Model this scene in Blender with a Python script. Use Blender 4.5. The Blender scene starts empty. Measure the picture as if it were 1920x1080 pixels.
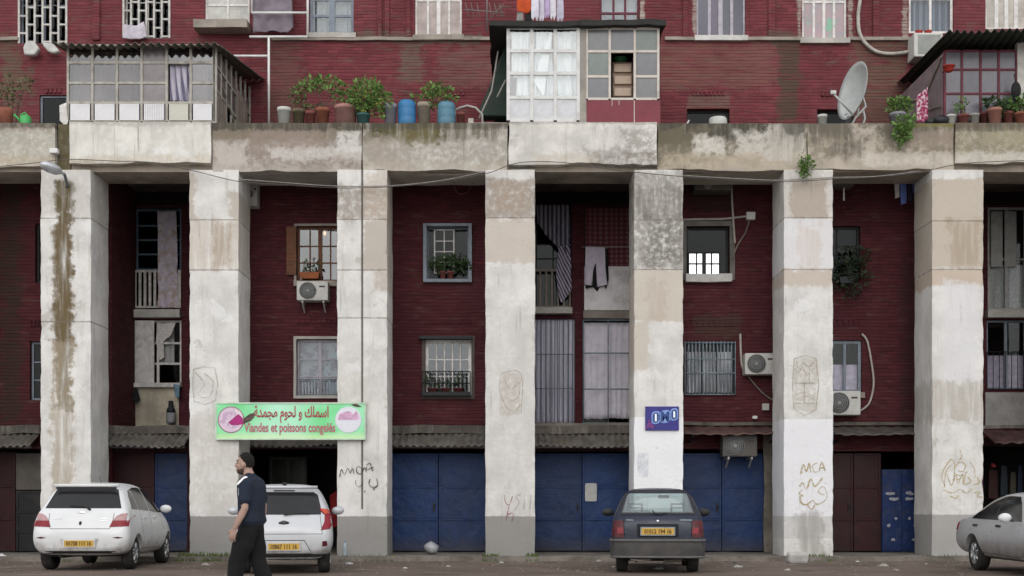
import bpy, bmesh, math, random
from mathutils import Vector, Matrix, noise
from mathutils.bvhtree import BVHTree
R = math.radians
sc = bpy.context.scene
random.seed(7)
# ------------------------------------------------------------------ camera, sky, sun, exposure
F, D0, H = 2392.0, 26.0, 1.15            # focal length in photo pixels, distance to the colonnade, eye height
cam_d = bpy.data.cameras.new('camera')
cam = bpy.data.objects.new('camera', cam_d)
sc.collection.objects.link(cam)
cam.location = (0, -D0, H)
cam.rotation_euler = (R(90), 0, 0)
cam_d.sensor_width = 36
cam_d.lens = F / 1920 * 36
cam_d.shift_y = 405 / 1920
cam_d.clip_end = 2000
sc.camera = cam
W = bpy.data.worlds.new('World')
sc.world = W
W.use_nodes = True
wn, wl = W.node_tree.nodes, W.node_tree.links
bg = wn['Background']
sky = wn.new('ShaderNodeTexSky')
sky.sky_type = 'NISHITA'
sky.sun_disc = False
SUN_EL, SUN_AZ = R(30), R(184)
sky.sun_elevation = SUN_EL
sky.sun_rotation = SUN_AZ
sky.air_density = 1.0
sky.dust_density = 4.0
hs = wn.new('ShaderNodeHueSaturation')
hs.inputs['Saturation'].default_value = 0.22
wl.new(sky.outputs[0], hs.inputs['Color'])
cl = wn.new('ShaderNodeMix'); cl.data_type = 'RGBA'      # thin even cloud in front of the clear sky
cl.inputs[0].default_value = 0.7
cl.inputs[7].default_value = (5.6, 5.7, 5.9, 1)
wl.new(hs.outputs[0], cl.inputs[6])
wl.new(cl.outputs[2], bg.inputs['Color'])
bg.inputs['Strength'].default_value = 0.15
sd = bpy.data.lights.new('sun', 'SUN')
sd.energy = 0.9
sd.angle = R(120)
sd.color = (1, 0.965, 0.92)
sun = bpy.data.objects.new('sun', sd)
sc.collection.objects.link(sun)
sdir = Vector((math.sin(SUN_AZ) * math.cos(SUN_EL), math.cos(SUN_AZ) * math.cos(SUN_EL), math.sin(SUN_EL)))
sun.rotation_euler = sdir.to_track_quat('Z', 'Y').to_euler()
sc.view_settings.view_transform = 'Standard'
sc.view_settings.look = 'None'
sc.view_settings.exposure = 0.34
sc.view_settings.gamma = 1

# ------------------------------------------------------------------ helpers: pixels of the photo to metres on a plane at depth Y
def px(x, Y=0.0): return (x - 960) * (D0 + Y) / F
def pz(y, Y=0.0): return H + (945 - y) * (D0 + Y) / F
def rect(x0, y0, x1, y1, Y): return px(x0, Y), px(x1, Y), pz(y1, Y), pz(y0, Y)
def nz(p, s=1.0, o=0.0): return noise.noise(Vector((p[0] * s + o, p[1] * s + o * 1.7, p[2] * s - o)))
def lerp(a, b, t): return a + (b - a) * t

# ------------------------------------------------------------------ materials
class NT:
    def __init__(s, name):
        s.m = bpy.data.materials.new(name); s.m.use_nodes = True
        s.t = s.m.node_tree; s.b = s.t.nodes['Principled BSDF']; s.out = s.t.nodes['Material Output']
    def nd(s, k): return s.t.nodes.new('ShaderNode' + k)
    def put(s, sock, v):
        if v is None: return
        if hasattr(v, 'is_output'): s.t.links.new(v, sock)
        elif isinstance(v, (tuple, list)) and len(v) == 3 and sock.type == 'RGBA': sock.default_value = (*v, 1)
        else: sock.default_value = v
    def pos(s): return s.nd('NewGeometry').outputs['Position']
    def obj(s): return s.nd('TexCoord').outputs['Object']
    def uv(s): return s.nd('TexCoord').outputs['UV']
    def rnd(s): return s.nd('ObjectInfo').outputs['Random']
    def mth(s, op, a, b=None, c=None, clamp=False):
        n = s.nd('Math'); n.operation = op; n.use_clamp = clamp
        for i, v in enumerate((a, b, c)): s.put(n.inputs[i], v)
        return n.outputs[0]
    def vec(s, op, a, b):
        n = s.nd('VectorMath'); n.operation = op; s.put(n.inputs[0], a); s.put(n.inputs[1], b); return n.outputs[0]
    def sep(s, v):
        n = s.nd('SeparateXYZ'); s.put(n.inputs[0], v); return n.outputs
    def comb(s, x=0.0, y=0.0, z=0.0):
        n = s.nd('CombineXYZ')
        for i, v in enumerate((x, y, z)): s.put(n.inputs[i], v)
        return n.outputs[0]
    def noise(s, v, scale, detail=4, rough=0.55, col=False):
        n = s.nd('TexNoise'); s.put(n.inputs['Vector'], v); n.inputs['Scale'].default_value = scale
        n.inputs['Detail'].default_value = detail; n.inputs['Roughness'].default_value = rough
        return n.outputs['Color' if col else 'Fac']
    def voro(s, v, scale):
        n = s.nd('TexVoronoi'); s.put(n.inputs['Vector'], v); n.inputs['Scale'].default_value = scale
        return n.outputs['Distance']
    def mr(s, v, a, b, c=0.0, d=1.0, smooth=True):
        n = s.nd('MapRange'); n.interpolation_type = 'SMOOTHSTEP' if smooth else 'LINEAR'
        for i, x in enumerate((v, a, b, c, d)): s.put(n.inputs[i], x)
        return n.outputs[0]
    def mix(s, f, a, b, mode='MIX'):
        n = s.nd('Mix'); n.data_type = 'RGBA'; n.blend_type = mode
        s.put(n.inputs[0], f); s.put(n.inputs[6], a); s.put(n.inputs[7], b)
        return n.outputs[2]
    def bump(s, h, strength=0.4, dist=0.02):
        n = s.nd('Bump'); s.put(n.inputs['Height'], h); n.inputs['Strength'].default_value = strength
        n.inputs['Distance'].default_value = dist
        s.t.links.new(n.outputs[0], s.b.inputs['Normal'])
    def fin(s, col, rough=0.8, spec=0.3, **kw):
        s.put(s.b.inputs['Base Color'], col); s.put(s.b.inputs['Roughness'], rough)
        s.b.inputs['Specular IOR Level'].default_value = spec
        for k, v in kw.items(): s.put(s.b.inputs[k.replace('_', ' ')], v)
        return s.m

MC = {}
def M(name, col=None, rough=0.7, var=0.25, scale=6.0, spec=0.3, bump=0.0, metal=0.0, coat=0.0, dirt=0.0, space='obj', **kw):
    """A plain paint / plastic / cloth: base colour with mottling, some dirt and a slight bump."""
    if name in MC: return MC[name]
    n = NT(name); p = n.obj() if space == 'obj' else n.pos()
    f = n.noise(p, scale, 5, 0.6)
    c = n.mix(n.mr(f, 0.3, 0.7), tuple(x * (1 - var) for x in col), tuple(min(1, x * (1 + var * 0.7)) for x in col))
    if dirt:
        c = n.mix(n.mth('MULTIPLY', n.mr(n.noise(p, scale * 0.45, 6, 0.7), 0.48, 0.68), dirt), c, (0.11, 0.09, 0.07))
    if bump: n.bump(n.noise(p, scale * 5, 4), bump, 0.01)
    n.fin(c, n.mr(f, 0.2, 0.8, rough - 0.08, min(1, rough + 0.1)), spec, Metallic=metal, Coat_Weight=coat, **kw)
    MC[name] = n.m
    return n.m

def glass(name, tint=(0.55, 0.6, 0.62), refl=0.1, rough=0.03, f0=0.03):
    """Window glass: tinted see-through with a reflection of the sky."""
    if name in MC: return MC[name]
    n = NT(name)
    tr = n.nd('BsdfTransparent'); n.put(tr.inputs[0], tint)
    gl = n.nd('BsdfGlossy'); gl.inputs['Roughness'].default_value = rough
    n.put(gl.inputs[0], (0.9, 0.93, 0.95))
    lw = n.nd('LayerWeight'); lw.inputs[0].default_value = 0.5
    f = n.mth('ADD', n.mth('MULTIPLY_ADD', n.mth('POWER', lw.outputs['Facing'], 4.0), 0.8, f0), n.mth('MULTIPLY', n.mr(n.noise(n.pos(), 0.5, 1), 0.2, 0.8, 0.35, 1.0), refl), clamp=True)
    mx = n.nd('MixShader'); n.put(mx.inputs[0], f)
    n.t.links.new(tr.outputs[0], mx.inputs[1]); n.t.links.new(gl.outputs[0], mx.inputs[2])
    n.t.links.new(mx.outputs[0], n.out.inputs[0])
    MC[name] = n.m
    return n.m

def spray(name, col):
    """Faded spray paint with gaps where the wall shows through."""
    if name in MC: return MC[name]
    n = NT(name); p = n.pos(); n.fin(col, .9, .1)
    tr = n.nd('BsdfTransparent'); mx = n.nd('MixShader')
    n.put(mx.inputs[0], n.mr(n.noise(p, 16.0, 5, .7), .38, .62, .22, .92)); n.t.links.new(tr.outputs[0], mx.inputs[1]); n.t.links.new(n.b.outputs[0], mx.inputs[2]); n.t.links.new(mx.outputs[0], n.out.inputs[0])
    MC[name] = n.m; return n.m

def patches(n, base, pts, p, Y=0.0, st=(9.0, 9.0, 0.9)):
    """Stains, bare plaster and painted shade with shapes of their own: (x0,y0,x1,y1,colour,strength,ragged,breakup,streak) in photo pixels on plane Y."""
    xyz = n.sep(p)
    w1 = n.noise(p, 3.2, 6, 0.65); w2 = n.noise(n.vec('ADD', p, (7.3, 1.1, 4.2)), 9.0, 5, 0.65)
    ws = n.noise(n.vec('MULTIPLY', p, st), 1.0, 5, 0.6)
    wob = n.mth('ADD', n.mth('SUBTRACT', w1, 0.5), n.mth('MULTIPLY', n.mth('SUBTRACT', w2, 0.5), 0.5))
    c = base
    for q in pts:
        x0, y0, x1, y1, col, st, rag, brk = q[:8]
        streak = q[8] if len(q) > 8 else 0
        X0, X1, Z0, Z1 = rect(x0, y0, x1, y1, Y)
        u = n.mth('SUBTRACT', n.mth('ABSOLUTE', n.mth('SUBTRACT', xyz[0], (X0 + X1) / 2)), (X1 - X0) / 2)
        v = n.mth('SUBTRACT', n.mth('ABSOLUTE', n.mth('SUBTRACT', xyz[2], (Z0 + Z1) / 2)), (Z1 - Z0) / 2)
        d = n.mth('MULTIPLY_ADD', wob, rag * 1.9 if rag > .06 else rag, n.mth('MAXIMUM', u, v))
        sf = max(0.01, rag * 0.22)
        m = n.mr(d, sf, -sf, 0, st)
        if brk: m = n.mth('MULTIPLY', m, n.mr(ws if streak else w2, 0.5 - 0.35 * (1 - brk) - 0.08, 0.5 + 0.1))
        c = n.mix(m, c, col)
    return c

def plaster(name, base, pts=(), mott=0.12, dirt=0.25, Y=0.0, moss=None):
    n = NT(name); p = n.pos()
    a = n.noise(p, 1.6, 6, 0.62); b = n.noise(p, 14.0, 5, 0.65)
    c = n.mix(n.mr(a, 0.32, 0.68), tuple(x * (1 - mott) for x in base), tuple(min(1, x * (1 + mott * 0.5)) for x in base))
    c = n.mix(n.mth('MULTIPLY', n.mr(n.noise(n.vec('MULTIPLY', p, (5, 5, 0.6)), 1.0, 6, 0.65), 0.52, 0.72), dirt), c, (0.29, 0.268, 0.238))
    c = n.mix(n.mth('MULTIPLY', n.mr(b, 0.55, 0.7), 0.18), c, (0.40, 0.38, 0.35))
    pw = n.vec('ADD', p, n.vec('MULTIPLY', n.noise(p, 2.0, 4, 0.6, True), (0.5, 0.5, 0.5)))
    pe = n.noise(pw, 0.9, 9, 0.72)
    c = n.mix(n.mr(pe, 0.56, 0.60, 0, 0.55), c, tuple(min(.7, x * 1.16 + .03) for x in base))
    c = n.mix(n.mr(pe, 0.40, 0.35, 0, 0.5), c, (0.34, 0.315, 0.285))
    c = patches(n, c, pts, p, Y)
    dr = n.noise(n.vec('MULTIPLY', p, (13.0, 13.0, 0.55)), 1.0, 6, 0.7)
    c = n.mix(n.mth('MULTIPLY', n.mr(dr, 0.58, 0.72), n.mr(n.noise(p, 0.7, 3), 0.4, 0.65, 0.1, 0.6 + dirt * .4)), c, (0.16, 0.145, 0.125))
    ch = n.noise(pw, 7.0, 6, 0.75)
    c = n.mix(n.mr(ch, 0.70, 0.73, 0, 0.75), c, (0.14, 0.125, 0.11))
    c = n.mix(n.mth('MULTIPLY', n.mr(n.voro(n.vec('ADD', p, n.vec('MULTIPLY', n.noise(p, 5, 3, 0.5, True), (0.3, 0.3, 0.3))), 3.1), 0.09, 0.03), 0.35), c, (0.25, 0.23, 0.2))
    n.bump(n.mth('ADD', n.mth('MULTIPLY', a, 1.0), n.mth('MULTIPLY', b, 0.35)), 0.5, 0.04)
    return n.fin(c, 0.9, 0.2)

def brick(name, paint, Y, pts=(), joint=(0.20, 0.12, 0.115), wear=0.5, jf=0.4):
    n = NT(name); p = n.pos(); xyz = n.sep(p)
    h = n.mth('ADD', xyz[0], xyz[1])
    zw = n.mth('MULTIPLY_ADD', n.mth('SUBTRACT', n.noise(n.vec('MULTIPLY', p, (0.7, 0.7, 1.6)), 1.0, 4), 0.5), 0.11, xyz[2])
    course = n.mth('DIVIDE', zw, 0.076)
    row = n.mth('FLOOR', course)
    fr = n.mth('FRACT', course)
    jz = n.mr(n.mth('ABSOLUTE', n.mth('SUBTRACT', fr, 0.5)), 0.33, 0.46)
    off = n.mth('MULTIPLY', n.mth('MODULO', row, 2.0), 0.5)
    bx = n.mth('ADD', n.mth('DIVIDE', h, 0.23), off)
    jx = n.mr(n.mth('ABSOLUTE', n.mth('SUBTRACT', n.mth('FRACT', bx), 0.5)), 0.45, 0.49)
    wn_ = n.nd('TexWhiteNoise'); wn_.noise_dimensions = '2D'
    n.put(wn_.inputs['Vector'], n.comb(n.mth('FLOOR', bx), row, 0.0))
    br = wn_.outputs['Value']
    a = n.noise(p, 0.9, 6, 0.65); b = n.noise(n.vec('MULTIPLY', p, (2.2, 2.2, 9.0)), 1.0, 5, 0.6)
    c = n.mix(br, tuple(x * 0.76 for x in paint), tuple(x * 1.18 for x in paint))
    c = n.mix(n.mr(a, 0.38, 0.68, 0, 0.6), c, tuple(x * k for x, k in zip(paint, (0.66, 0.66, 0.68))))
    fd = n.noise(n.vec('ADD', p, (11.0, 3.0, 2.0)), 0.55, 7, 0.68)
    c = n.mix(n.mr(fd, 0.5, 0.72, 0, 0.6), c, (paint[0] * 1.15, paint[1] * 1.5, paint[2] * 1.45))
    c = n.mix(n.mth('MULTIPLY', n.mr(n.noise(n.vec('MULTIPLY', p, (4.0, 4.0, 0.5)), 1.0, 6, 0.65), 0.56, 0.74), 0.5), c, tuple(x * 0.5 for x in paint))
    c = n.mix(n.mth('MULTIPLY', n.mr(b, 0.55, 0.7), wear), c, (0.125, 0.075, 0.06))
    c = patches(n, c, [(*q[:8], 1) for q in pts], p, Y, (2.0, 2.0, 13.0))
    lines = n.mth('MULTIPLY', jz, n.mr(n.noise(n.vec('MULTIPLY', p, (1.6, 1.6, 5.0)), 1.0, 5, 0.6), 0.44, 0.74))
    c = n.mix(n.mth('MULTIPLY', lines, jf), c, joint)
    c = n.mix(n.mth('MULTIPLY', n.mr(fr, 0.22, 0.08), n.mr(n.noise(n.vec('MULTIPLY', p, (2.5, 2.5, 6.0)), 1.0, 4), 0.35, 0.65, 0.08, 0.5)), c, tuple(x * 0.35 for x in paint))
    hgt = n.mth('SUBTRACT', 1.0, n.mth('MAXIMUM', jz, n.mth('MULTIPLY', jx, 0.35)))
    n.bump(n.mth('ADD', hgt, n.mth('MULTIPLY', b, 0.25)), 0.7, 0.018)
    return n.fin(c, 0.82, 0.25)

# ------------------------------------------------------------------ mesh helpers
class MB:
    def __init__(s): s.v, s.f, s.uv = [], [], {}
    def add(s, vs, fs, uv=None):
        o = len(s.v); s.v += [tuple(v) for v in vs]; s.f += [tuple(i + o for i in f) for f in fs]
        if uv:
            for i, t in enumerate(uv): s.uv[o + i] = t
        return s
    def box(s, x0, x1, y0, y1, z0, z1):
        return s.add([(x, y, z) for z in (z0, z1) for y in (y0, y1) for x in (x0, x1)],
                     [(0, 2, 3, 1), (4, 5, 7, 6), (0, 1, 5, 4), (2, 6, 7, 3), (0, 4, 6, 2), (1, 3, 7, 5)])
    def bar(s, a, b, w, d=None):
        """A straight square bar from a to b."""
        a, b = Vector(a), Vector(b); d = d or w; t = (b - a).normalized()
        u = t.cross(Vector((0, 1, 0)));  u = u.normalized() if u.length > 1e-4 else Vector((1, 0, 0))
        q = t.cross(u).normalized()
        vs = [c + u * (i * w / 2) + q * (j * d / 2) for c in (a, b) for i, j in ((-1, -1), (1, -1), (1, 1), (-1, 1))]
        return s.add(vs, [(0, 1, 2, 3), (7, 6, 5, 4), (0, 4, 5, 1), (1, 5, 6, 2), (2, 6, 7, 3), (3, 7, 4, 0)])
    def tube(s, pts, r, seg=8, sy=1.0):
        pts = [Vector(p) for p in pts]; n = len(pts); rs = r if isinstance(r, (list, tuple)) else [r] * n
        o = len(s.v); ring = []; up = None
        for i, p in enumerate(pts):
            t = (pts[min(i + 1, n - 1)] - pts[max(i - 1, 0)]).normalized()
            if up is None:
                up = t.cross(Vector((0.31, 0.9, 0.2))).normalized()
            u = (up - t * up.dot(t)).normalized(); up = u; w = t.cross(u)
            for k in range(seg):
                a = 2 * math.pi * k / seg
                d = u * math.cos(a) * rs[i] + w * math.sin(a) * rs[i]
                s.v.append((p.x + d.x, p.y + d.y * sy, p.z + d.z))
        for i in range(n - 1):
            for k in range(seg):
                s.f.append((o + i * seg + k, o + i * seg + (k + 1) % seg, o + (i + 1) * seg + (k + 1) % seg, o + (i + 1) * seg + k))
        s.f.append(tuple(o + k for k in range(seg))[::-1]); s.f.append(tuple(o + (n - 1) * seg + k for k in range(seg)))
        return s
    def lathe(s, c, prof, seg=20, axis='z', close=True):
        """prof: list of (radius, height along axis)."""
        o = len(s.v); n = len(prof)
        for r, h in prof:
            for k in range(seg):
                a = 2 * math.pi * k / seg; ca, sa = r * math.cos(a), r * math.sin(a)
                if axis == 'z': q = (ca, sa, h)
                elif axis == 'y': q = (ca, h, sa)
                else: q = (h, ca, sa)
                s.v.append((c[0] + q[0], c[1] + q[1], c[2] + q[2]))
        for i in range(n - 1):
            for k in range(seg):
                s.f.append((o + i * seg + k, o + i * seg + (k + 1) % seg, o + (i + 1) * seg + (k + 1) % seg, o + (i + 1) * seg + k))
        if close:
            s.f.append(tuple(o + k for k in range(seg))[::-1]); s.f.append(tuple(o + (n - 1) * seg + k for k in range(seg)))
        return s
    def ellipsoid(s, c, r, seg=12, rings=8):
        o = len(s.v)
        for i in range(rings + 1):
            t = math.pi * i / rings
            for k in range(seg):
                a = 2 * math.pi * k / seg
                s.v.append((c[0] + r[0] * math.sin(t) * math.cos(a), c[1] + r[1] * math.sin(t) * math.sin(a), c[2] + r[2] * math.cos(t)))
        for i in range(rings):
            for k in range(seg):
                s.f.append((o + i * seg + k, o + (i + 1) * seg + k, o + (i + 1) * seg + (k + 1) % seg, o + i * seg + (k + 1) % seg))
        return s
    def rough_box(s, x0, x1, y0, y1, z0, z1, step=0.12, amp=0.012, edge=0.0, seed=0.0, chip=0.0):
        """A box with worn, uneven faces; edge chips the lower front arris."""
        def div(a, b): 
            n = max(1, int(round((b - a) / step))); return [a + (b - a) * i / n for i in range(n + 1)]
        xs, ys, zs = div(x0, x1), div(y0, y1), div(z0, z1)
        idx = {}
        def vid(x, y, z):
            k = (round(x, 4), round(y, 4), round(z, 4))
            if k not in idx:
                p = (x, y, z)
                q = [x + amp * nz(p, 2.1, 3 + seed), y + amp * (0.6 + 0.6 * nz(p, 2.3, 9 + seed)), z + amp * 0.6 * nz(p, 2.0, 5 + seed)]
                if chip and (abs(x - x0) < 1e-4 or abs(x - x1) < 1e-4) and (abs(y - y0) < 1e-4):
                    g = chip * max(0, nz(p, 3.2, 31 + seed) - .12) + chip * .5 * max(0, nz(p, 9.0, 3 + seed)); q[0] += g if abs(x - x0) < 1e-4 else -g; q[1] += g
                if edge and abs(z - z0) < 1e-4 and abs(y - y0) < 0.3:
                    q[2] += edge * max(0, 0.25 + 1.3 * nz(p, 1.1, 21 + seed) + 0.6 * nz(p, 4.0, 2))
                idx[k] = len(s.v); s.v.append(tuple(q))
            return idx[k]
        def face(A, B, fn):
            for i in range(len(A) - 1):
                for j in range(len(B) - 1):
                    s.f.append(tuple(vid(*fn(a, b)) for a, b in ((A[i], B[j]), (A[i + 1], B[j]), (A[i + 1], B[j + 1]), (A[i], B[j + 1]))))
        face(xs, zs, lambda a, b: (a, y0, b)); face(xs[::-1], zs, lambda a, b: (a, y1, b))
        face(ys[::-1], zs, lambda a, b: (x0, a, b)); face(ys, zs, lambda a, b: (x1, a, b))
        face(xs, ys, lambda a, b: (a, b, z1)); face(xs[::-1], ys, lambda a, b: (a, b, z0))
        return s
    def prism(s, poly, d0, d1, axis='y'):
        n = len(poly)
        def P(a, b, d): return (a, d, b) if axis == 'y' else ((d, a, b) if axis == 'x' else (a, b, d))
        vs = [P(a, b, d0) for a, b in poly] + [P(a, b, d1) for a, b in poly]
        return s.add(vs, [tuple(range(n)), tuple(range(2 * n - 1, n - 1, -1))] + [(i, i + n, (i + 1) % n + n, (i + 1) % n) for i in range(n)])
    def ribbon(s, pts, w, y):
        """A flat painted stroke in the xz plane."""
        pts = [Vector((p[0], 0, p[1])) for p in pts]; n = len(pts); o = len(s.v)
        for i, p in enumerate(pts):
            t = (pts[min(i + 1, n - 1)] - pts[max(i - 1, 0)]).normalized(); q = Vector((-t.z, 0, t.x)) * w / 2 * (1 + .9 * nz((p.x, y, p.z), 5.0, 2))
            s.v += [(p.x + q.x, y, p.z + q.z), (p.x - q.x, y, p.z - q.z)]
        for i in range(n - 1): s.f.append((o + 2 * i, o + 2 * i + 1, o + 2 * i + 3, o + 2 * i + 2))
        return s
    def wall(s, x0, x1, z0, z1, y0, y1, holes=()):
        """A wall in the xz plane with rectangular openings and reveals."""
        xs = sorted({x0, x1, *[min(max(h[k], x0), x1) for h in holes for k in (0, 1)]})
        zs = sorted({z0, z1, *[min(max(h[k], z0), z1) for h in holes for k in (2, 3)]})
        def solid(i, j):
            if not (0 <= i < len(xs) - 1 and 0 <= j < len(zs) - 1): return False
            cx, cz = (xs[i] + xs[i + 1]) / 2, (zs[j] + zs[j + 1]) / 2
            return not any(h[0] < cx < h[1] and h[2] < cz < h[3] for h in holes)
        for i in range(len(xs) - 1):
            for j in range(len(zs) - 1):
                if not solid(i, j): continue
                a, b, c, d = xs[i], xs[i + 1], zs[j], zs[j + 1]
                s.add([(a, y0, c), (b, y0, c), (b, y0, d), (a, y0, d)], [(0, 1, 2, 3)])
                s.add([(a, y1, c), (b, y1, c), (b, y1, d), (a, y1, d)], [(3, 2, 1, 0)])
                if not solid(i - 1, j): s.add([(a, y0, c), (a, y0, d), (a, y1, d), (a, y1, c)], [(0, 1, 2, 3)])
                if not solid(i + 1, j): s.add([(b, y0, c), (b, y1, c), (b, y1, d), (b, y0, d)], [(0, 1, 2, 3)])
                if not solid(i, j - 1): s.add([(a, y0, c), (a, y1, c), (b, y1, c), (b, y0, c)], [(0, 1, 2, 3)])
                if not solid(i, j + 1): s.add([(a, y0, d), (b, y0, d), (b, y1, d), (a, y1, d)], [(0, 1, 2, 3)])
        return s
    def corrugated(s, a, b, c, d, pitch=0.15, amp=0.025, th=0.008, sag=0.0, seed=0):
        """Corrugated sheet between corners a-b (upper edge) and d-c (lower edge); ridges run from ab to dc."""
        a, b, c, d = map(Vector, (a, b, c, d)); L = (b - a).length; n = max(8, int(L / pitch * 6)); m = 6
        o = len(s.v)
        for lay in (0, 1):
            for j in range(m + 1):
                for i in range(n + 1):
                    t, u = i / n, j / m
                    p = a.lerp(b, t).lerp(d.lerp(c, t), u)
                    z = amp * math.sin(2 * math.pi * t * L / pitch) - sag * math.sin(math.pi * t) + 0.03 * nz((p.x, p.y, 0), 0.9, seed)
                    if j == m: z += 0.012 * nz((p.x * 3, 2, 1), 2.0, seed)
                    s.v.append((p.x, p.y + (0.05 * nz((p.x, 3, 1), 2.5, seed) if j == m else 0), p.z + z - lay * th))
        k = (m + 1) * (n + 1)
        for j in range(m):
            for i in range(n):
                q = o + j * (n + 1) + i
                s.f.append((q, q + 1, q + n + 2, q + n + 1)); s.f.append((q + k, q + k + n + 1, q + k + n + 2, q + k + 1))
        for i in range(n):
            for q in (o + i, o + m * (n + 1) + i): s.f.append((q, q + k, q + k + 1, q + 1))
        for j in range(m):
            for q in (o + j * (n + 1), o + j * (n + 1) + n): s.f.append((q, q + n + 1, q + n + 1 + k, q + k))
        return s
    def cloth(s, x0, x1, z0, z1, y, folds=6, amp=0.03, seed=0, gather=0.0, hem=0.03, lean=0.0, nx=None):
        """A hanging cloth with folds; gather narrows the top, lean shifts the bottom."""
        nx = nx or max(16, int(folds * 8)); nzr = 16; o = len(s.v); cx = (x0 + x1) / 2
        for j in range(nzr + 1):
            v = j / nzr
            for i in range(nx + 1):
                u = i / nx
                ph = folds * 2 * math.pi * (u + 0.05 * nz((u * 3, v * 1.5, seed), 1.0, seed))
                yy = y - amp * (0.55 + 0.45 * v) * (math.sin(ph) + 0.5 * nz((u * 9, v * 3, seed), 1, 4))
                x = lerp(x0, x1, u); x = cx + (x - cx) * (1 - gather * (1 - v)) + lean * v + 0.012 * math.cos(ph)
                z = lerp(z1, z0, v) + (hem * nz((u * 4, 1, seed), 1, 8) + 0.006 * math.sin(ph)) * v
                s.v.append((x, yy, z)); s.uv[o + j * (nx + 1) + i] = (u, 1 - v)
        for j in range(nzr):
            for i in range(nx):
                q = o + j * (nx + 1) + i; s.f.append((q, q + nx + 1, q + nx + 2, q + 1))
        return s
    def leaves(s, blobs, n, size, seed=1, flat=0.3, droop=0.0):
        """Leaf faces spread through ellipsoids (cx,cy,cz,rx,ry,rz)."""
        rg = random.Random(seed); wts = [b[3] * b[4] * b[5] for b in blobs]
        for _ in range(n):
            b = rg.choices(blobs, wts)[0]
            while True:
                q = Vector((rg.uniform(-1, 1), rg.uniform(-1, 1), rg.uniform(-1, 1)))
                if q.length < 1 and rg.random() < 0.25 + q.length: break
            c = Vector((b[0] + q.x * b[3], b[1] + q.y * b[4], b[2] + q.z * b[5]))
            if nz(c, 9.0, seed) < -0.28: continue
            d = (q + Vector((rg.gauss(0, .6), rg.gauss(0, .6), rg.gauss(0.15 - droop, .5)))).normalized()
            u = d.cross(Vector((rg.gauss(0, 1), rg.gauss(0, 1), rg.gauss(0, 1)))).normalized()
            w = d.cross(u); L = size * (rg.uniform(0.4, 1.0) if rg.random() < .6 else rg.uniform(0.9, 1.75)); wd = L * flat
            s.add([c, c + d * L * .45 + u * wd + w * L * .08, c + d * L, c + d * L * .45 - u * wd + w * L * .08], [(0, 1, 2), (0, 2, 3)])
        return s

def to_mesh(name, mb, mat, smooth=False):
    me = bpy.data.meshes.new(name)
    me.from_pydata(mb.v, [], mb.f); me.validate()
    if mb.uv:
        l = me.uv_layers.new(name='uv')
        for lp in me.loops: l.data[lp.index].uv = mb.uv.get(lp.vertex_index, (0, 0))
    if mat is not None: me.materials.append(mat)
    if smooth: me.polygons.foreach_set('use_smooth', [True] * len(me.polygons))
    me.update()
    return me

WO = {}
def obj(name, mb, mat, parent=None, smooth=False, bevel=0.0, solid=0.0, local=False, fix=True):
    """Link one mesh object; its origin goes to the middle of its base; parented parts keep that place."""
    me = mb if isinstance(mb, bpy.types.Mesh) else to_mesh(name, mb, mat, smooth)
    o = bpy.data.objects.new(name, me); sc.collection.objects.link(o)
    if fix and not isinstance(mb, bpy.types.Mesh):
        bm = bmesh.new(); bm.from_mesh(me); bmesh.ops.recalc_face_normals(bm, faces=bm.faces); bm.to_mesh(me); bm.free()
    if not local:
        xs = [v.co for v in me.vertices]
        org = Vector(((min(v.x for v in xs) + max(v.x for v in xs)) / 2, (min(v.y for v in xs) + max(v.y for v in xs)) / 2, min(v.z for v in xs)))
        me.transform(Matrix.Translation(-org))
    else: org = Vector((0, 0, 0))
    WO[o.name] = org
    if parent: o.parent = parent; o.location = org - WO[parent.name]
    else: o.location = org
    if bevel:
        b = o.modifiers.new('bevel', 'BEVEL'); b.width = bevel; b.segments = 2; b.limit_method = 'ANGLE'
    if solid:
        b = o.modifiers.new('solidify', 'SOLIDIFY'); b.thickness = solid; b.offset = 0
    return o

def tag(o, label, cat, group=None):
    o['label'] = label; o['category'] = cat
    if group: o['group'] = group
    return o
def thing(name, label, cat, loc, group=None):
    o = bpy.data.objects.new(name, None); sc.collection.objects.link(o)
    o.location = loc; o.empty_display_size = 0.2; WO[o.name] = Vector(loc)
    return tag(o, label, cat, group)
def structure(o, kind='structure'): o['kind'] = kind; return o

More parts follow.
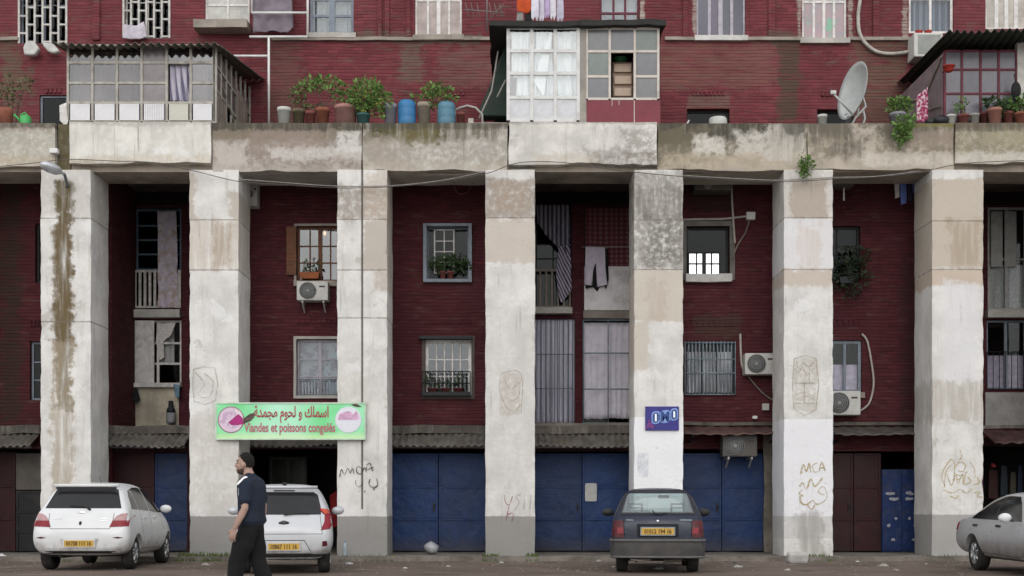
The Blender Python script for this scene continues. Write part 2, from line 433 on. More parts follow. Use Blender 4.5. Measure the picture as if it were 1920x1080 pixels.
def poly_bm(poly, step=0.06):
    """A filled outline cut into a fine grid, in 2-D (x,y of the bmesh)."""
    bm = bmesh.new()
    bm.faces.new([bm.verts.new((a, b, 0)) for a, b in poly])
    for ax in (0, 1):
        lo, hi = min(p[ax] for p in poly), max(p[ax] for p in poly); n = int((hi - lo) / step)
        for i in range(1, n + 1):
            c = [0, 0, 0]; c[ax] = lo + (hi - lo) * i / (n + 1); d = [0, 0, 0]; d[ax] = 1
            bmesh.ops.bisect_plane(bm, geom=bm.verts[:] + bm.edges[:] + bm.faces[:], plane_co=c, plane_no=d)
    bm.verts.index_update(); bm.verts.ensure_lookup_table()
    return bm
def cloth_poly(poly, Y, amp=0.02, freq=18.0, seed=0, step=0.05):
    """A garment: outline in photo pixels hung on plane Y, with soft folds."""
    bm = poly_bm([(px(a, Y), pz(b, Y)) for a, b in poly], step); mb = MB(); bm.verts.ensure_lookup_table()
    zt = max(v.co.y for v in bm.verts)
    vs = [(v.co.x, Y - amp * (0.4 + min(1, (zt - v.co.y) * 1.5)) * math.sin(v.co.x * freq + 3 * nz((v.co.x, v.co.y, seed), 3.0)) , v.co.y) for v in bm.verts]
    x0, x1 = min(v[0] for v in vs), max(v[0] for v in vs); z0 = min(v[2] for v in vs)
    mb.add(vs, [[v.index for v in f.verts] for f in bm.faces], [((v[0] - x0) / (x1 - x0), (v[2] - z0) / (zt - z0)) for v in vs]); bm.free()
    return mb
def text_mb(body, size, loc, width=None, font=None, bold=0.0, axis='y-'):
    """Lettering as a flat mesh facing -y, centred on loc."""
    cu = bpy.data.curves.new('lettering', 'FONT'); cu.body = body; cu.size = size; cu.extrude = 0.002; cu.offset = bold
    cu.resolution_u = 4
    o = bpy.data.objects.new('lettering', cu); sc.collection.objects.link(o)
    bpy.context.view_layer.update()
    me = bpy.data.meshes.new_from_object(o.evaluated_get(bpy.context.evaluated_depsgraph_get()))
    bpy.data.objects.remove(o); bpy.data.curves.remove(cu)
    mb = MB()
    if not len(me.vertices): return mb
    xs = [v.co.x for v in me.vertices]; ys = [v.co.y for v in me.vertices]
    cx, cy = (min(xs) + max(xs)) / 2, (min(ys) + max(ys)) / 2; k = (width / (max(xs) - min(xs))) if width else 1.0
    mb.add([(loc[0] + (v.co.x - cx) * k, loc[1] - v.co.z, loc[2] + (v.co.y - cy)) for v in me.vertices], [list(p.vertices) for p in me.polygons])
    bpy.data.meshes.remove(me)
    return mb
# ------------------------------------------------------------------ ground
YB, YR = 1.9, 3.7                         # front of the red bays; back of the recessed bays and the upper storeys
XL, XRR = -16.0, 16.0
n = NT('street_dirt'); p = n.pos()
a = n.noise(p, 0.55, 7, 0.62); b = n.noise(p, 22.0, 5, 0.7); c2 = n.noise(n.vec('MULTIPLY', p, (0.5, 2.4, 1)), 1.0, 6, 0.6)
c = n.mix(n.mr(a, 0.32, 0.68), (0.098, 0.074, 0.060), (0.160, 0.122, 0.100))
c = n.mix(n.mr(c2, 0.5, 0.72, 0, 0.75), c, (0.21, 0.18, 0.155))
c = n.mix(n.mr(b, 0.52, 0.72, 0, 0.7), c, (0.05, 0.04, 0.035))
c = n.mix(n.mr(n.voro(p, 9.0), 0.13, 0.05, 0, 0.55), c, (0.2, 0.18, 0.16))
c = n.mix(n.mr(n.noise(n.vec('ADD', p, (31.0, 7.0, 0.0)), 0.8, 6, .6), .58, .70, 0, .7), c, (0.035, 0.029, 0.026))
ck = n.voro(n.vec('ADD', n.vec('MULTIPLY', p, (.45, .9, 1)), n.vec('MULTIPLY', n.noise(p, 2.0, 4, .6, True), (.5, .5, .5))), 1.0)
n.bump(n.mth('ADD', a, n.mth('MULTIPLY', b, 0.4)), 0.7, 0.03)
m_street = n.fin(c, 0.85, 0.25)
mb = MB(); mb.add([(-300, -300, 0), (300, -300, 0), (300, 300, 0), (-300, 300, 0)], [(0, 1, 2, 3)])
structure(obj('street', mb, m_street))
mb = MB(); mb.add([(-300, -70, .004), (300, -70, .004), (300, -7.5, .004), (-300, -7.5, .004)], [(0, 1, 2, 3)])
structure(obj('bounce_sheet', mb, M('pale_bounce_sheet', (.34, .325, .305), .9, .2, .6, space='pos')))  # unseen pale sheet added to bounce light up into the arcade
n = NT('pavement_concrete'); p = n.pos()
a = n.noise(p, 1.4, 6, 0.65); b = n.noise(p, 18.0, 5, 0.7)
c = n.mix(n.mr(a, 0.3, 0.7), (0.12, 0.105, 0.09), (0.235, 0.215, 0.19))
c = n.mix(n.mr(b, 0.5, 0.7, 0, 0.5), c, (0.07, 0.06, 0.05))
n.bump(n.mth('ADD', a, b), 0.6, 0.03)
m_pave = n.fin(c, 0.9, 0.2)
mb = MB(); mb.rough_box(XL, XRR, -0.42, 6.0, -0.05, 0.095, 0.22, 0.02, 0.0, 2)
structure(obj('pavement', mb, m_pave))

# ------------------------------------------------------------------ the apartment building
B = thing('apartment_building', 'maroon brick apartment block raised behind a whitewashed colonnade of tall square pillars', 'building', (0, 0, 0))
OL = (0.10, 0.075, 0.032); BEI = (0.413, 0.365, 0.312); BRN = (0.267, 0.225, 0.188); GRY = (0.236, 0.225, 0.214); WHT = (0.659, 0.655, 0.651); LIL = (0.61, 0.602, 0.613)
base_w = (0.624, 0.611, 0.587)
BAND = lambda x0, x1: (x0 - 30, 968, x1 + 30, 1100, (0.247, 0.24, 0.228), 0.93, 0.05, 0)
J = lambda x0, x1, y: (x0 - 30, y - 1.2, x1 + 30, y + 1.2, (0.163, 0.14, 0.118), 0.8, 0.02, 0.3)
pil_pts = [
    (76, 170, [(66, 300, 180, 410, (0.471, 0.448, 0.411), .6, .3, .4), (104, 340, 134, 770, OL, .97, .30, .28, 1), (98, 420, 136, 640, (0.137, 0.099, 0.054), .85, .3, .5, 1),
               (96, 640, 136, 930, (0.32, 0.268, 0.193), .7, .3, .6, 1), J(76, 170, 409), J(76, 170, 603)]),
    (355, 447, [(345, 325, 366, 412, BEI, .85, .22, 0), (430, 360, 470, 412, BEI, .8, .22, 0), (345, 412, 470, 507, (0.482, 0.429, 0.369), .8, .2, .45, 1), (400, 420, 430, 500, (0.338, 0.27, 0.203), .6, .25, .4, 1),
                (345, 780, 470, 960, (0.51, 0.487, 0.443), .6, .5, .5), J(355, 447, 412), J(355, 447, 506), BAND(355, 447)]),
    (632, 726, [(622, 350, 740, 412, BRN, .75, .25, .5), (682, 325, 740, 412, (0.435, 0.36, 0.285), .6, .3, .3), (682, 412, 740, 506, BEI, .8, .16, 0), (700, 506, 740, 545, BEI, .75, .2, .2), (622, 700, 690, 770, (0.491, 0.468, 0.431), .5, .3, .6),
                J(632, 726, 411), J(632, 726, 506), J(632, 726, 596), (677, 310, 681, 955, (0.096, 0.085, 0.074), .95, .01, 0), BAND(632, 726)]),
    (910, 1003, [(900, 335, 1010, 412, BRN, .85, .22, .2), (900, 410, 1010, 492, (0.482, 0.43, 0.378), .85, .22, 0), (925, 340, 990, 400, (0.336, 0.261, 0.193), .5, .3, .4),
                 (900, 560, 1010, 960, (0.514, 0.499, 0.477), .5, .5, .6), J(910, 1003, 408), (936, 700, 976, 778, (0.406, 0.368, 0.316), .6, .1, .5), BAND(910, 1003)]),
    (1189, 1281, [(1178, 320, 1290, 506, (0.283, 0.264, 0.238), .85, .3, .55), (1185, 345, 1286, 410, (0.146, 0.135, 0.12), .7, .5, .6, 1), (1205, 405, 1290, 500, (0.127, 0.12, 0.108), .65, .6, .75), (1178, 506, 1290, 603, (0.503, 0.454, 0.394), .9, .12, 0), (1215, 520, 1250, 600, (0.379, 0.319, 0.252), .4, .3, .4, 1),
                  (1178, 600, 1215, 700, (0.503, 0.454, 0.394), .85, .25, 0), (1178, 782, 1292, 930, (0.743, 0.747, 0.765), .95, .03, 0), (1195, 850, 1216, 895, (0.412, 0.442, 0.487), .6, .08, .6), J(1189, 1281, 412), J(1189, 1281, 505)]),
    (1470, 1562, [(1484, 338, 1552, 410, (0.337, 0.262, 0.202), .8, .25, 0), (1460, 318, 1570, 410, (0.407, 0.369, 0.324), .5, .2, .3), (1460, 410, 1570, 503, LIL, .8, .08, 0), (1495, 420, 1540, 500, (0.528, 0.453, 0.4), .6, .3, .3, 1), (1460, 505, 1570, 535, (0.478, 0.411, 0.351), .85, .18, 0),
                  (1488, 672, 1532, 770, (0.428, 0.398, 0.353), .7, .12, .6), (1460, 786, 1572, 968, (0.702, 0.702, 0.725), .95, .03, 0), (1460, 968, 1572, 1010, (0.498, 0.494, 0.483), .8, .06, .3), (1490, 960, 1545, 1050, (0.254, 0.239, 0.217), .6, .4, .5, 1), J(1470, 1562, 408), J(1470, 1562, 505)]),
    (1748, 1844, [(1735, 335, 1855, 505, (0.451, 0.398, 0.331), .92, .15, 0), (1780, 415, 1845, 500, (0.338, 0.27, 0.203), .7, .35, .45, 1), (1735, 505, 1855, 535, (0.473, 0.391, 0.316), .9, .15, 0), (1770, 530, 1835, 720, LIL, .75, .35, 0), (1735, 715, 1855, 790, (0.388, 0.358, 0.313), .75, .35, .45, 1),
                  J(1748, 1844, 414), J(1748, 1844, 505), (1690, 965, 1855, 1100, (0.297, 0.29, 0.278), .85, .05, 0)]),
]
PIL = []
ZB, ZT = pz(320, 0), pz(230, 0)           # underside and top of the parapet beam
for i, (a, b, pts) in enumerate(pil_pts):
    mt = plaster('whitewash_%d' % i, base_w, pts, 0.16, 0.3)
    mb = MB(); mb.rough_box(px(a), px(b), 0.0, 1.14, -0.02, ZB + 0.02, 0.09, 0.014, 0, i * 5, .03)
    PIL.append(obj('pillar', mb, mt, B))

for a, b in ((-203, -109), (2026, 2122)):
    mb = MB(); mb.rough_box(px(a), px(b), 0.0, 1.14, -0.02, ZB + 0.02, 0.13, 0.014, 0, a, .03); obj('pillar', mb, MC.get('plain_whitewash') or MC.setdefault('plain_whitewash', plaster('plain_whitewash', base_w, (), .16, .3)), B)
# graffiti: painted strokes lying on the pillar faces (photo pixels)
def strokes(pil, lines, col, w=0.022, name='graffiti', Y=-0.006, curved=True):
    mb = MB()
    for l in lines:
        q = []
        for i in range(len(l) - 1):               # round the strokes off
            p0, p1, p2, p3 = l[max(i - 1, 0)], l[i], l[i + 1], l[min(i + 2, len(l) - 1)]
            for t in ((0, .25, .5, .75) if curved else (0, .5)):
                q.append(tuple(0.5 * (2 * p1[k] + (p2[k] - p0[k]) * t + (2 * p0[k] - 5 * p1[k] + 4 * p2[k] - p3[k]) * t * t + (3 * p1[k] - p0[k] - 3 * p2[k] + p3[k]) * t ** 3) for k in (0, 1)))
        q.append(l[-1])
        mb.ribbon([(px(a), pz(b)) for a, b in q], w, Y)
    return obj(name, mb, spray('spray_' + str(col), col), PIL[pil])
strokes(2, [[(637, 895), (640, 880), (646, 890), (652, 878), (657, 888), (660, 876), (664, 888)], [(680, 880), (671, 874), (669, 884), (676, 889), (684, 876), (686, 884)], [(688, 870), (687, 886)], [(688, 872), (694, 869), (699, 883)], [(690, 880), (700, 876)],
            [(667, 900), (668, 910), (676, 912), (680, 903)], [(694, 898), (692, 908), (700, 914), (708, 910), (706, 897)], [(672, 921), (674, 922)], [(683, 921), (685, 922)], [(700, 915), (702, 919)]], (0.07, 0.065, 0.06), 0.026)
strokes(3, [[(946, 928), (948, 942), (955, 946), (961, 930)], [(955, 946), (952, 960), (949, 976)], [(950, 966), (962, 962), (960, 978)]], (0.30, 0.10, 0.10), 0.02)
strokes(3, [[(976, 926), (968, 932), (973, 942), (966, 956)], [(984, 928), (982, 954)], [(996, 928), (993, 955)]], (0.33, 0.29, 0.26), 0.018)
strokes(3, [[(938, 706), (936, 730), (944, 752), (952, 766), (966, 770), (976, 758)], [(946, 712), (958, 730), (974, 716), (972, 744), (956, 752)], [(936, 700), (977, 700), (977, 776)]], (0.44, 0.39, 0.33), 0.014)
strokes(1, [[(363, 692), (364, 752), (404, 750), (403, 690), (363, 692)], [(366, 698), (384, 720), (370, 740), (392, 745), (400, 715), (382, 700)]], (0.42, 0.39, 0.35), 0.018, curved=False)
strokes(5, [[(1502, 888), (1506, 870), (1512, 884), (1517, 868), (1520, 886)], [(1532, 868), (1524, 872), (1526, 884), (1534, 884)], [(1536, 884), (1540, 866), (1547, 882)], [(1537, 878), (1546, 876)], [(1499, 912), (1505, 905), (1512, 918), (1520, 898), (1528, 912), (1542, 896)],
            [(1505, 918), (1498, 925), (1506, 930)], [(1500, 930), (1502, 942), (1512, 946), (1524, 938), (1530, 945), (1542, 942), (1551, 930), (1544, 912), (1534, 922), (1546, 928)], [(1514, 946), (1522, 955), (1528, 946)]], (0.40, 0.31, 0.12), 0.026)
strokes(5, [[(1489, 672), (1530, 672), (1530, 768), (1488, 766), (1489, 672)], [(1490, 690), (1498, 700), (1504, 686), (1512, 704), (1526, 690)], [(1490, 718), (1528, 718)], [(1492, 740), (1508, 735), (1526, 744)], [(1490, 756), (1528, 756)], [(1494, 676), (1496, 690), (1506, 680), (1516, 688), (1526, 678)], [(1508, 718), (1508, 756)], [(1518, 690), (1518, 718)], [(1492, 748), (1512, 742), (1528, 750)]], (0.40, 0.36, 0.31), 0.018, curved=False)
strokes(6, [[(1772, 912), (1766, 890), (1782, 862), (1790, 872), (1788, 900)], [(1818, 866), (1826, 876), (1828, 896)], [(1776, 890), (1784, 910), (1792, 890), (1796, 908), (1804, 888), (1806, 908)], [(1810, 890), (1808, 908), (1820, 902), (1814, 894)], [(1826, 908), (1836, 905), (1832, 894)],
            [(1768, 918), (1786, 924), (1800, 917), (1812, 924), (1822, 916)], [(1826, 924), (1838, 922), (1832, 930), (1842, 932)], [(1770, 915), (1774, 884), (1784, 872)], [(1792, 874), (1800, 866), (1810, 872), (1806, 884), (1796, 882)], [(1788, 886), (1800, 892), (1814, 884)], [(1782, 930), (1792, 934), (1798, 928)], [(1800, 844), (1803, 856), (1799, 862)], [(1794, 900), (1802, 896)]], (0.47, 0.38, 0.20), 0.022)

# parapet beam, section by section
base_p = (0.50, 0.475, 0.42)
MOSS = (0.085, 0.078, 0.036); DK = (0.07, 0.064, 0.052); DIRT = (0.23, 0.19, 0.15)
secs = [
    (-515, 104, 0.0, (0.528, 0.506, 0.456), [(-270, 200, 104, 312, (0.30, 0.275, 0.22), .6, .4, .75), (-260, 190, 104, 245, DIRT, .9, .22, .3), (-260, 190, 104, 240, DK, .8, .14, .25, 1), (-260, 290, 104, 325, (0.419, 0.347, 0.254), .6, .3, .4)], 312),
    (104, 130, 0.10, (0.147, 0.115, 0.079), [(100, 190, 134, 330, MOSS, .7, .2, .5)], 322),
    (130, 397, -0.05, (0.631, 0.616, 0.573), [(125, 292, 400, 330, (0.489, 0.424, 0.316), .6, .3, .4), (125, 190, 400, 236, (0.341, 0.319, 0.29), .6, .12, .4)], 306),
    (397, 679, 0.0, (0.387, 0.355, 0.319), [(380, 200, 690, 312, (0.22, 0.175, 0.145), .8, .4, .75), (397, 190, 679, 258, (.11, .095, .07), .85, .35, .65, 1), (397, 190, 679, 262, (0.206, 0.174, 0.13), .9, .3, .3, 1), (470, 240, 600, 290, (0.281, 0.224, 0.195), .7, .4, .4), (500, 275, 679, 300, (0.57, 0.548, 0.512), .75, .3, .45), (400, 265, 460, 310, (0.535, 0.499, 0.456), .7, .3, .4),
                       (630, 245, 676, 285, (0.613, 0.599, 0.577), .8, .2, .5), (397, 190, 679, 244, DK, .95, .16, .25, 1)], 320),
    (679, 953, 0.02, (0.48, 0.458, 0.422), [(670, 200, 960, 312, (0.27, 0.245, 0.205), .7, .4, .75), (679, 190, 953, 256, (.10, .09, .06), .8, .35, .7, 1), (679, 190, 830, 262, MOSS, .97, .3, .3, 1), (740, 190, 820, 270, (0.136, 0.115, 0.054), .95, .25, .35, 1), (830, 190, 953, 240, (0.188, 0.163, 0.124), .85, .2, .3, 1), (685, 255, 760, 310, (0.313, 0.27, 0.227), .7, .4, .5, 1), (679, 190, 953, 242, DK, .8, .14, .3, 1), (679, 302, 953, 326, (0.379, 0.328, 0.263), .6, .2, .4)], 319),
    (953, 1232, -0.05, (0.612, 0.597, 0.561), [(953, 190, 1232, 234, (0.289, 0.26, 0.231), .7, .1, .4), (1160, 240, 1232, 300, (0.262, 0.24, 0.218), .75, .4, .7), (1100, 285, 1232, 320, (0.192, 0.17, 0.148), .7, .3, .6), (1000, 290, 1120, 315, (0.47, 0.398, 0.312), .5, .3, .4)], 308),
    (1232, 1514, 0.03, (0.365, 0.332, 0.278), [(1200, 200, 1540, 306, (0.13, 0.115, 0.08), .8, .4, .78), (1232, 190, 1514, 268, (.085, .078, .06), .9, .4, .7, 1), (1232, 190, 1514, 262, DK, .95, .35, .25, 1), (1232, 240, 1330, 310, (0.149, 0.128, 0.088), .85, .4, .4, 1), (1300, 252, 1360, 292, (0.566, 0.537, 0.487), .9, .25, .2), (1380, 245, 1440, 290, (0.546, 0.517, 0.467), .85, .3, .3), (1240, 285, 1514, 318, (0.432, 0.367, 0.281), .7, .25, .4), (1432, 230, 1514, 300, (0.487, 0.458, 0.415), .8, .35, .5, 1), (1470, 190, 1514, 250, DK, .9, .25, .3, 1)], 318),
    (1514, 1790, 0.03, (0.4, 0.353, 0.292), [(1490, 200, 1800, 300, (0.17, 0.145, 0.105), .75, .4, .78), (1514, 190, 1790, 262, (.09, .08, .062), .85, .4, .72, 1), (1514, 190, 1700, 250, DK, .9, .2, .25, 1), (1514, 190, 1700, 262, (0.142, 0.124, 0.099), .9, .35, .35, 1), (1700, 190, 1790, 238, (0.155, 0.141, 0.054), .95, .12, .2), (1700, 240, 1790, 275, (0.281, 0.231, 0.188), .8, .3, .4), (1600, 230, 1650, 300, (0.459, 0.408, 0.343), .8, .35, .2), (1560, 262, 1620, 290, DK, .6, .3, .6, 1), (1620, 285, 1790, 310, (0.543, 0.507, 0.45), .7, .2, .4)], 316),
    (1790, 2435, 0.0, (0.382, 0.346, 0.277), [(1780, 200, 2200, 300, (0.20, 0.175, 0.115), .75, .4, .76), (1790, 190, 2190, 240, (0.203, 0.16, 0.117), .9, .15, .3), (1850, 240, 2190, 270, (0.31, 0.282, 0.188), .7, .3, .5), (1790, 190, 2190, 246, DK, .7, .15, .3, 1), (1790, 285, 2190, 305, (0.568, 0.546, 0.496), .7, .2, .4)], 306),
]
for i, (a, b, y0, col, pts, yb) in enumerate(secs):
    mt = plaster('parapet_%d' % i, col, pts, 0.2, 0.35)
    mb = MB(); mb.rough_box(px(a) + 0.012, px(b) - 0.012, y0, 1.14, pz(yb) - 0.02, ZT, 0.1, 0.022, 0.05, i * 3 + 1)
    obj('parapet_section', mb, mt, B)
m_soffit = plaster('soffit_concrete', (0.30, 0.26, 0.215), (), 0.3, 0.5)
mb = MB(); mb.box(XL, XRR, 0.16, 1.12, ZB + 0.015, ZB + 0.3)
obj('beam_core', mb, m_soffit, B)
mb = MB(); mb.box(XL, XRR, 1.14, 7.0, 8.42, 8.88)
obj('terrace_slab', mb, M('dark_concrete', (0.10, 0.088, 0.075), 0.9, 0.4, 2, bump=0.3, space='pos'), B)

# red brick walls
m_low = brick('brick_arcade_shade', (0.076, 0.0160, 0.0205), YB, [(0, 300, 40, 800, (0.035, 0.025, 0.018), .85, .5, .2), (640, 500, 700, 760, (0.05, 0.02, 0.02), .5, .5, .4), (1295, 345, 1372, 395, (0.03, 0.015, 0.012), .85, .3, .2), (1690, 480, 1730, 800, (0.035, 0.015, 0.017), .7, .4, .3), (1300, 590, 1390, 632, (0.06, 0.04, 0.03), .7, .2, .3)], (0.10, 0.035, 0.04), 0.4, 0.16)  # shade put into the arcade brick colour, plus a painted shadow at far left
m_rec = brick('brick_recess_shade', (0.085, 0.018, 0.026), YR, [(150, 300, 2000, 384, (0.012, 0.009, 0.008), .96, .03, 0)], (0.09, 0.04, 0.045), 0.4, 0.2)  # recess shade put into the colour, blackest in the band under the ceiling
TAN = (0.115, 0.085, 0.058)
m_up = brick('brick_upper', (0.160, 0.036, 0.044), YR, [
    (0, 70, 34, 235, TAN, .85, .6, .5), (752, 75, 792, 155, (0.13, 0.10, 0.075), .85, .4, .3), (820, 85, 1000, 160, (0.16, 0.09, 0.075), .7, .5, .6), (660, 60, 770, 80, (0.11, 0.09, 0.07), .8, .2, .4), (790, 64, 900, 82, (0.13, 0.11, 0.085), .9, .15, .3),
    (1225, 80, 1460, 165, (0.17, 0.09, 0.07), .6, .5, .65), (1460, 72, 1498, 232, (0.075, 0.052, 0.036), .95, .3, .25), (1440, 60, 1520, 82, (0.10, 0.08, 0.06), .8, .2, .3), (1600, 75, 1700, 240, TAN, .75, .5, .55), (1290, 178, 1368, 202, (0.15, 0.09, 0.075), .9, .12, .2),
    (500, 70, 560, 230, (0.13, 0.075, 0.06), .6, .4, .5), (150, 100, 180, 120, TAN, .6, .3, .5), (0, 130, 60, 180, TAN, .8, .4, .4),
    (1850, -60, 1866, 76, (0.3, 0.26, 0.22), .8, .12, .5), (1495, -60, 1503, 76, (0.35, 0.31, 0.27), .8, .1, .4), (1590, -60, 1598, 76, (0.35, 0.31, 0.27), .8, .1, .5), (1692, -60, 1702, 76, (0.35, 0.31, 0.27), .8, .1, .4), (1300, -60, 1306, 76, (0.38, 0.34, 0.3), .8, .1, .4), (1200, -60, 1208, 60, (0.42, 0.38, 0.33), .9, .1, .4)],
    (0.24, 0.13, 0.13), 0.75, 0.4)
def hole(x0, y0, x1, y1, Y): return rect(x0, y0, x1, y1, Y)
FLOOR = 0.10
low_holes = {
    'A': [(66, 420, 110, 530), (56, 640, 112, 750)],
    'C': [(556, 424, 642, 527), (556, 636, 642, 742)],
    'D': [(799, 424, 880, 527), (797, 636, 884, 742)],
    'F': [(1287, 424, 1368, 516), (1284, 640, 1378, 740)],
    'G': [(1530, 424, 1613, 527), (1530, 638, 1616, 736)],
}
gar_holes = [(-40, 842, 92, 0), (462, 842, 640, 0), (724, 842, 922, 0), (1272, 842, 1434, 0), (1548, 846, 1740, 0)]
def gh(g): return (px(g[0], YB), px(g[2], YB), FLOOR - .01, pz(g[1], YB))
segs = [(XL, -8.75, ['A'], [0]), (-6.3, 0.3, ['C', 'D'], [1, 2]), (2.75, 9.45, ['F', 'G'], [3, 4]), (12.6, XRR, [], [])]
for x0, x1, ks, gs in segs:
    hs_ = [rect(*q, YB) for k in ks for q in low_holes[k]] + [gh(gar_holes[g]) for g in gs]
    mb = MB(); mb.wall(x0, x1, 0.0, 8.44, YB, YB + 0.3, hs_)
    for k in ks:                                       # rows of header bricks over the windows
        for q in low_holes[k]:
            X0, X1, Z0, Z1 = rect(*q, YB); zz = Z1 + 0.33; nb = 9
            for i in range(nb):
                xx = lerp(X0 - .02, X1 + .02, (i + .5) / nb); mb.box(xx - .028, xx + .028, YB - .03, YB + .02, zz, zz + .13)
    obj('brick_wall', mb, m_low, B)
# recess side walls and back walls
for xs in ((-9.05, -8.75), (-6.3, -6.0), (0.3, 0.0), (2.75, 3.05), (9.45, 9.15), (12.6, 12.9)):
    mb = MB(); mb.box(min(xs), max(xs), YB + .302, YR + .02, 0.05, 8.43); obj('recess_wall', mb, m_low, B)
rec_holes = {'B': [(252, 390, 340, 580), (250, 600, 340, 724)], 'E': [(1003, 386, 1072, 580), (1096, 386, 1183, 505), (1003, 598, 1078, 796), (1092, 600, 1183, 795)], 'H': [(1852, 388, 1926, 582), (1850, 600, 1926, 730)]}
rec_x = {'B': (-8.75, -6.3), 'E': (0.3, 2.75), 'H': (9.45, 12.6)}
for k in 'BEH':
    mb = MB(); mb.wall(rec_x[k][0] + .002, rec_x[k][1] - .002, 2.62, 8.43, YR, YR + .25, [rect(*q, YR) for q in rec_holes[k]])
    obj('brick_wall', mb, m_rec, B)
# garage level of the recessed bays
gB = [(205, 848, 350, 0), (996, 846, 1186, 0), (1846, 836, 2010, 0)]
for k, g in zip('BEH', gB):
    mb = MB(); X0, X1 = rec_x[k]; mb.wall(X0 + .003, X1 - .003, 0.0, 2.62, YB + .05, YB + .3, [gh(g)])
    mb.box(X0 + .003, X1 - .003, YB + .3, YR + .3, 2.56, 2.61)
    obj('garage_front', mb, M('dark_red_render', (0.040, 0.011, 0.014), 0.85, 0.4, 3, bump=0.2, dirt=.15, space='pos'), B)
# dark rooms behind everything
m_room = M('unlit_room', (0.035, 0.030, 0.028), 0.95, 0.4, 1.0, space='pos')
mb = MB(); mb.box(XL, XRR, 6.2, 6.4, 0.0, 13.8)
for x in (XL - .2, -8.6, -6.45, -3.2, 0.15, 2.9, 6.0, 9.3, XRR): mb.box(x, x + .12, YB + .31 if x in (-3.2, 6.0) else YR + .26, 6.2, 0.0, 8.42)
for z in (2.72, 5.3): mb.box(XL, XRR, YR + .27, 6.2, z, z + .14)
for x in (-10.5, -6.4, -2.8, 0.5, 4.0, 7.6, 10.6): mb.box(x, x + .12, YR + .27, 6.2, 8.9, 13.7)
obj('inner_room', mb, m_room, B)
# upper storeys
up = {'U1': (36, -70, 125, 82), 'U2': (232, -70, 318, 72), 'U3': (384, -70, 468, 48), 'U4': (580, -70, 663, 63), 'U5': (778, -70, 866, 67), 'U6': (1124, -70, 1200, 56), 'U7': (1306, -70, 1398, 68), 'U8': (1504, -70, 1588, 73), 'U9': (1704, -70, 1788, 62), 'U10': (1848, -70, 1930, 54),
      'T1': (74, 178, 126, 300), 'T2': (1288, 204, 1368, 300), 'T3': (1532, 205, 1602, 300)}
mb = MB(); mb.wall(XL, XRR, 8.882, 13.8, YR, YR + .25, [rect(*q, YR) for q in up.values()])
for a, b, yb in ((174, 188, 76), (709, 716, 70), (722, 730, 70), (762, 770, 70), (860, 868, -200), (1280, 1290, 72), (1440, 1452, 72), (1636, 1648, 72), (552, 560, -200)):
    if yb > 0: X0, X1, Z0, Z1 = rect(a, -90, b, yb, YR); mb.box(X0, X1, YR - .06, YR + .01, Z0, Z1)
for a, b, y in ((1298, 1366, 170), (1540, 1596, 172), (802, 880, 170), (86, 122, 166)):
    nb = int((b - a) / 8)
    for i in range(nb): X0, X1, Z0, Z1 = rect(a + i * 8, y, a + i * 8 + 4.5, y + 9, YR); mb.box(X0, X1, YR - .035, YR + .01, Z0, Z1)
obj('upper_brick_wall', mb, m_up, B)
m_ledge = plaster('ledge_cement', (0.30, 0.265, 0.23), (), 0.3, 0.5)
mb = MB()
for a, b in ((0, 36), (510, 1120), (1246, 1306), (1398, 1504), (1588, 1704)):
    X0, X1, Z0, Z1 = rect(a, 71, b, 77, YR); mb.rough_box(X0, X1, YR - .09, YR + .01, Z0, Z1, .12, .02, 0, a); obj('string_course', mb, m_ledge, B); mb = MB()
mb = MB(); mb.box(XL, XRR, YR - .15, 6.6, 13.78, 14.0); obj('roof', mb, m_ledge, B)

# ------------------------------------------------------------------ windows, doors, balconies of the building
gl = glass('window_glass', (.75, .78, .8), .03, .03, .02); gl_o = glass('clear_window_glass', (.92, .93, .94), .01, .03, .01); gl_d = glass('dark_glass', (0.25, 0.27, 0.28), 0.008, .03, .008); gl_sky = glass('sky_mirror_glass', (0.3, 0.32, 0.33), 0.95, 0.02)
WHP = M('white_joinery', (0.66, 0.64, 0.62), 0.55, 0.2, 5, dirt=.5); GRB = M('grey_blue_joinery', (0.20, 0.235, 0.28), 0.55, 0.2, 5, dirt=.4); BLU = M('blue_joinery', (0.10, 0.15, 0.20), 0.55, 0.25, 5, dirt=.4)
BRW = M('brown_joinery', (0.14, 0.055, 0.025), 0.6, 0.35, 6); LAV = M('lavender_joinery', (0.40, 0.38, 0.43), 0.6, 0.2, 5, dirt=.4); LBL = M('light_blue_iron', (0.22, 0.29, 0.33), 0.55, 0.25, 7, dirt=.5); BLK = M('dark_joinery', (0.02, 0.022, 0.025), 0.6, 0.3, 5)
MAR = M('maroon_joinery', (0.12, 0.025, 0.04), 0.6, 0.3, 5)
SILL = plaster('sill_cement', (0.44, 0.42, 0.39), (), 0.25, 0.5)
def striped(name, cols, nst, slant=0.0, wob=0.02):
    if name in MC: return MC[name]
    n = NT(name); u = n.sep(n.uv()); x = n.mth('ADD', n.mth('MULTIPLY', u[0], nst), n.mth('MULTIPLY', u[1], slant))
    f = n.mth('FRACT', x); c = cols[0]; k = len(cols)
    for i in range(1, k): c = n.mix(n.mr(f, i / k - wob, i / k + wob), c, cols[i])
    c = n.mix(n.mr(n.noise(n.obj(), 8, 4), .35, .7, 0, .3), c, tuple(v * .6 for v in cols[0]))
    MC[name] = n.fin(c, 0.9, 0.1); return n.m
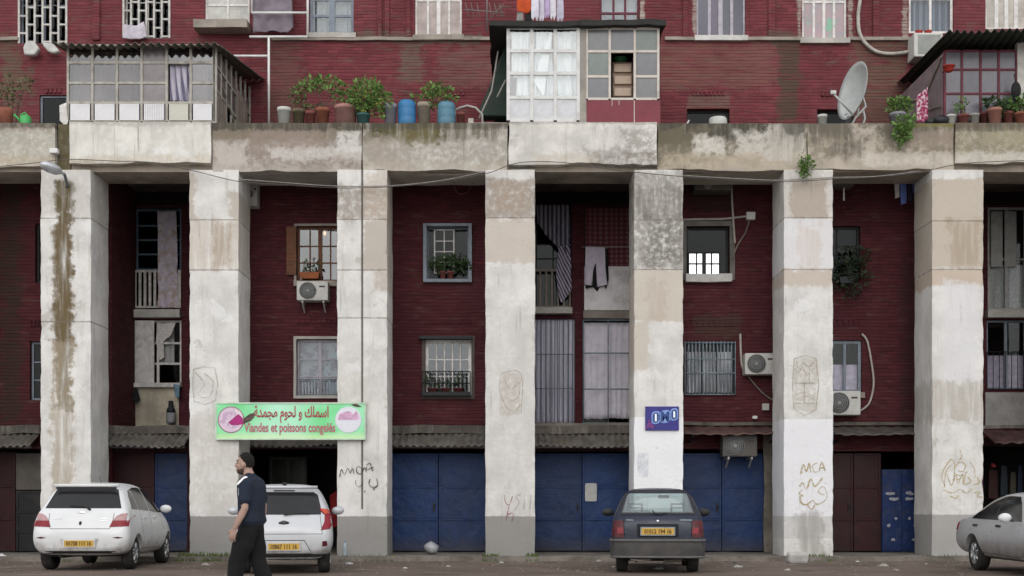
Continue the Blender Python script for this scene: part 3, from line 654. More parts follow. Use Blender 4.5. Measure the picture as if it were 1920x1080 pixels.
def plaid(name, a, b, c_, nx, nz_):
    n = NT(name); u = n.sep(n.uv())
    fx = n.mr(n.mth('ABSOLUTE', n.mth('SUBTRACT', n.mth('FRACT', n.mth('MULTIPLY', u[0], nx)), .5)), .25, .3)
    fz = n.mr(n.mth('ABSOLUTE', n.mth('SUBTRACT', n.mth('FRACT', n.mth('MULTIPLY', u[1], nz_)), .5)), .25, .3)
    return n.fin(n.mix(n.mth('MULTIPLY', fz, .7), n.mix(n.mth('MULTIPLY', fx, .7), a, b), c_), 0.9, 0.1)
def printed(name, a, b, c_, sc_=14):
    n = NT(name); p = n.obj(); f = n.noise(p, sc_, 3); g = n.noise(n.vec('ADD', p, (5, 5, 5)), sc_ * .7, 3)
    return n.fin(n.mix(n.mr(g, .55, .6), n.mix(n.mr(f, .48, .54), a, b), c_), 0.9, 0.1)
LACE = M('white_lace', (0.62, 0.60, 0.58), 0.95, 0.15, 20, dirt=.2); LIN = M('pale_linen', (0.68, 0.67, 0.66), 0.95, 0.12, 9, dirt=.15); LILC = M('lilac_cloth', (0.58, 0.52, 0.62), 0.95, 0.2, 8); GREYC = M('grey_curtain', (0.42, 0.40, 0.44), 0.95, 0.2, 7)

def window(q, Y, cols=2, rows=3, fm=None, pane=None, dep=.10, fw=.05, mw=.028, sill=None, curt=None, folds=7, cr=None, name='window', arc=False, mid=0.0):
    """Casement window in the building: frame with glazing bars; pane, curtain and sill are its sub-parts."""
    X0, X1, Z0, Z1 = rect(*q, Y); fm = fm or WHP; y0, y1 = Y + dep, Y + dep + .06
    mb = MB(); mb.box(X0 + .002, X0 + fw, y0, y1, Z0, Z1); mb.box(X1 - fw, X1 - .002, y0, y1, Z0, Z1)
    mb.box(X0 + fw, X1 - fw, y0, y1, Z0 + .002, Z0 + fw); mb.box(X0 + fw, X1 - fw, y0, y1, Z1 - fw, Z1 - .002)
    for i in range(1, cols):
        x = lerp(X0 + fw, X1 - fw, i / cols); w = mid if (mid and i * 2 == cols) else mw
        mb.box(x - w / 2, x + w / 2, y0 + .008, y1 - .004, Z0 + fw, Z1 - fw)
    for j in range(1, rows):
        z = lerp(Z0 + fw, Z1 - fw, j / rows); mb.box(X0 + fw, X1 - fw, y0 + .012, y1 - .008, z - mw / 2, z + mw / 2)
    o = obj(name, mb, fm, B, bevel=.004)
    mb = MB(); mb.box(X0 + fw, X1 - fw, y0 + .03, y0 + .036, Z0 + fw, Z1 - fw); obj('pane', mb, pane or gl, o) if pane != 'none' else None
    if curt is not None:
        a, b, c_, d = cr or (0, 1, 0, 1)
        mb = MB(); mb.cloth(lerp(X0, X1, a), lerp(X0, X1, b), lerp(Z0, Z1, c_), lerp(Z0, Z1, d), y1 + .07, folds, .02, q[0] * .1)
        obj('curtain', mb, curt, o, True)
    if sill:
        mb = MB(); mb.rough_box(X0 - .05, X1 + .05, Y - .10, Y + dep, Z0 - .12, Z0 - .002, .1, .015, 0, q[0]); obj('sill', mb, sill, o)
    return o
def surround(q, Y, w=.09, mat=None, top=True):
    X0, X1, Z0, Z1 = rect(*q, Y); mb = MB()
    for a, b, c_, d in ((X0 - w, X0, Z0 - w, Z1 + w), (X1, X1 + w, Z0 - w, Z1 + w), (X0, X1, Z1, Z1 + w), (X0, X1, Z0 - w, Z0)):
        mb.rough_box(a, b, Y - .035, Y + .02, c_, d, .15, .008, 0, q[0])
    return obj('window_surround', mb, mat or m_ledge, B)
def grille(q, Y, nv, zs, mat, off=.05, r=.011, name='window_grille'):
    X0, X1, Z0, Z1 = rect(*q, Y); mb = MB(); y = Y - off
    for i in range(nv + 1): x = lerp(X0, X1, i / nv); mb.tube([(x, y, Z0), (x, y, Z1)], r, 6)
    for t in zs: z = lerp(Z0, Z1, t); mb.tube([(X0, y - .015, z), (X1, y - .015, z)], r * 1.15, 6)
    for x in (X0, X1):
        for z in (Z0 + .03, Z1 - .03): mb.tube([(x, y, z), (x, Y + .02, z)], r, 6)
    return obj(name, mb, mat, B, True)

# bay A
window(low_holes['A'][0], YB, 2, 3, BLK, gl_d); window(low_holes['A'][1], YB, 2, 3, GRB, gl_d)
# bay C
o = window(low_holes['C'][0], YB, 4, 3, BRW, glass('half_mirror_glass', (0.5, 0.5, 0.5), .10, .03), sill=m_ledge, mid=.09)
X0, X1, Z0, Z1 = rect(538, 426, 557, 516, YB); mb = MB(); mb.box(X0, X1 - .01, YB - .07, YB - .03, Z0, Z1)
for j in range(12): z = lerp(Z0 + .06, Z1 - .06, j / 11.0); mb.box(X0 + .03, X1 - .04, YB - .082, YB - .069, z - .02, z + .015)
obj('shutter', mb, BRW, o)
surround((556, 424, 642, 527), YB, .05)
mb = MB(); x, z = px(609, YB + .9), pz(438, YB + .9); mb.lathe((x, YB + .9, z), [(.005, .05), (.02, .04), (.035, 0), (.02, -.03), (.004, -.04)], 10); mb.tube([(x, YB + .9, z + .05), (x, YB + .9, z + .6)], .006, 5)
n = NT('lit_bulb'); n.b.inputs['Emission Color'].default_value = (1, .5, .25, 1); n.b.inputs['Emission Strength'].default_value = 4; m_bulb = n.fin((.8, .6, .4), .4)
tag(obj('light_bulb', mb, m_bulb), 'small lit bulb hanging inside the window with the brown shutter', 'light bulb')
o = window(low_holes['C'][1], YB, 2, 3, LAV, gl, curt=printed('white_blue_print', (.56, .54, .57), (.30, .25, .33), (.50, .60, .64), 3.5), folds=3, mid=.07)
surround(low_holes['C'][1], YB, .06, SILL); grille((560, 712, 640, 740), YB, 14, (0, 1), GRB, .03, .008)
# bay D
q = low_holes['D'][0]; X0, X1, Z0, Z1 = rect(*q, YB); mb = MB()
mb.box(X0 - .06, X0 + .02, YB - .12, YB + .08, Z0 - .04, Z1 + .04); mb.box(X1 - .02, X1 + .06, YB - .12, YB + .08, Z0 - .04, Z1 + .04); mb.box(X0 + .02, X1 - .02, YB - .12, YB + .08, Z1 - .02, Z1 + .04); mb.box(X0 + .02, X1 - .02, YB - .12, YB + .08, Z0 - .04, Z0 + .03)
obj('window_box', mb, GRB, B, bevel=.006)
window(q, YB, 1, 1, GRB, gl_d, .15); window((813, 428, 852, 512), YB, 2, 4, WHP, gl_d, .09, .03, .022, name='casement')
q = low_holes['D'][1]; window(q, YB, 5, 3, WHP, gl, curt=M('dark_net', (.10, .10, .11), .95, .3, 9), fw=.07); surround(q, YB, .07, M('dark_surround', (.09, .075, .07), .8, .3, 4, dirt=.4))
mb = MB(); X0, X1, Z0, Z1 = rect(786, 632, 886, 637, YB); mb.box(X0, X1, YB - .16, YB - .036, Z0, Z1); obj('lintel', mb, BLK, B)
grille((792, 698, 882, 742), YB, 12, (0, .5, 1), BLK, .14, .01)
mb = MB(); X0, X1, Z0, Z1 = rect(792, 736, 882, 743, YB); mb.box(X0, X1, YB - .2, YB - .036, Z0, Z1); obj('flower_shelf', mb, BLK, B)
# bay F
q = low_holes['F'][0]; surround(q, YB, .11, M('grey_render', (.15, .14, .13), .9, .3, 3, dirt=.5)); window(q, YB, 1, 1, BLK, gl_d, .16)
o = window((1291, 471, 1352, 515), YB, 4, 2, BLK, gl_sky, .08, .03, .03, name='casement', mid=.085)
X0, X1, Z0, Z1 = rect(1285, 515, 1371, 530, YB); mb = MB(); mb.rough_box(X0, X1, YB - .15, YB + .08, Z0, Z1, .08, .02); obj('sill', mb, M('white_sill', (.56, .55, .53), .8, .15, 6, dirt=.3), o)
q = low_holes['F'][1]; window(q, YB, 3, 1, BLK, gl_o, .05, curt=striped('grey_stripe', [(.72, .69, .70), (.20, .18, .2)], 13), folds=13, cr=(.03, .98, .05, .82)); grille(q, YB, 14, (0, .4, .66, .97), LBL, .04)
# bay G
window(low_holes['G'][0], YB, 2, 3, BLK, gl_d); o = window(low_holes['G'][1], YB, 3, 1, GRB, gl_o, .06, .07, .06, curt=LILC, folds=5, cr=(.05, .95, .04, .55), sill=m_ledge)
# bay B (recess)
q = rec_holes['B'][0]; window((252, 390, 340, 507), YR, 2, 4, BLU, gl_d, .08, .06, .04, curt=GREYC, cr=(.5, 1, 0, .9), name='french_window')
def balcony_rail(x0, y0, x1, y1, Y, nb, mat, w=.035):
    X0, X1, Z0, Z1 = rect(x0, y0, x1, y1, Y); mb = MB(); mb.box(X0, X1, Y - .06, Y - .01, Z1 - .05, Z1); mb.box(X0, X1, Y - .06, Y - .01, Z0, Z0 + .045)
    for i in range(nb + 1): x = lerp(X0 + w / 2, X1 - w / 2, i / nb); mb.box(x - w / 2, x + w / 2, Y - .052, Y - .02, Z0 + .045, Z1 - .05)
    return obj('balcony_rail', mb, mat, B)
balcony_rail(252, 507, 340, 578, YR, 9, M('cream_iron', (.58, .56, .52), .6, .25, 6, dirt=.4), .06)
mb = MB(); X0, X1, Z0, Z1 = rect(248, 582, 341, 597, YR); mb.rough_box(X0, X1, YR - .2, YR - .002, Z0, Z1, .12, .012); obj('balcony_slab', mb, M('cream_slab', (.48, .465, .43), .8, .2, 4, dirt=.4), B)
o = window((250, 600, 340, 724), YR, 2, 3, WHP, gl_o, .05, .05, .05, curt=LACE, folds=3, cr=(.5, .8, .35, .98), mid=.06)
X0, X1, Z0, Z1 = rect(250, 602, 291, 718, YR); mb = MB(); mb.box(X0, X1, YR - .10, YR - .05, Z0, Z1)
for a, b in ((.2, .42), (.6, .8)): mb.box(lerp(X0, X1, a), lerp(X0, X1, b), YR - .115, YR - .099, Z0 + .1, Z1 - .1)
obj('shutter', mb, WHP, o, bevel=.006)
X0, X1, Z0, Z1 = rect(247, 719, 342, 727, YR); mb = MB(); mb.rough_box(X0, X1, YR - .2, YR + .04, Z0, Z1, .08, .02); obj('sill', mb, WHP, o)
X0, X1, Z0, Z1 = rect(250, 727, 336, 800, YR); mb = MB(); mb.rough_box(X0, X1, YR - .06, YR - .002, Z0, Z1, .15, .012); obj('infill_wall', mb, plaster('cream_block', (.52, .47, .37), (), .3, .5), B)
# bay E (recess)
window(rec_holes['E'][0], YR, 2, 2, BLK, gl_d, .12, name='french_window')
balcony_rail(1000, 505, 1070, 578, YR, 6, M('tan_iron', (.26, .21, .18), .6, .25, 6, dirt=.5), .04)
mb = MB(); X0, X1, Z0, Z1 = rect(998, 579, 1072, 590, YR); mb.rough_box(X0, X1, YR - .25, YR - .002, Z0, Z1, .12, .012); obj('balcony_slab', mb, M('cream_slab'), B)
o = window(rec_holes['E'][1], YR, 2, 2, BLK, gl_d, .1, name='french_window')
mb = MB(); X0, X1, Z0, Z1 = rect(1095, 501, 1186, 583, YR); mb.box(X0, X1, YR - .12, YR - .005, Z0, Z1); obj('balcony_parapet', mb, M('white_render', (.84, .83, .84), .85, .12, 3, dirt=.35, space='pos'), B, bevel=.01)
mb = MB(); X0, X1, Z0, Z1 = rect(1093, 584, 1186, 598, YR); mb.rough_box(X0, X1, YR - .16, YR - .002, Z0, Z1, .1, .02); obj('balcony_slab', mb, m_ledge, B)
window(rec_holes['E'][2], YR, 2, 3, BLK, gl_d, .12); window(rec_holes['E'][3], YR, 2, 3, BLK, gl_d, .12)
grille((1093, 602, 1186, 794), YR, 2, (0, .33, .68, 1), LBL, .13, .013); grille((1003, 600, 1076, 794), YR, 7, (.33, .66), M('grey_iron', (.15, .16, .19), .6, .2, 6), .15, .009)
mb = MB(); X0, X1, Z0, Z1 = rect(1000, 794, 1186, 803, YR); mb.rough_box(X0, X1, YR - .2, YR - .002, Z0, Z1, .1, .02); obj('lower_ledge', mb, m_ledge, B)
# bay H (recess)
q = (1852, 388, 1926, 582); X0, X1, Z0, Z1 = rect(*q, YR); o = window(q, YR, 2, 2, M('dull_white_joinery', (.42, .42, .40), .6, .2, 4, dirt=.4), gl_o, .04, .06, .05, curt=M('net_curtain', (.58, .59, .56), .95, .2, 18), folds=6, cr=(.02, .95, 0, .45), mid=.08, name='french_window')
for a in (1858, 1884): X0, X1, Z0, Z1 = rect(a, 396, a + 22, 500, YR); mb = MB(); mb.box(X0, X1, YR + .005, YR + .035, Z0, Z1); mb.box(X0 + .05, X0 + .11, YR - .004, YR + .006, Z1 - .32, Z1 - .06); mb.box(X1 - .11, X1 - .05, YR - .004, YR + .006, Z1 - .32, Z1 - .06); obj('shutter', mb, MC['dull_white_joinery'], o)
mb = MB(); X0, X1, Z0, Z1 = rect(1846, 583, 1930, 597, YR); mb.rough_box(X0, X1, YR - .2, YR - .002, Z0, Z1, .12, .012); obj('balcony_slab', mb, M('cream_slab'), B)
window(rec_holes['H'][1], YR, 2, 1, GRB, gl_o, .06, .05, .06, curt=LILC, folds=5, cr=(0, 1, 0, .5), mid=.07); grille((1850, 660, 1930, 730), YR, 7, (0, 1), BLK, .03, .009)
mb = MB(); X0, X1, Z0, Z1 = rect(1846, 736, 1930, 801, YR); mb.box(X0, X1, YR - .06, YR - .003, Z0, Z1); obj('infill_wall', mb, M('grey_white_render', (.36, .35, .34), .85, .15, 3, dirt=.4, space='pos'), B)

# upper windows
def lattice(q, Y, mat):
    X0, X1, Z0, Z1 = rect(*q, Y); mb = MB(); nc = 6; w = (X1 - X0) / nc; y = Y - .03
    for i in range(nc + 1): mb.box(X0 + i * w - .022, X0 + i * w + .022, y, y + .05, Z0, Z1)
    for i in range(nc):
        z = Z0 + (.02 if i % 2 else .22)
        while z < Z1:
            mb.box(X0 + i * w + .022, X0 + (i + 1) * w - .022, y + .005, y + .045, z, z + .04); z += .4
    return obj('window_lattice', mb, mat, B)
window(up['U1'], YR, 2, 2, GRB, gl_d, .12, curt=LILC, cr=(.35, .75, 0, 1), folds=4); lattice(up['U1'], YR, M('lattice_paint', (.50, .48, .455), .65, .25, 5, dirt=.5))
window(up['U2'], YR, 2, 2, WHP, gl_d, .12, curt=GREYC, cr=(.3, .75, 0, 1), folds=4); lattice(up['U2'], YR, M('lattice_paint'))
window(up['U3'], YR, 2, 3, WHP, M('white_louvre', (.5, .5, .47), .6, .2, 4, dirt=.3), .06, .05, .05)
mb = MB(); X0, X1, Z0, Z1 = rect(372, 49, 470, 64, YR); mb.rough_box(X0, X1, YR - .45, YR - .002, Z0, Z1, .12, .02); obj('balcony_slab', mb, m_ledge, B)
window(up['U4'], YR, 2, 4, GRB, gl, .08, .07, .06, curt=LACE, folds=9, sill=SILL, mid=.14)
o = window(up['U5'], YR, 4, 2, WHP, M('faded_slats', (.42, .36, .34), .7, .25, 3), .06, .05, .05, sill=m_ledge, mid=.09)
window(up['U6'], YR, 3, 4, MAR, gl, .08, .06, .05, curt=LIN, folds=7)
window(up['U7'], YR, 4, 1, LAV, glass('blue_grey_glass', (.62, .6, .68), .03, .03, .02), .07, .05, .07, curt=striped('pink_grey', [(.22, .22, .26), (.46, .3, .4), (.2, .22, .24)], 1.4), folds=2, sill=M('white_sill'), mid=.1)
window(up['U8'], YR, 4, 2, WHP, printed('coloured_panes', (.42, .33, .35), (.36, .33, .35), (.26, .45, .34), 3), .05, .05, .06, sill=SILL, mid=.07)
window(up['U9'], YR, 2, 2, WHP, gl, .05, .06, .06, curt=striped('grey_white_fold', [(.5, .5, .55), (.2, .2, .25)], 7), folds=7)
window(up['U10'], YR, 4, 1, WHP, M('pale_slats', (.45, .42, .38), .7, .2, 4), .06, .05, .09)
window(up['T1'], YR, 1, 2, GRB, gl_d, .06); window(up['T2'], YR, 1, 1, BLK, gl_d, .16); window(up['T3'], YR, 1, 1, BLK, gl_d, .16)

# ------------------------------------------------------------------ garage doors and awnings
n = NT('blue_metal_door'); p = n.pos(); xyz = n.sep(p)
a = n.noise(p, 1.1, 6, .65); b = n.noise(n.vec('MULTIPLY', p, (7, 7, .8)), 1.0, 6, .6)
c = n.mix(n.mr(a, .3, .7), (0.004, 0.024, 0.092), (0.006, 0.038, 0.145))
c = n.mix(n.mr(b, .55, .75, 0, .55), c, (0.02, 0.03, 0.07))
c = n.mix(n.mth('MULTIPLY', n.mr(n.noise(p, 13, 5, .7), .62, .68), .6), c, (0.12, 0.13, 0.17))
c = n.mix(n.mr(n.rnd(), 0, 1, 0, .45), c, (0.010, 0.018, 0.045))
rs = n.noise(n.vec('ADD', n.vec('MULTIPLY', p, (3, 3, 1.2)), (3, 9, 1)), 1.6, 8, .75)
c = n.mix(n.mr(rs, .60, .67, 0, .8), c, (0.055, 0.035, 0.028)); c = n.mix(n.mr(n.noise(p, 2.3, 8, .7), .60, .72, 0, .35), c, (0.04, 0.06, 0.13))
c = n.mix(n.mr(xyz[2], .55, .1, 0, .7), c, (0.04, 0.038, 0.045))
n.bump(n.noise(p, 2.2, 5), .8, .06); m_blue = n.fin(c, .55, .35)
m_dkred = M('dark_red_metal', (0.032, 0.007, 0.009), .6, .35, 2.5, dirt=.12, space='pos'); m_iron = M('iron', (.05, .045, .045), .5, .3, 12, metal=.5)
def door(x0, x1, ytop, leaves_, mat, Y=YB + .10, panels=3, handle=None):
    X0, X1 = px(x0, Y), px(x1, Y); Z0, Z1 = FLOOR + .02, pz(ytop, Y); w = (X1 - X0) / leaves_
    for i in range(leaves_):
        a, b = X0 + i * w + .008, X0 + (i + 1) * w - .008; mb = MB(); mb.box(a, b, Y, Y + .05, Z0, Z1)
        for j in range(panels):
            za, zb = lerp(Z0, Z1, j / panels), lerp(Z0, Z1, (j + 1) / panels)
            for p0, p1, q0, q1 in ((a, a + .05, za, zb), (b - .05, b, za, zb), (a + .05, b - .05, za, za + .05), (a + .05, b - .05, zb - .05, zb)): mb.box(p0, p1, Y - .022, Y - .001, q0 + .001, q1 - .001)
        d = obj('garage_door', mb, mat, B, bevel=.004)
        if handle is not None and i == handle:
            mb = MB(); hx = b - .09; mb.box(hx - .02, hx + .02, Y - .05, Y - .023, 1.0, 1.18); mb.tube([(hx, Y - .06, 1.03), (hx, Y - .09, 1.09), (hx, Y - .06, 1.15)], .01, 6); obj('handle', mb, m_iron, d)
door(-40, 30, 848, 1, m_dkred); door(30, 92, 920, 1, M('black_metal', (.016, .016, .018), .6, .5, 3, dirt=.3, space='pos'))
mb = MB(); X0, X1, Z0, Z1 = rect(30, 850, 92, 918, YB + .1); mb.box(X0, X1, YB + .1, YB + .15, Z0, Z1); obj('transom_panel', mb, M('grey_board', (.11, .10, .09), .8, .25, 3, dirt=.4, space='pos'), B)
door(205, 290, 848, 1, m_dkred, YB + .2); door(290, 352, 850, 1, m_blue, YB + .2)
door(722, 922, 850, 2, m_blue, handle=0); door(996, 1186, 850, 2, m_blue, YB + .2, handle=0); door(1272, 1434, 850, 2, m_blue, handle=0)
door(1548, 1652, 850, 2, m_dkred, handle=0)
m_lock = M('blue_steel_locker', (.008, .026, .10), .5, .35, 6, dirt=.35)
mb = MB(); X0, X1, Z0, Z1 = rect(1432, 812, 1462, 1040, YB - .05); mb.rough_box(X0, X1, YB - .05, YB - .005, FLOOR, Z1, .14, .03); obj('stone_jamb', mb, plaster('rubble_stone', (.17, .15, .125), (), .5, .6), B)
m_awn = M('asbestos_sheet', (.115, .105, .095), .9, .35, 4, bump=.3, dirt=.7, space='pos')
m_rub = plaster('awning_mortar', (.11, .098, .085), (), .4, .6)
for a, b, sd_ in ((-60, 78, 1), (192, 360, 2), (445, 640, 3), (728, 915, 4), (996, 1192, 5)):
    Yb, Yf = YB - .04, YB - .72; X0, X1 = px(a, Yb), px(b, Yb)
    zt, zf = pz(810, Yb), pz(835, Yf); mb = MB()
    mb.corrugated((X0, Yb, zt), (X1, Yb, zt), (X1, Yf, zf), (X0, Yf, zf), .145, .022, .008, .02, sd_)
    o = obj('awning', mb, m_awn, B, True)
    mb = MB(); mb.rough_box(X0, X1, YB - .18, YB - .003, zt - .04, pz(798, Yb) , .07, .05, 0, sd_); obj('mortar_ridge', mb, m_rub, o)
    mb = MB()
    for x in (X0 + .15, (X0 + X1) / 2, X1 - .15): mb = MB(); mb.bar((x, Yf + .08, zf - .045), (x, YB - .02, zt - .22), .05); obj('bracket', mb, m_iron, o)
    mb = MB(); mb.bar((X0, Yf + .1, zf - .03), (X1, Yf + .1, zf - .03), .05); obj('purlin', mb, m_iron, o)
for a, b, y0, y1, col in ((1274, 1470, 802, 812, (.10, .055, .05)), (1548, 1740, 802, 812, (.085, .075, .07)), (1838, 2010, 808, 828, (.06, .03, .028))):
    Yb, Yf = YB - .02, YB - .85; X0, X1 = px(a, Yb), px(b, Yb); zt, zf = pz(y0, Yb) + .02, pz(y1, Yf); mb = MB()
    mb.corrugated((X0, Yb, zt), (X1, Yb, zt), (X1, Yf, zf), (X0, Yf, zf), .3, .012, .03, .0, a)
    o = obj('awning', mb, M('sheet_roof_%d' % a, col, .7, .4, 5, dirt=.7, space='pos'), B)
    mb = MB()
    for x in (X0 + .2, X1 - .3): mb = MB(); mb.bar((x, Yf + .1, zf - .05), (x, YB - .01, zt - .35), .04); obj('bracket', mb, m_iron, o)
    mb = MB(); mb.rough_box(X0, X1, YB - .1, YB - .022, zt + .03, zt + .1, .08, .03, 0, a); obj('mortar_ridge', mb, m_rub, o)
# ------------------------------------------------------------------ glazed sunrooms on the terrace
TF = 8.9                                    # terrace floor
CREAM = M('cream_frame', (.38, .36, .32), .6, .2, 5, dirt=.5); WPAN = M('white_panel', (.62, .62, .63), .5, .08, 5, dirt=.2); TAR = M('black_roofing', (.022, .022, .02), .7, .5, 6, bump=.4)
ROOF = M('moss_sheet', (.125, .115, .095), .85, .35, 4, bump=.3, dirt=.6, space='pos'); DROOF = M('dark_sheet', (.035, .04, .033), .8, .4, 4, bump=.3, space='pos')
g_sun = glass('sunroom_glass', (.72, .70, .70), .05, .05, .03); g_white = glass('clear_glass', (.93, .94, .94), .06)
def glazed(root, xs, ys, Y, fm, pane_m, skip=(), fw=.05, mullion=None, pd=.03):
    """A glazed front: frame bars at photo columns xs and rows ys, one pane per opening; skip lists (col,row) without glass."""
    X = [px(x, Y) for x in xs]; Z = [pz(y, Y) for y in ys]; mb = MB()
    for x in X: mb.box(x - fw / 2, x + fw / 2, Y - .03, Y + .03, Z[-1], Z[0])
    for j, z in enumerate(Z):
        for i in range(len(X) - 1):
            if ('h', i, j) in skip: continue
            mb.box(X[i] + fw / 2, X[i + 1] - fw / 2, Y - .025, Y + .025, z - fw / 2, z + fw / 2)
    f = obj('frame', mb, fm, root, bevel=.004)
    for j in range(len(Z) - 1):
        for i in range(len(X) - 1):
            if (i, j) in skip: continue
            m = pane_m(i, j)
            if m is None: continue
            mb = MB(); mb.box(X[i] + fw / 2, X[i + 1] - fw / 2, Y + pd - .035, Y + pd - .027, Z[j + 1] + fw / 2, Z[j] - fw / 2); obj('pane', mb, m, root)
    return f
# left sunroom
Y = .2; t = thing('sunroom', 'long glazed lean-to sunroom with grey panes, white lower panels and a corrugated roof', 'sunroom', (px(265, Y), Y, TF))
xs = [128, 174, 220, 266, 313, 358, 402]; ys = [86, 118, 156, 193, 228]
gp = [M('grey_pane_%d' % i, (.155 + .02 * i, .14 + .015 * i, .14 + .018 * i), .22, .45, 1.6, spec=.5, dirt=.35) for i in range(3)]
wp = [WPAN, WPAN, WPAN, striped('white_rib_shading', [(.68, .68, .68), (.52, .52, .54)], 9), M('cream_panel', (.5, .49, .43), .5, .12, 4, dirt=.4), WPAN]  # striped panel is flat; light and shade of its ribs are painted on
def pm(i, j):
    if j == 3: return None
    if i == 4 and j in (1, 2): return None
    return gp[(i + j) % 3] if i == 3 else g_sun
glazed(t, xs, ys, Y, CREAM, pm, skip={('h', 4, 2)})
for i in range(6):
    X0, X1, Z0, Z1 = rect(xs[i] + 5, 196, xs[i + 1] - 4, 227, Y); mb = MB(); mb.box(X0, X1, Y - .05, Y - .028, Z0, Z1)
    if i == 3: mb.uv = {k: (lerp(0, 1, (v[0] - X0) / (X1 - X0)), (v[2] - Z0)) for k, v in enumerate(mb.v)}
    obj('lower_panel', mb, wp[i], t, bevel=.004)
mb = MB(); X0, X1, Z0, Z1 = rect(315, 120, 356, 186, Y); mb.cloth(X0, X1, Z0, Z1, Y + .08, 4, .03, 2); obj('curtain', mb, striped('blue_white_stripe', [(.40, .38, .46), (.14, .13, .2), (.5, .48, .55)], 3.5, .6), t, True)
for a_, b_, col_, fo_ in ((130, 196, (.27, .24, .235), 5), (190, 252, (.24, .215, .215), 5), (250, 268, (.17, .16, .18), 2), (314, 384, (.25, .22, .225), 5)):
    X0, X1, Z0, Z1 = rect(a_, 90, b_, 196, Y); mb = MB(); mb.cloth(X0, X1, Z0, Z1, Y + .22, fo_, .035, a_); obj('curtain', mb, M('sunroom_curtain_%d' % a_, col_, .95, .25, 4), t, True)
xr = px(404, Y); mb = MB(); mb.box(xr - .05, xr + .03, Y - .03, Y + .05, TF, pz(84, Y)); zb2 = pz(160, YR)
ny = 7
for i in range(1, ny + 1):
    yy = lerp(Y, YR - .1, i / ny); mb.box(xr - .02, xr + .02, yy - .025, yy + .025, TF, lerp(pz(90, Y), pz(165, YR), i / ny))
for zz in (TF + .02, TF + .75, TF + 1.25): mb.box(xr - .018, xr + .018, Y + .05, YR - .1, zz, zz + .05)
mb.bar((xr - .01, Y + .3, TF + 1.2), (xr + .03, 2.3, TF + .4), .03)
obj('side_frame', mb, CREAM, t)
mb = MB(); mb.box(xr - .012, xr - .002, Y + .05, YR - .1, TF + .8, TF + 1.6); obj('side_pane', mb, M('dull_pane', (.075, .07, .065), .3, .4, 2, spec=.5), t)
mb = MB(); mb.box(xr + .022, xr + .035, Y + .1, Y + .8, TF, TF + .7); mb.box(xr + .022, xr + .035, 2.1, 3.2, TF + .6, TF + 1.4); obj('side_board', mb, M('worn_board', (.24, .2, .17), .8, .3, 4, dirt=.5), t)
mb = MB(); xl = px(126, Y); mb.box(xl - .03, xl + .02, Y + .05, YR - .02, TF, pz(100, Y)); mb.box(xl, xr, 2.9, 2.95, TF, pz(110, Y)); obj('back_wall', mb, M('sunroom_lining', (.11, .085, .085), .9, .3, 2), t)
mb = MB(); mb.corrugated((px(100, -.15), YR - .02, pz(158, YR) + .12), (px(498, YR), YR - .02, pz(158, YR) + .12), (px(412, -.15), -.15, pz(82, -.15)), (px(100, -.15), -.15, pz(82, -.15)), .17, .034, .012, .0, 3); obj('roof', mb, ROOF, t, True)
tag(obj('hanging_cloth', cloth_poly([(112, 198), (124, 192), (127, 230), (122, 236), (112, 226)], .1, .03), LACE, smooth=True, solid=.006), 'small pale cloth hung beside the left end of the long sunroom', 'cloth')
# white sunroom in the middle
Y = .1; t = thing('sunroom', 'tall white framed sunroom cabin with white sheets behind its panes', 'sunroom', (px(1018, Y), Y, TF))
xs = [953, 997, 1041, 1084]; ys = [52, 96, 138, 183, 226]
glazed(t, xs, ys, Y, M('white_frame', (.60, .60, .59), .5, .1, 5, dirt=.25), lambda i, j: (M('whitewashed_panel', (.56, .57, .59), .55, .16, 4, dirt=.3) if j == 3 else g_white), fw=.07)
for a_, b_, y1_, g_ in ((957, 1001, 140, 0), (999, 1038, 184, .25), (1042, 1081, 183, 0), (966, 998, 184, .5)):
    X0, X1, Z0, Z1 = rect(a_, 56, b_, y1_, Y); mb = MB(); mb.cloth(X0, X1, Z0, Z1, Y + .10, 3, .04, a_, g_, .03); obj('sheet', mb, M('white_sheet', (.74, .77, .78), .9, .12, 2.5), t, True)
mb = MB(); X0, X1, Z0, Z1 = rect(956, 55, 1082, 183, Y); mb.box(X0, X1, Y + .3, Y + .32, Z0, Z1); obj('sheet', mb, M('grey_sheet', (.40, .43, .43), .9, .3, 2.5), t, True)
mb = MB(); mb.prism([(px(1000, Y), pz(150, Y)), (px(1030, Y), pz(60, Y)), (px(1036, Y), pz(60, Y)), (px(1020, Y), pz(180, Y))], Y + .05, Y + .06); obj('sheet', mb, M('white_sheet'), t)
mb = MB(); mb.box(px(953, Y), px(953, Y) + .03, Y + .03, YR - .02, TF, pz(54, Y)); mb.box(px(1087, Y) - .03, px(1087, Y), Y + .03, YR - .02, TF, pz(54, Y)); obj('side_wall', mb, M('cabin_boards', (.2, .19, .17), .8, .3, 3), t)
mb = MB(); mb.rough_box(px(918, 0), px(1094, 0), -.1, YR - .02, pz(50, 0), pz(43, 0) + .02, .2, .05, 0, 3); obj('roof', mb, TAR, t)
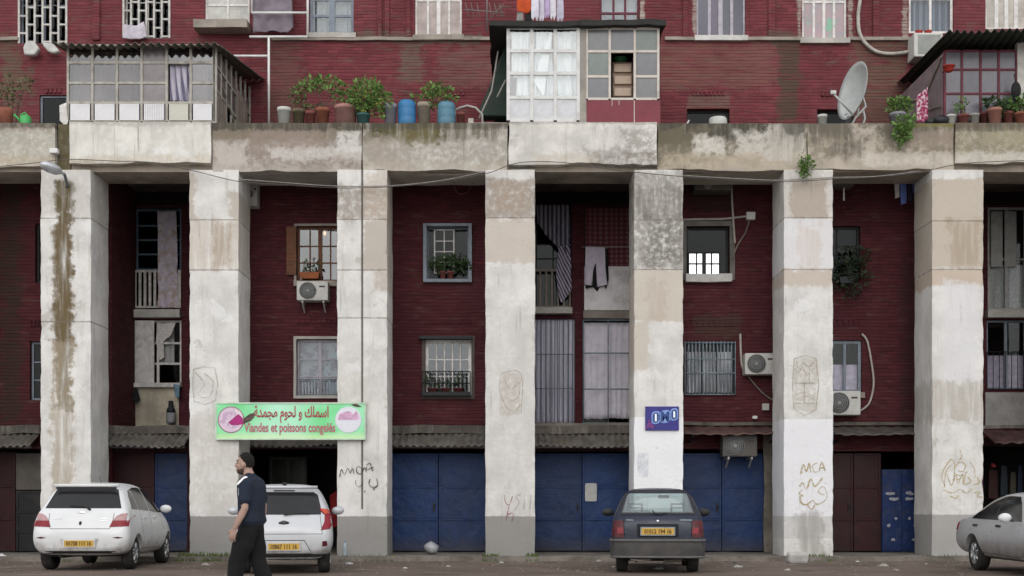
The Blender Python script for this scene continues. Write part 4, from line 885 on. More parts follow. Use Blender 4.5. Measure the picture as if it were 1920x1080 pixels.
# the second one with the maroon base
Y = .12; t = thing('sunroom', 'sunroom with grey panes, cream glazing bars and a maroon base beside the white cabin', 'sunroom', (px(1170, Y), Y, TF))
xs = [1100, 1143, 1190, 1234]; ys = [54, 97, 144, 186]
glazed(t, xs, ys, Y, M('cream_bars', (.55, .50, .45), .6, .12, 5, dirt=.3), lambda i, j: M('smoky_pane_%d' % ((i + 2 * j) % 3), [(.135, .14, .15), (.12, .125, .14), (.12, .15, .135)][(i + 2 * j) % 3], .2, .3, 1.5, spec=.5), skip={(1, 1), (1, 2), ('h', 1, 2)}, fw=.05)
X0, X1, Z0, Z1 = rect(1098, 189, 1238, 228, Y); mb = MB(); mb.box(X0, X1, Y - .03, Y + .03, TF, Z1); obj('base_panel', mb, M('maroon_board', (.19, .045, .06), .7, .15, 3, dirt=.2), t, bevel=.004)
mb = MB(); mb.box(px(1189, Y) - .008, px(1189, Y) + .008, Y - .036, Y - .031, TF + .02, Z1); mb.box(px(1147, Y), px(1147, Y) + .01, Y - .036, Y - .031, Z1 - .12, Z1); mb.box(px(1160, Y), px(1160, Y) + .01, Y - .036, Y - .031, Z1 - .1, Z1); obj('paint_run', mb, M('cream_bars'), t)
mb = MB(); mb.rough_box(px(1086, Y), px(1099, Y), Y - .05, Y + .2, TF, pz(52, Y), .12, .015); obj('post', mb, plaster('grey_cement', (.30, .28, .25), (), .25, .5), t)
mb = MB(); mb.box(px(1238, Y) - .03, px(1238, Y), Y + .03, YR - .02, TF, pz(54, Y)); mb.box(px(1101, Y), px(1236, Y), 1.6, 1.65, TF, pz(60, Y)); obj('side_wall', mb, M('dark_lining', (.03, .028, .028), .9, .3, 2), t)
mb = MB(); mb.rough_box(px(1088, 0), px(1246, 0), -.12, YR - .02, pz(50, 0), pz(41, 0) + .02, .2, .06, 0, 8); obj('roof', mb, TAR, t)
Yd = .5; X0, X1, Z0, Z1 = rect(1149, 116, 1186, 184, Yd); t2 = thing('drawer_tower', 'beige plastic drawer tower seen through the open pane of the sunroom', 'drawers', ((X0 + X1) / 2, Yd, Z0))
mb = MB(); mb.box(X0, X1, Yd + .02, Yd + .4, Z0, Z1); obj('shell', mb, M('tan_plastic', (.30, .20, .15), .5, .1, 5), t2)
for j in range(3):
    mb = MB(); a, b = lerp(Z0, Z1, j / 3), lerp(Z0, Z1, (j + 1) / 3); mb.box(X0 + .02, X1 - .02, Yd - .03, Yd + .018, a + .03, b - .04); obj('drawer', mb, M('beige_plastic', (.56, .43, .33), .45, .08, 5), t2, bevel=.02)
mb = MB(); mb.box(X0 - .1, X1 + .1, Yd - .1, Yd + .5, TF, Z0 - .005)
tag(obj('shelf_crate', mb, M('dark_crate', (.05, .03, .03), .8, .3, 5), bevel=.01), 'dark crate under the beige drawer tower', 'crate')
mb = MB(); c = ((X0 + X1) / 2 - .03, Yd + .18, Z1 + .005); mb.lathe(c, [(.09, 0), (.13, .04), (.15, .11), (.17, .12), (.165, .13), (.14, .115), (.11, .05), (.02, .03)], 20); tag(obj('bowl', mb, M('green_plastic', (.03, .16, .07), .4, .1, 4), smooth=True), 'green plastic bowl on top of the beige drawer tower', 'bowl')
# right sunroom
Y = .35; t = thing('sunroom', 'shaded sunroom with maroon glazing bars and a dark corrugated roof above the terrace pots', 'sunroom', (px(1840, Y), Y, TF))
xs = [1771, 1803, 1838, 1872, 1905]; ys = [96, 131, 176, 230]
glazed(t, xs, ys, Y, MAR, lambda i, j: M('shaded_pane_%d' % ((i + j) % 2), [(.12, .115, .135), (.15, .145, .165)][(i + j) % 2], .2, .3, 1.5, spec=.5), fw=.045)
mb = MB(); mb.box(px(1906, Y), px(1926, Y), Y - .05, Y + .1, TF, pz(80, Y)); obj('post', mb, M('cream_slab'), t, bevel=.01)
xl = px(1771, Y); mb = MB()
mb.add([(xl - .02, Y, TF), (xl - .02, Y, pz(98, Y)), (xl - .02, YR - .05, pz(190, YR)), (xl - .02, YR - .05, TF), (xl + .02, Y, TF), (xl + .02, Y, pz(98, Y)), (xl + .02, YR - .05, pz(190, YR)), (xl + .02, YR - .05, TF)], [(0, 1, 2, 3), (7, 6, 5, 4), (0, 4, 5, 1), (1, 5, 6, 2), (2, 6, 7, 3), (3, 7, 4, 0)])
obj('side_boarding', mb, M('mauve_boards', (.20, .155, .165), .8, .2, 3, dirt=.4), t)
mb = MB(); mb.tube([(xl - .04, Y + .05, pz(104, Y)), (xl - .05, 1.6, pz(104, Y) - .55), (xl - .05, YR - .2, pz(196, YR) + .1)], .02, 6); mb.tube([(xl - .04, Y + .1, TF + .5), (xl - .04, 1.6, TF + .75)], .012, 6); obj('side_batten', mb, M('worn_board'), t)
mb = MB(); mb.corrugated((px(1682, YR), YR - .02, pz(155, YR)), (px(2010, YR), YR - .02, pz(155, YR)), (px(2060, -.45), -.45, pz(58, -.45)), (px(1778, -.45), -.45, pz(58, -.45)), .2, .035, .014, 0, 4); obj('roof', mb, DROOF, t, True)
mb = MB(); mb.box(xl + .03, px(1926, Y), 3.0, 3.05, TF, pz(120, Y)); obj('back_wall', mb, M('dark_lining'), t)
tag(obj('patterned_cloth', cloth_poly([(1719, 180), (1740, 163), (1741, 228), (1718, 230)], .6, .02), printed('pink_white_print', (.30, .04, .11), (.6, .5, .52), (.36, .08, .16), 16), smooth=True, solid=.006), 'crimson and white patterned cloth hanging over the mauve side boards of the right sunroom', 'cloth')
c = (px(1779, -.05), -.05, pz(135, -.05)); mb = MB(); mb.lathe(c, [(.06, 0), (.085, .02), (.1, .1), (.125, .105), (.125, .125), (.09, .12), (.08, .03)], 18)
mb.tube([(c[0], c[1] + .1, c[2] + .11), (c[0], .33, c[2] + .12)], .012, 6); tag(obj('hanging_pot', mb, M('red_plastic', (.30, .028, .02), .45, .15, 5), smooth=True), 'small red pot fixed to the corner bar of the right sunroom', 'flower pot')
c = (px(1905, .1), .1, pz(178, .1)); mb = MB(); mb.ellipsoid((c[0], c[1], c[2] + .1), (.10, .08, .17), 14, 10); mb.tube([(c[0], c[1], c[2] + .25), (c[0] - .04, c[1], c[2] + .42)], .01, 6); mb.ellipsoid((c[0], c[1], c[2] - .08), (.07, .06, .05)); tag(obj('dark_bag', mb, M('black_cloth', (.02, .02, .022), .9, .4, 8), smooth=True), 'black bag hung on the cream post of the right sunroom', 'bag')

# ------------------------------------------------------------------ pots, barrels and plants on the ledge
TERRA = M('terracotta', (.24, .085, .055), .85, .25, 7, dirt=.35); def_leaf = {}
def leafm(name, a, b, sat=.3):
    if name in MC: return MC[name]
    n = NT(name); p = n.obj(); f = n.noise(p, 7, 3); g = n.noise(p, 40, 2)
    c = n.mix(n.mr(f, .35, .65), a, b); c = n.mix(n.mr(g, .45, .7, 0, .5), c, tuple(x * 1.7 for x in b))
    n.b.inputs['Subsurface Weight'].default_value = 0
    MC[name] = n.fin(c, .6, .3); return n.m
LG = leafm('fresh_leaves', (.055, .115, .030), (.13, .22, .05)); LD = leafm('dark_leaves', (.020, .042, .018), (.05, .085, .032)); LY = leafm('yellow_leaves', (.16, .17, .03), (.34, .30, .05)); LO = leafm('olive_leaves', (.06, .075, .032), (.12, .135, .055)); BARK = M('bark', (.09, .06, .045), .9, .3, 9)
def pot_mb(x0, x1, ytop, Y, taper=.8, rim=True, base=ZT, ybase=None):
    X0, X1 = px(x0, Y), px(x1, Y); r = (X1 - X0) / 2; c = ((X0 + X1) / 2, Y, base if ybase is None else pz(ybase, Y)); h = pz(ytop, Y) - c[2]; mb = MB()
    pr = [(r * taper, 0), (r * lerp(taper, 1, .8), h * .8)]
    pr += [(r * 1.02, h * .8), (r * 1.02, h), (r * .9, h), (r * .85, h * .85), (.01, h * .83)] if rim else [(r, h), (r * .9, h), (r * .86, h * .86), (.01, h * .85)]
    mb.lathe(c, pr, 22); return mb, c, h
def plant(label, pot, potm, fol, nleaf, size, lm, Y=.3, cat='potted plant', group='pots and plants on the ledge', taper=.8, rim=True, stems=(), flat=.3, seed=1, flowers=None, ybase=None, name='potted_plant'):
    """pot: (x0,x1,ytop) px; fol: ellipses (cx,cy,rx,ry) px."""
    mb, c, h = pot_mb(pot[0], pot[1], pot[2], Y, taper, rim, ybase=ybase)
    t = thing(name, label, cat, c, group); obj('pot', mb, potm, t, True)
    k = (D0 + Y) / F; bl = [(px(a, Y), Y, pz(b, Y), rx * k, min(rx, ry * 1.2) * k * .9, ry * k) for a, b, rx, ry in fol]
    mb = MB(); mb.leaves(bl, nleaf, size, seed, flat); obj('foliage', mb, lm, t)
    if flowers: mb = MB(); mb.leaves([(px(a, Y), Y - .12, pz(b, Y), rx * k, .06, ry * k) for a, b, rx, ry in flowers], 40, .05, seed + 5, .45); obj('flowers', mb, LY, t)
    mb = MB(); tops = stems or [(f[0], f[1]) for f in fol]
    for a, b in tops:
        q = Vector((px(a, Y), Y, pz(b, Y))); s0 = Vector((c[0] + .02 * (a % 3 - 1), Y, c[2] + h * .8)); m_ = s0.lerp(q, .5) + Vector((.03, 0, .04)); mb.tube([s0, m_, q], [.016, .012, .006], 6)
    obj('stem', mb, BARK, t)
    return t
G_ = 'pots and plants on the ledge'
def pot_only(label, pot, m, Y=.3, taper=.8, rim=True, cat='pot', name='flower_pot'):
    mb, c, h = pot_mb(pot[0], pot[1], pot[2], Y, taper, rim); return tag(obj(name, mb, m, smooth=True), label, cat, G_)
WPL = M('dirty_white_plastic', (.5, .5, .47), .5, .12, 5, dirt=.3); BPL = M('blue_plastic', (.035, .17, .36), .45, .15, 4, dirt=.3); BPL2 = M('faded_blue_plastic', (.09, .21, .29), .5, .2, 4, dirt=.4); GPL = M('grey_plastic', (.24, .24, .27), .55, .15, 5, dirt=.4)
pot_only('white plastic bucket at the left end of the row of ledge pots', (520, 546, 203), WPL); 
plant('thin bushy plant in an olive pot next to the white bucket', (548, 572, 206), M('olive_pot', (.12, .1, .06), .8, .3, 6, dirt=.5), [(556, 180, 14, 16), (568, 192, 10, 12)], 150, .07, LO, seed=2)
plant('tall spreading shrub with a crooked trunk in a brown clay pot', (592, 618, 204), TERRA, [(585, 160, 25, 13), (608, 154, 28, 12), (632, 168, 18, 14), (568, 168, 16, 10), (640, 182, 14, 10)], 620, .075, LG, stems=((606, 185), (590, 165), (622, 168)), seed=3)
plant('low dark trailing plant in a small rust red pot', (572, 592, 210), M('rust_pot', (.18, .06, .05), .8, .25, 6, dirt=.3), [(575, 203, 11, 7), (596, 202, 10, 5)], 90, .06, LO, seed=4)
plant('sparse reddish twiggy plant in a square faded red tub', (627, 668, 200), M('faded_red_tub', (.30, .16, .14), .8, .2, 5, dirt=.4), [(640, 192, 18, 9), (662, 194, 12, 8)], 110, .06, LO, taper=.95, seed=5)
plant('big bright green bush with yellow flowers in a hidden green pot', (668, 694, 214), M('green_pot', (.05, .12, .11), .6, .2, 5), [(688, 178, 36, 26), (672, 190, 28, 22), (712, 190, 26, 22), (690, 160, 24, 14), (684, 208, 26, 14), (718, 206, 14, 14)], 1900, .07, LG, Y=.25, seed=6, flowers=[(684, 212, 12, 5), (708, 194, 10, 6), (700, 182, 12, 8)])
mb, c, h = pot_mb(720, 744, 196, .3, .88, True); tag(obj('plastic_pot', mb, GPL, smooth=True), 'grey plastic pot between the flowering bush and the bright blue barrel', 'pot', G_)
def barrel(label, x0, x1, yt, m, Y=.3):
    X0, X1 = px(x0, Y), px(x1, Y); r = (X1 - X0) / 2; h = pz(yt, Y) - ZT; t = thing('barrel', label, 'barrel', ((X0 + X1) / 2, Y, ZT), G_)
    mb = MB(); mb.lathe(((X0 + X1) / 2, Y, ZT), [(r * .88, 0), (r * .97, h * .06), (r, h * .3), (r * .97, h * .33), (r, h * .36), (r, h * .64), (r * .97, h * .67), (r, h * .7), (r * .96, h * .9), (r * .84, h * .96), (.01, h * .97)], 28); obj('drum', mb, m, t, True)
    mb = MB(); mb.lathe(((X0 + X1) / 2, Y, ZT + h * .965), [(r * .8, 0), (r * .82, h * .03), (r * .6, h * .045), (.01, h * .045)], 28); obj('lid', mb, m, t, True)
barrel('bright blue plastic barrel with a rounded lid on the ledge', 746, 780, 190, BPL); barrel('faded greenish blue barrel at the right end of the plant row', 820, 854, 193, BPL2)
plant('leafy shrub in a beige cement pot between the two blue barrels', (782, 808, 194), M('beige_pot', (.28, .24, .19), .85, .2, 5, dirt=.4), [(806, 172, 15, 12), (822, 164, 14, 12), (835, 176, 16, 12), (780, 184, 12, 7), (846, 184, 12, 9), (812, 190, 10, 18)], 520, .075, LG, seed=8, stems=((822, 165), (804, 175), (840, 180)))
mb = MB(); Yh = .35; mb.tube([(px(853, Yh), Yh, pz(207, Yh)), (px(862, Yh), Yh, pz(202, Yh)), (px(876, Yh), Yh, pz(198, Yh)), (px(892, Yh), Yh, pz(202, Yh)), (px(904, Yh), Yh, pz(214, Yh)), (px(905, Yh), Yh, ZT)], .022, 8); mb.tube([(px(853, Yh), Yh, pz(207, Yh)), (px(852, Yh), Yh, ZT)], .022, 8)
tag(obj('bent_pipe', mb, M('pale_pipe', (.36, .35, .33), .6, .2, 6, dirt=.4), smooth=True), 'pale bent pipe arching out of the ledge beside the faded barrel', 'pipe')
pot_only('low red pot under the bent pale pipe', (856, 872, 212), M('rust_pot'))
mb = MB(); mb.box(px(880, .2), px(952, .2), .15, .35, ZT, ZT + .05); mb.box(px(878, .2), px(888, .2), .12, .3, ZT, ZT + .13); tag(obj('timber_rail', mb, M('grey_timber', (.36, .34, .31), .8, .2, 6, dirt=.4), bevel=.006), 'grey timber rail lying on the ledge below the green tarpaulin', 'rail')
# tarpaulin and poles
mb = MB(); Yt = 1.2; P = lambda a, b, y=Yt: (px(a, y), y, pz(b, y)); vs = [P(950, 78), P(922, 150), P(898, 206), P(904, 218), P(952, 218)]; vs2 = [(v[0], v[1] + .3 * (1 + i % 2 * .3), v[2]) for i, v in enumerate(vs)]
k_ = len(vs); mb.add(vs + vs2, [tuple(range(k_)), tuple(range(2 * k_ - 1, k_ - 1, -1))] + [(i, i + k_, (i + 1) % k_ + k_, (i + 1) % k_) for i in range(k_)]); tag(obj('tarpaulin', mb, M('dark_green_tarp', (.018, .035, .026), .6, .3, 4, bump=.4), bevel=.03), 'dark green tarpaulin draped down to the ledge left of the white cabin', 'tarpaulin')
for q, lb in (([P(934, 96, .9), P(922, 170, .8), P(898, 222, .6)], 'thin grey pole leaning along the edge of the green tarpaulin'), ([P(948, 150, .8), P(932, 182, .7)], 'short pale stick resting on the green tarpaulin')):
    mb = MB(); mb.tube(q, .018, 6); tag(obj('pole', mb, M('grey_timber'), smooth=True), lb, 'pole')
mb = MB(); mb.box(px(927, 1.6), px(950, 1.6), 1.7, 1.75, TF, pz(56, 1.6)); tag(obj('gap_shade_fill', mb, M('dark_lining')), 'added dark board standing in for the shade in the gap behind the green tarpaulin', 'board')  # dark fill added for the shade of the open gap
# left end of the ledge
pot_only('plain terracotta pot at the far left of the ledge', (-2, 24, 204), TERRA, .3, .85, False)
t = thing('watering_can', 'bright green plastic watering can beside the terracotta pot', 'watering can', (px(44, .3), .3, ZT))
mb = MB(); c = (px(48, .3), .3, ZT); mb.lathe(c, [(.10, 0), (.115, .05), (.11, .2), (.06, .24), (.01, .24)], 20); obj('body', mb, M('bright_green_plastic', (.07, .38, .11), .4, .1, 5), t, True)
mb = MB(); mb.tube([(c[0] - .09, .3, ZT + .1), (c[0] - .2, .3, ZT + .22), (c[0] - .24, .3, ZT + .25)], [.03, .022, .03], 8); obj('spout', mb, M('bright_green_plastic'), t, True)
mb = MB(); mb.tube([(c[0] + .06, .3, ZT + .22), (c[0] - .02, .3, ZT + .3), (c[0] - .1, .3, ZT + .25), (c[0] - .1, .3, ZT + .18)], .015, 8); obj('handle', mb, M('bright_green_plastic'), t, True)
mb = MB(); mb.leaves([(px(20, 1.5), 1.5, pz(165, 1.5), .3, .2, .28), (px(50, 1.5), 1.5, pz(160, 1.5), .2, .2, .2), (px(8, 1.5), 1.5, pz(190, 1.5), .25, .2, .3)], 260, .08, 12, .2); t = thing('thin_shrub', 'thin olive shrub growing behind the terracotta pot on the left', 'shrub', (px(22, 1.5), 1.5, TF)); obj('foliage', mb, LO, t)
mb = MB()
for a, b in ((10, 165), (24, 150), (48, 160)): mb.tube([(px(22, 1.5), 1.5, TF), (px((a + 22) / 2, 1.5), 1.5, pz(195, 1.5)), (px(a, 1.5), 1.5, pz(b, 1.5))], [.02, .014, .006], 6)
obj('stem', mb, BARK, t)
# objects right of the middle
c = (px(1346, .6), .6, ZT); mb = MB(); mb.lathe(c, [(.10, 0), (.17, .03), (.19, .12), (.185, .24), (.17, .27), (.14, .27), (.01, .26)], 24); tag(obj('wash_bowl', mb, WPL, smooth=True), 'round white bowl standing in front of the low dark opening', 'bowl')
mb = MB(); mb.tube([(px(1284, .5), .5, ZT), (px(1288, .5), .5, ZT + .12), (px(1292, .5), .5, ZT + .2)], .018, 6); tag(obj('bent_stick', mb, WPL, smooth=True), 'short white stick leaning left of the white bowl', 'stick')
for a, b, yt, m, lb in ((1533, 1551, 216, WPL, 'small white plastic tub left of the satellite dish'), (1584, 1596, 214, GPL, 'small grey tub at the foot of the satellite dish')): pot_only(lb, (a, b, yt), m, .5, .8, True, 'tub', 'plastic_tub')
# satellite dish
Y = .15; t = thing('satellite_dish', 'large grey satellite dish on a pole seen nearly edge on', 'satellite dish', (px(1606, Y), Y + .15, ZT))
mb = MB(); r = .60; o = []; seg = 40
for i in range(9):
    q = r * i / 8
    for k in range(seg): a = 2 * math.pi * k / seg; o.append(Vector((q * math.cos(a) * .86, q * math.sin(a), .20 * (q / r) ** 2)))
rot = Matrix.Rotation(R(104), 4, 'Z') @ Matrix.Rotation(R(0), 4, 'Y') @ Matrix.Rotation(R(78), 4, 'X')
cen = Vector((px(1618, Y), Y + .2, pz(169, Y)))
nrm = Vector((-.92, -.30, .17)).normalized(); up_ = Vector((.25, 0, 1)); rx = up_.cross(nrm).normalized(); ry = nrm.cross(rx)
front = [cen + rx * v.x + ry * v.y + nrm * v.z for v in o]; back = [p - nrm * .012 for p in front]; mb.v = [tuple(p) for p in front + back]; kk = len(o)
for i in range(8):
    for k in range(seg):
        a, b, c2_, d = i * seg + k, i * seg + (k + 1) % seg, (i + 1) * seg + (k + 1) % seg, (i + 1) * seg + k
        mb.f += [(a, b, c2_, d), (a + kk, d + kk, c2_ + kk, b + kk)]
for k in range(seg): a, b = 8 * seg + k, 8 * seg + (k + 1) % seg; mb.f.append((a, b, b + kk, a + kk))
obj('reflector', mb, M('dish_grey', (.42, .44, .43), .55, .12, 4, dirt=.25), t, True)
ST = M('galvanised', (.45, .46, .45), .5, .15, 8, metal=.3, dirt=.3)
mb = MB(); lowp = cen - ry * r * .92 + nrm * .18; lnb = Vector((px(1556, Y), Y - .25, pz(182, Y))); mb.tube([lowp, Vector((px(1600, Y), Y, pz(216, Y))), lnb], .022, 8); obj('feed_arm', mb, ST, t, True)
mb = MB(); mb.tube([lnb, lnb + Vector((-.05, 0, .03))], [.04, .03], 10); mb.box(lnb.x - .05, lnb.x + .06, lnb.y - .03, lnb.y + .03, lnb.z - .02, lnb.z + .05); obj('receiver', mb, ST, t)
mb = MB(); bk = cen - nrm * .03; mb.tube([bk, bk + Vector((.1, .05, -.25)), Vector((px(1608, Y), Y + .2, ZT + .2)), Vector((px(1600, Y), Y + .2, ZT))], .028, 8); mb.tube([bk - ry * .3, Vector((px(1612, Y), Y + .2, ZT + .25))], .02, 8); mb.tube([Vector((px(1624, Y), Y + .25, pz(198, Y))), Vector((px(1628, Y), Y + .25, pz(215, Y))), Vector((px(1622, Y), Y + .25, ZT))], .026, 8); obj('mount', mb, ST, t, True)
# right end pots
plant('bushy green plant in a round grey pot left of the right sunroom', (1668, 1698, 213), GPL, [(1686, 193, 20, 11), (1676, 202, 14, 9), (1698, 200, 12, 9)], 420, .07, LG, seed=21)
def wild(name, label, cy, el, n_, size, Y=-.08, lm=None, seed=31, root=None):
    k = (D0 + Y) / F; bl = [(px(a, Y), Y - min(rx, ry) * k * .35, pz(b, Y), rx * k, min(rx, ry) * k * .8, ry * k) for a, b, rx, ry in el]
    ra, rb = root; t = thing(name, label, 'wild plant', (px(ra, Y), .0, pz(rb, Y))); mb = MB(); mb.leaves(bl, n_, size, seed, .28, .25); obj('foliage', mb, lm or LG, t)
    mb = MB()
    for a, b, rx, ry in el: mb.tube([(px(ra, Y), .02, pz(rb, Y)), (px(a, Y), Y - .05, pz(b, Y))], [.016, .007], 6)
    obj('stem', mb, BARK, t)
wild('wall_weed', 'large bright green weed hanging over the parapet face', 0, [(1694, 234, 19, 17), (1690, 252, 17, 16), (1704, 230, 12, 12), (1692, 268, 9, 8)], 800, .065, root=(1692, 262))
wild('wall_weed', 'small green weed sprouting above the sixth pillar', 0, [(1506, 300, 9, 12), (1514, 308, 12, 12), (1502, 318, 10, 8), (1510, 326, 9, 7)], 420, .06, seed=33, root=(1506, 320))
plant('slender young plant in a small rusty red pot below the maroon bars', (1795, 1817, 216), M('rust_pot'), [(1805, 195, 12, 14), (1800, 205, 10, 10)], 130, .05, LG, .15, seed=23)
pot_only('small white pot at the corner of the right sunroom', (1775, 1792, 216), WPL, .15); pot_only('pale grey pot between two reddish pots', (1818, 1836, 214), M('pale_grey_pot', (.32, .31, .28), .8, .2, 6, dirt=.4), .15)
plant('dark wide leaved plant in the biggest terracotta pot', (1852, 1878, 204), M('pink_terracotta', (.32, .15, .115), .85, .15, 6, dirt=.3), [(1858, 192, 16, 8), (1876, 196, 14, 8)], 160, .09, LD, .12, seed=24)
pot_only('dark maroon pot left of the biggest terracotta pot', (1836, 1853, 211), M('maroon_pot', (.10, .03, .028), .8, .2, 6), .25)
plant('drooping green plant in a half hidden red pot', (1880, 1900, 210), M('rust_pot'), [(1888, 200, 14, 14), (1880, 210, 8, 10)], 200, .07, LG, .25, seed=25)
plant('bright green bushy plant in the rightmost clay pot', (1902, 1926, 212), TERRA, [(1908, 190, 14, 16), (1918, 198, 14, 12)], 360, .07, LG, .15, seed=26)
mb = MB(); mb.ellipsoid((px(1764, .15), .15, ZT + .09), (.17, .13, .11)); mb.ellipsoid((px(1745, .2), .2, ZT + .07), (.12, .1, .09)); tag(obj('rubbish_bag', mb, M('black_plastic', (.018, .018, .02), .4, .3, 9, bump=.5), smooth=True), 'black rubbish bag slumped at the foot of the right sunroom', 'bag')

# ------------------------------------------------------------------ upper storey things
PIPE = M('white_pipe', (.66, .66, .65), .5, .08, 6, dirt=.15)
Y = 3.2; mb = MB(); P = lambda a, b, y=Y: (px(a, y), y, pz(b, y))
for a, b in ((P(577, -60), P(577, 69)), (P(468, 69), P(577, 69)), (P(472, 24), P(577, 24)), (P(504, 69), P(504, 233)), (P(438, 105), P(504, 105)), (P(472, -60), P(472, 24))): mb.tube([a, b], .028, 8)
tag(obj('pipe_frame', mb, PIPE, smooth=True), 'white tubular pipe frame standing on the terrace beside the long sunroom', 'pipe frame')
tag(obj('hanging_sheet', cloth_poly([(474, -60), (546, -60), (550, 50), (540, 62), (512, 58), (474, 62)], 3.35, .03), M('grey_lilac_sheet', (.20, .17, .20), .9, .2, 4), smooth=True, solid=.006), 'grey lilac sheet hung behind the white pipe frame', 'sheet')
for q, m, lb in (([(48, 80), (66, 80), (74, 92), (66, 104), (46, 104), (44, 90)], 'p', 'left white plastic bag hanging under the lattice window'), ([(80, 80), (100, 82), (112, 96), (104, 101), (92, 98), (82, 88)], 'q', 'right white plastic bag hanging under the lattice window')):
    bm = MB(); xs_ = [px(a, 3.45) for a, b in q]; zs_ = [pz(b, 3.45) for a, b in q]; bm.prism(list(zip(xs_, zs_)), 3.4, 3.58); tag(obj('plastic_bag', bm, M('white_bag', (.52, .52, .50), .6, .2, 5, bump=.4), bevel=.04), lb, 'plastic bag', 'bags under the lattice window')
def hang(name, label, poly, Y, m, cat='laundry', group=None, amp=.02, fr=18., seed=0): return tag(obj(name, cloth_poly(poly, Y, amp, fr, seed), m, smooth=True, solid=.006), label, cat, group)
hang('hanging_cloth', 'white and lilac cloth hung over the bottom of the second lattice window', [(232, 46), (256, 48), (270, 40), (275, 68), (262, 74), (232, 72)], 3.55, M('white_lilac', (.5, .46, .52), .9, .2, 8))
GL = 'laundry on the line above the white cabin'; Yl = .55
hang('orange_shirt', 'orange shirt on the line above the white cabin', [(968, -20), (994, -20), (996, 18), (990, 26), (980, 22), (970, 22)], Yl, M('orange_cloth', (.45, .07, .02), .9, .2, 8), group=GL)
hang('grey_garment', 'grey garment below the orange shirt', [(970, 22), (980, 20), (982, 40), (968, 41)], Yl + .02, M('grey_cloth', (.25, .24, .23), .9, .3, 8), group=GL)
hang('black_garment', 'black garment hung between the orange and white clothes', [(984, 22), (1002, 18), (1003, 34), (996, 41), (984, 40)], Yl + .02, M('black_cloth'), group=GL)
for i, (a, b, yb, col, lb) in enumerate(((996, 1010, 40, (.62, .6, .68), 'first white shirt right of the orange shirt'), (1011, 1020, 42, (.52, .5, .58), 'pale grey vest between two white shirts'), (1021, 1030, 36, (.42, .34, .52), 'lilac shirt on the line above the white cabin'), (1031, 1042, 38, (.66, .64, .7), 'second white shirt right of the lilac one'), (1044, 1056, 43, (.45, .43, .52), 'grey lilac shirt at the right end of the line'))):
    hang('shirt', lb, [(a, -20), (b, -20), (b + 1, yb - 10), (b - 2, yb - 3), (b - 3, yb), ((a + b) / 2, yb - 8), (a + 3, yb), (a, yb - 6)], Yl + .01 * i, M('shirt_cloth_%d' % i, col, .9, .15, 8), group=GL, seed=i)
mb = MB(); mb.tube([(px(940, Yl), Yl, pz(-18, Yl)), (px(1066, Yl), Yl, pz(-18, Yl))], .006, 5); tag(obj('washing_line', mb, WPL), 'washing line carrying the orange and white clothes', 'washing line')
def ac(label, q, Y, mat, dep=.32, legs=True, fan=.32, pipe=None, brk=True):
    """Split air conditioner outdoor unit: case, fan grille, brackets."""
    X0, X1, Z0, Z1 = rect(*q, Y); t = thing('air_conditioner', label, 'air conditioner', ((X0 + X1) / 2, Y + dep / 2, Z0), 'air conditioner units on the facade')
    mb = MB(); mb.box(X0, X1, Y, Y + dep, Z0, Z1); obj('case', mb, mat, t, bevel=.018)
    w, h = X1 - X0, Z1 - Z0; c = (X0 + w * .36, Y, (Z0 + Z1) / 2); r = min(w * .31, h * .43)
    mb = MB(); mb.lathe((c[0], Y - .012, c[2]), [(r, .006), (r * .98, -.004), (r * .15, -.012), (.01, -.012)], 28, 'y'); g = obj('fan_grille', mb, M('grille_grey', (.10, .105, .105), .6, .25, 9), t, True)
    mb = MB()
    for k in range(5): mb.lathe((c[0], Y - .024, c[2]), [(r * (k + 1) / 5 - .006, 0), (r * (k + 1) / 5, -.004), (r * (k + 1) / 5 + .004, 0)], 28, 'y', False)
    mb.lathe((c[0], Y - .026, c[2]), [(r * .2, .008), (r * .16, -.008), (.005, -.01)], 14, 'y'); obj('guard', mb, M('guard_grey', (.26, .26, .255), .5, .15, 9), g)
    mb = MB(); mb.box(X1 - w * .28, X1 - w * .10, Y - .006, Y - .001, Z0 + h * .68, Z0 + h * .76); obj('badge', mb, M('badge_dark', (.06, .05, .05), .5), t)
    if brk:
        mb = MB()
        for x in (X0 + w * .18, X1 - w * .15): mb.box(x - .02, x + .02, Y + .02, YB - .002 if Y < YB else Y + dep, Z0 - .05, Z0 - .005); mb.bar((x, Y + .06, Z0 - .05), (x, min(YB - .02, Y + dep), Z0 - .22), .03)
        obj('bracket', mb, M('white_bracket', (.36, .35, .34), .6, .2, 6, dirt=.4), t)
    return t
ACW = M('ac_white', (.52, .515, .49), .5, .1, 4, dirt=.3); ACO = M('ac_old', (.085, .08, .075), .6, .2, 5, dirt=.6)
ac('clean white air conditioner under the window with the orange planter', (556, 527, 615, 563), YB - .36, ACW)
ac('white air conditioner hung beside the barred window of the sixth bay', (1397, 662, 1456, 702), YB - .36, ACW, brk=False)
ac('white air conditioner below the lilac curtained window', (1550, 733, 1614, 778), YB - .36, ACW, brk=False)
ac('old grimy air conditioner under the rusty red sheet awning', (1355, 816, 1420, 856), YB - .6, ACO, .4)
Ya = YR - .5; X0, X1, Z0, Z1 = rect(1714, 61, 1768, 106, Ya); t = thing('air_conditioner', 'boxy pale air conditioner carrying red pots above the right sunroom roof', 'air conditioner', ((X0 + X1) / 2, Ya, Z0), 'air conditioner units on the facade')
mb = MB(); mb.box(X0, X1, Ya, YR - .01, Z0, Z1); obj('case', mb, ACW, t, bevel=.02); mb = MB(); mb.box(X0 + .09, X1 - .05, Ya - .012, Ya - .001, Z0 + .07, Z1 - .05); obj('front_panel', mb, M('ac_panel', (.27, .28, .26), .6, .15, 4), t)
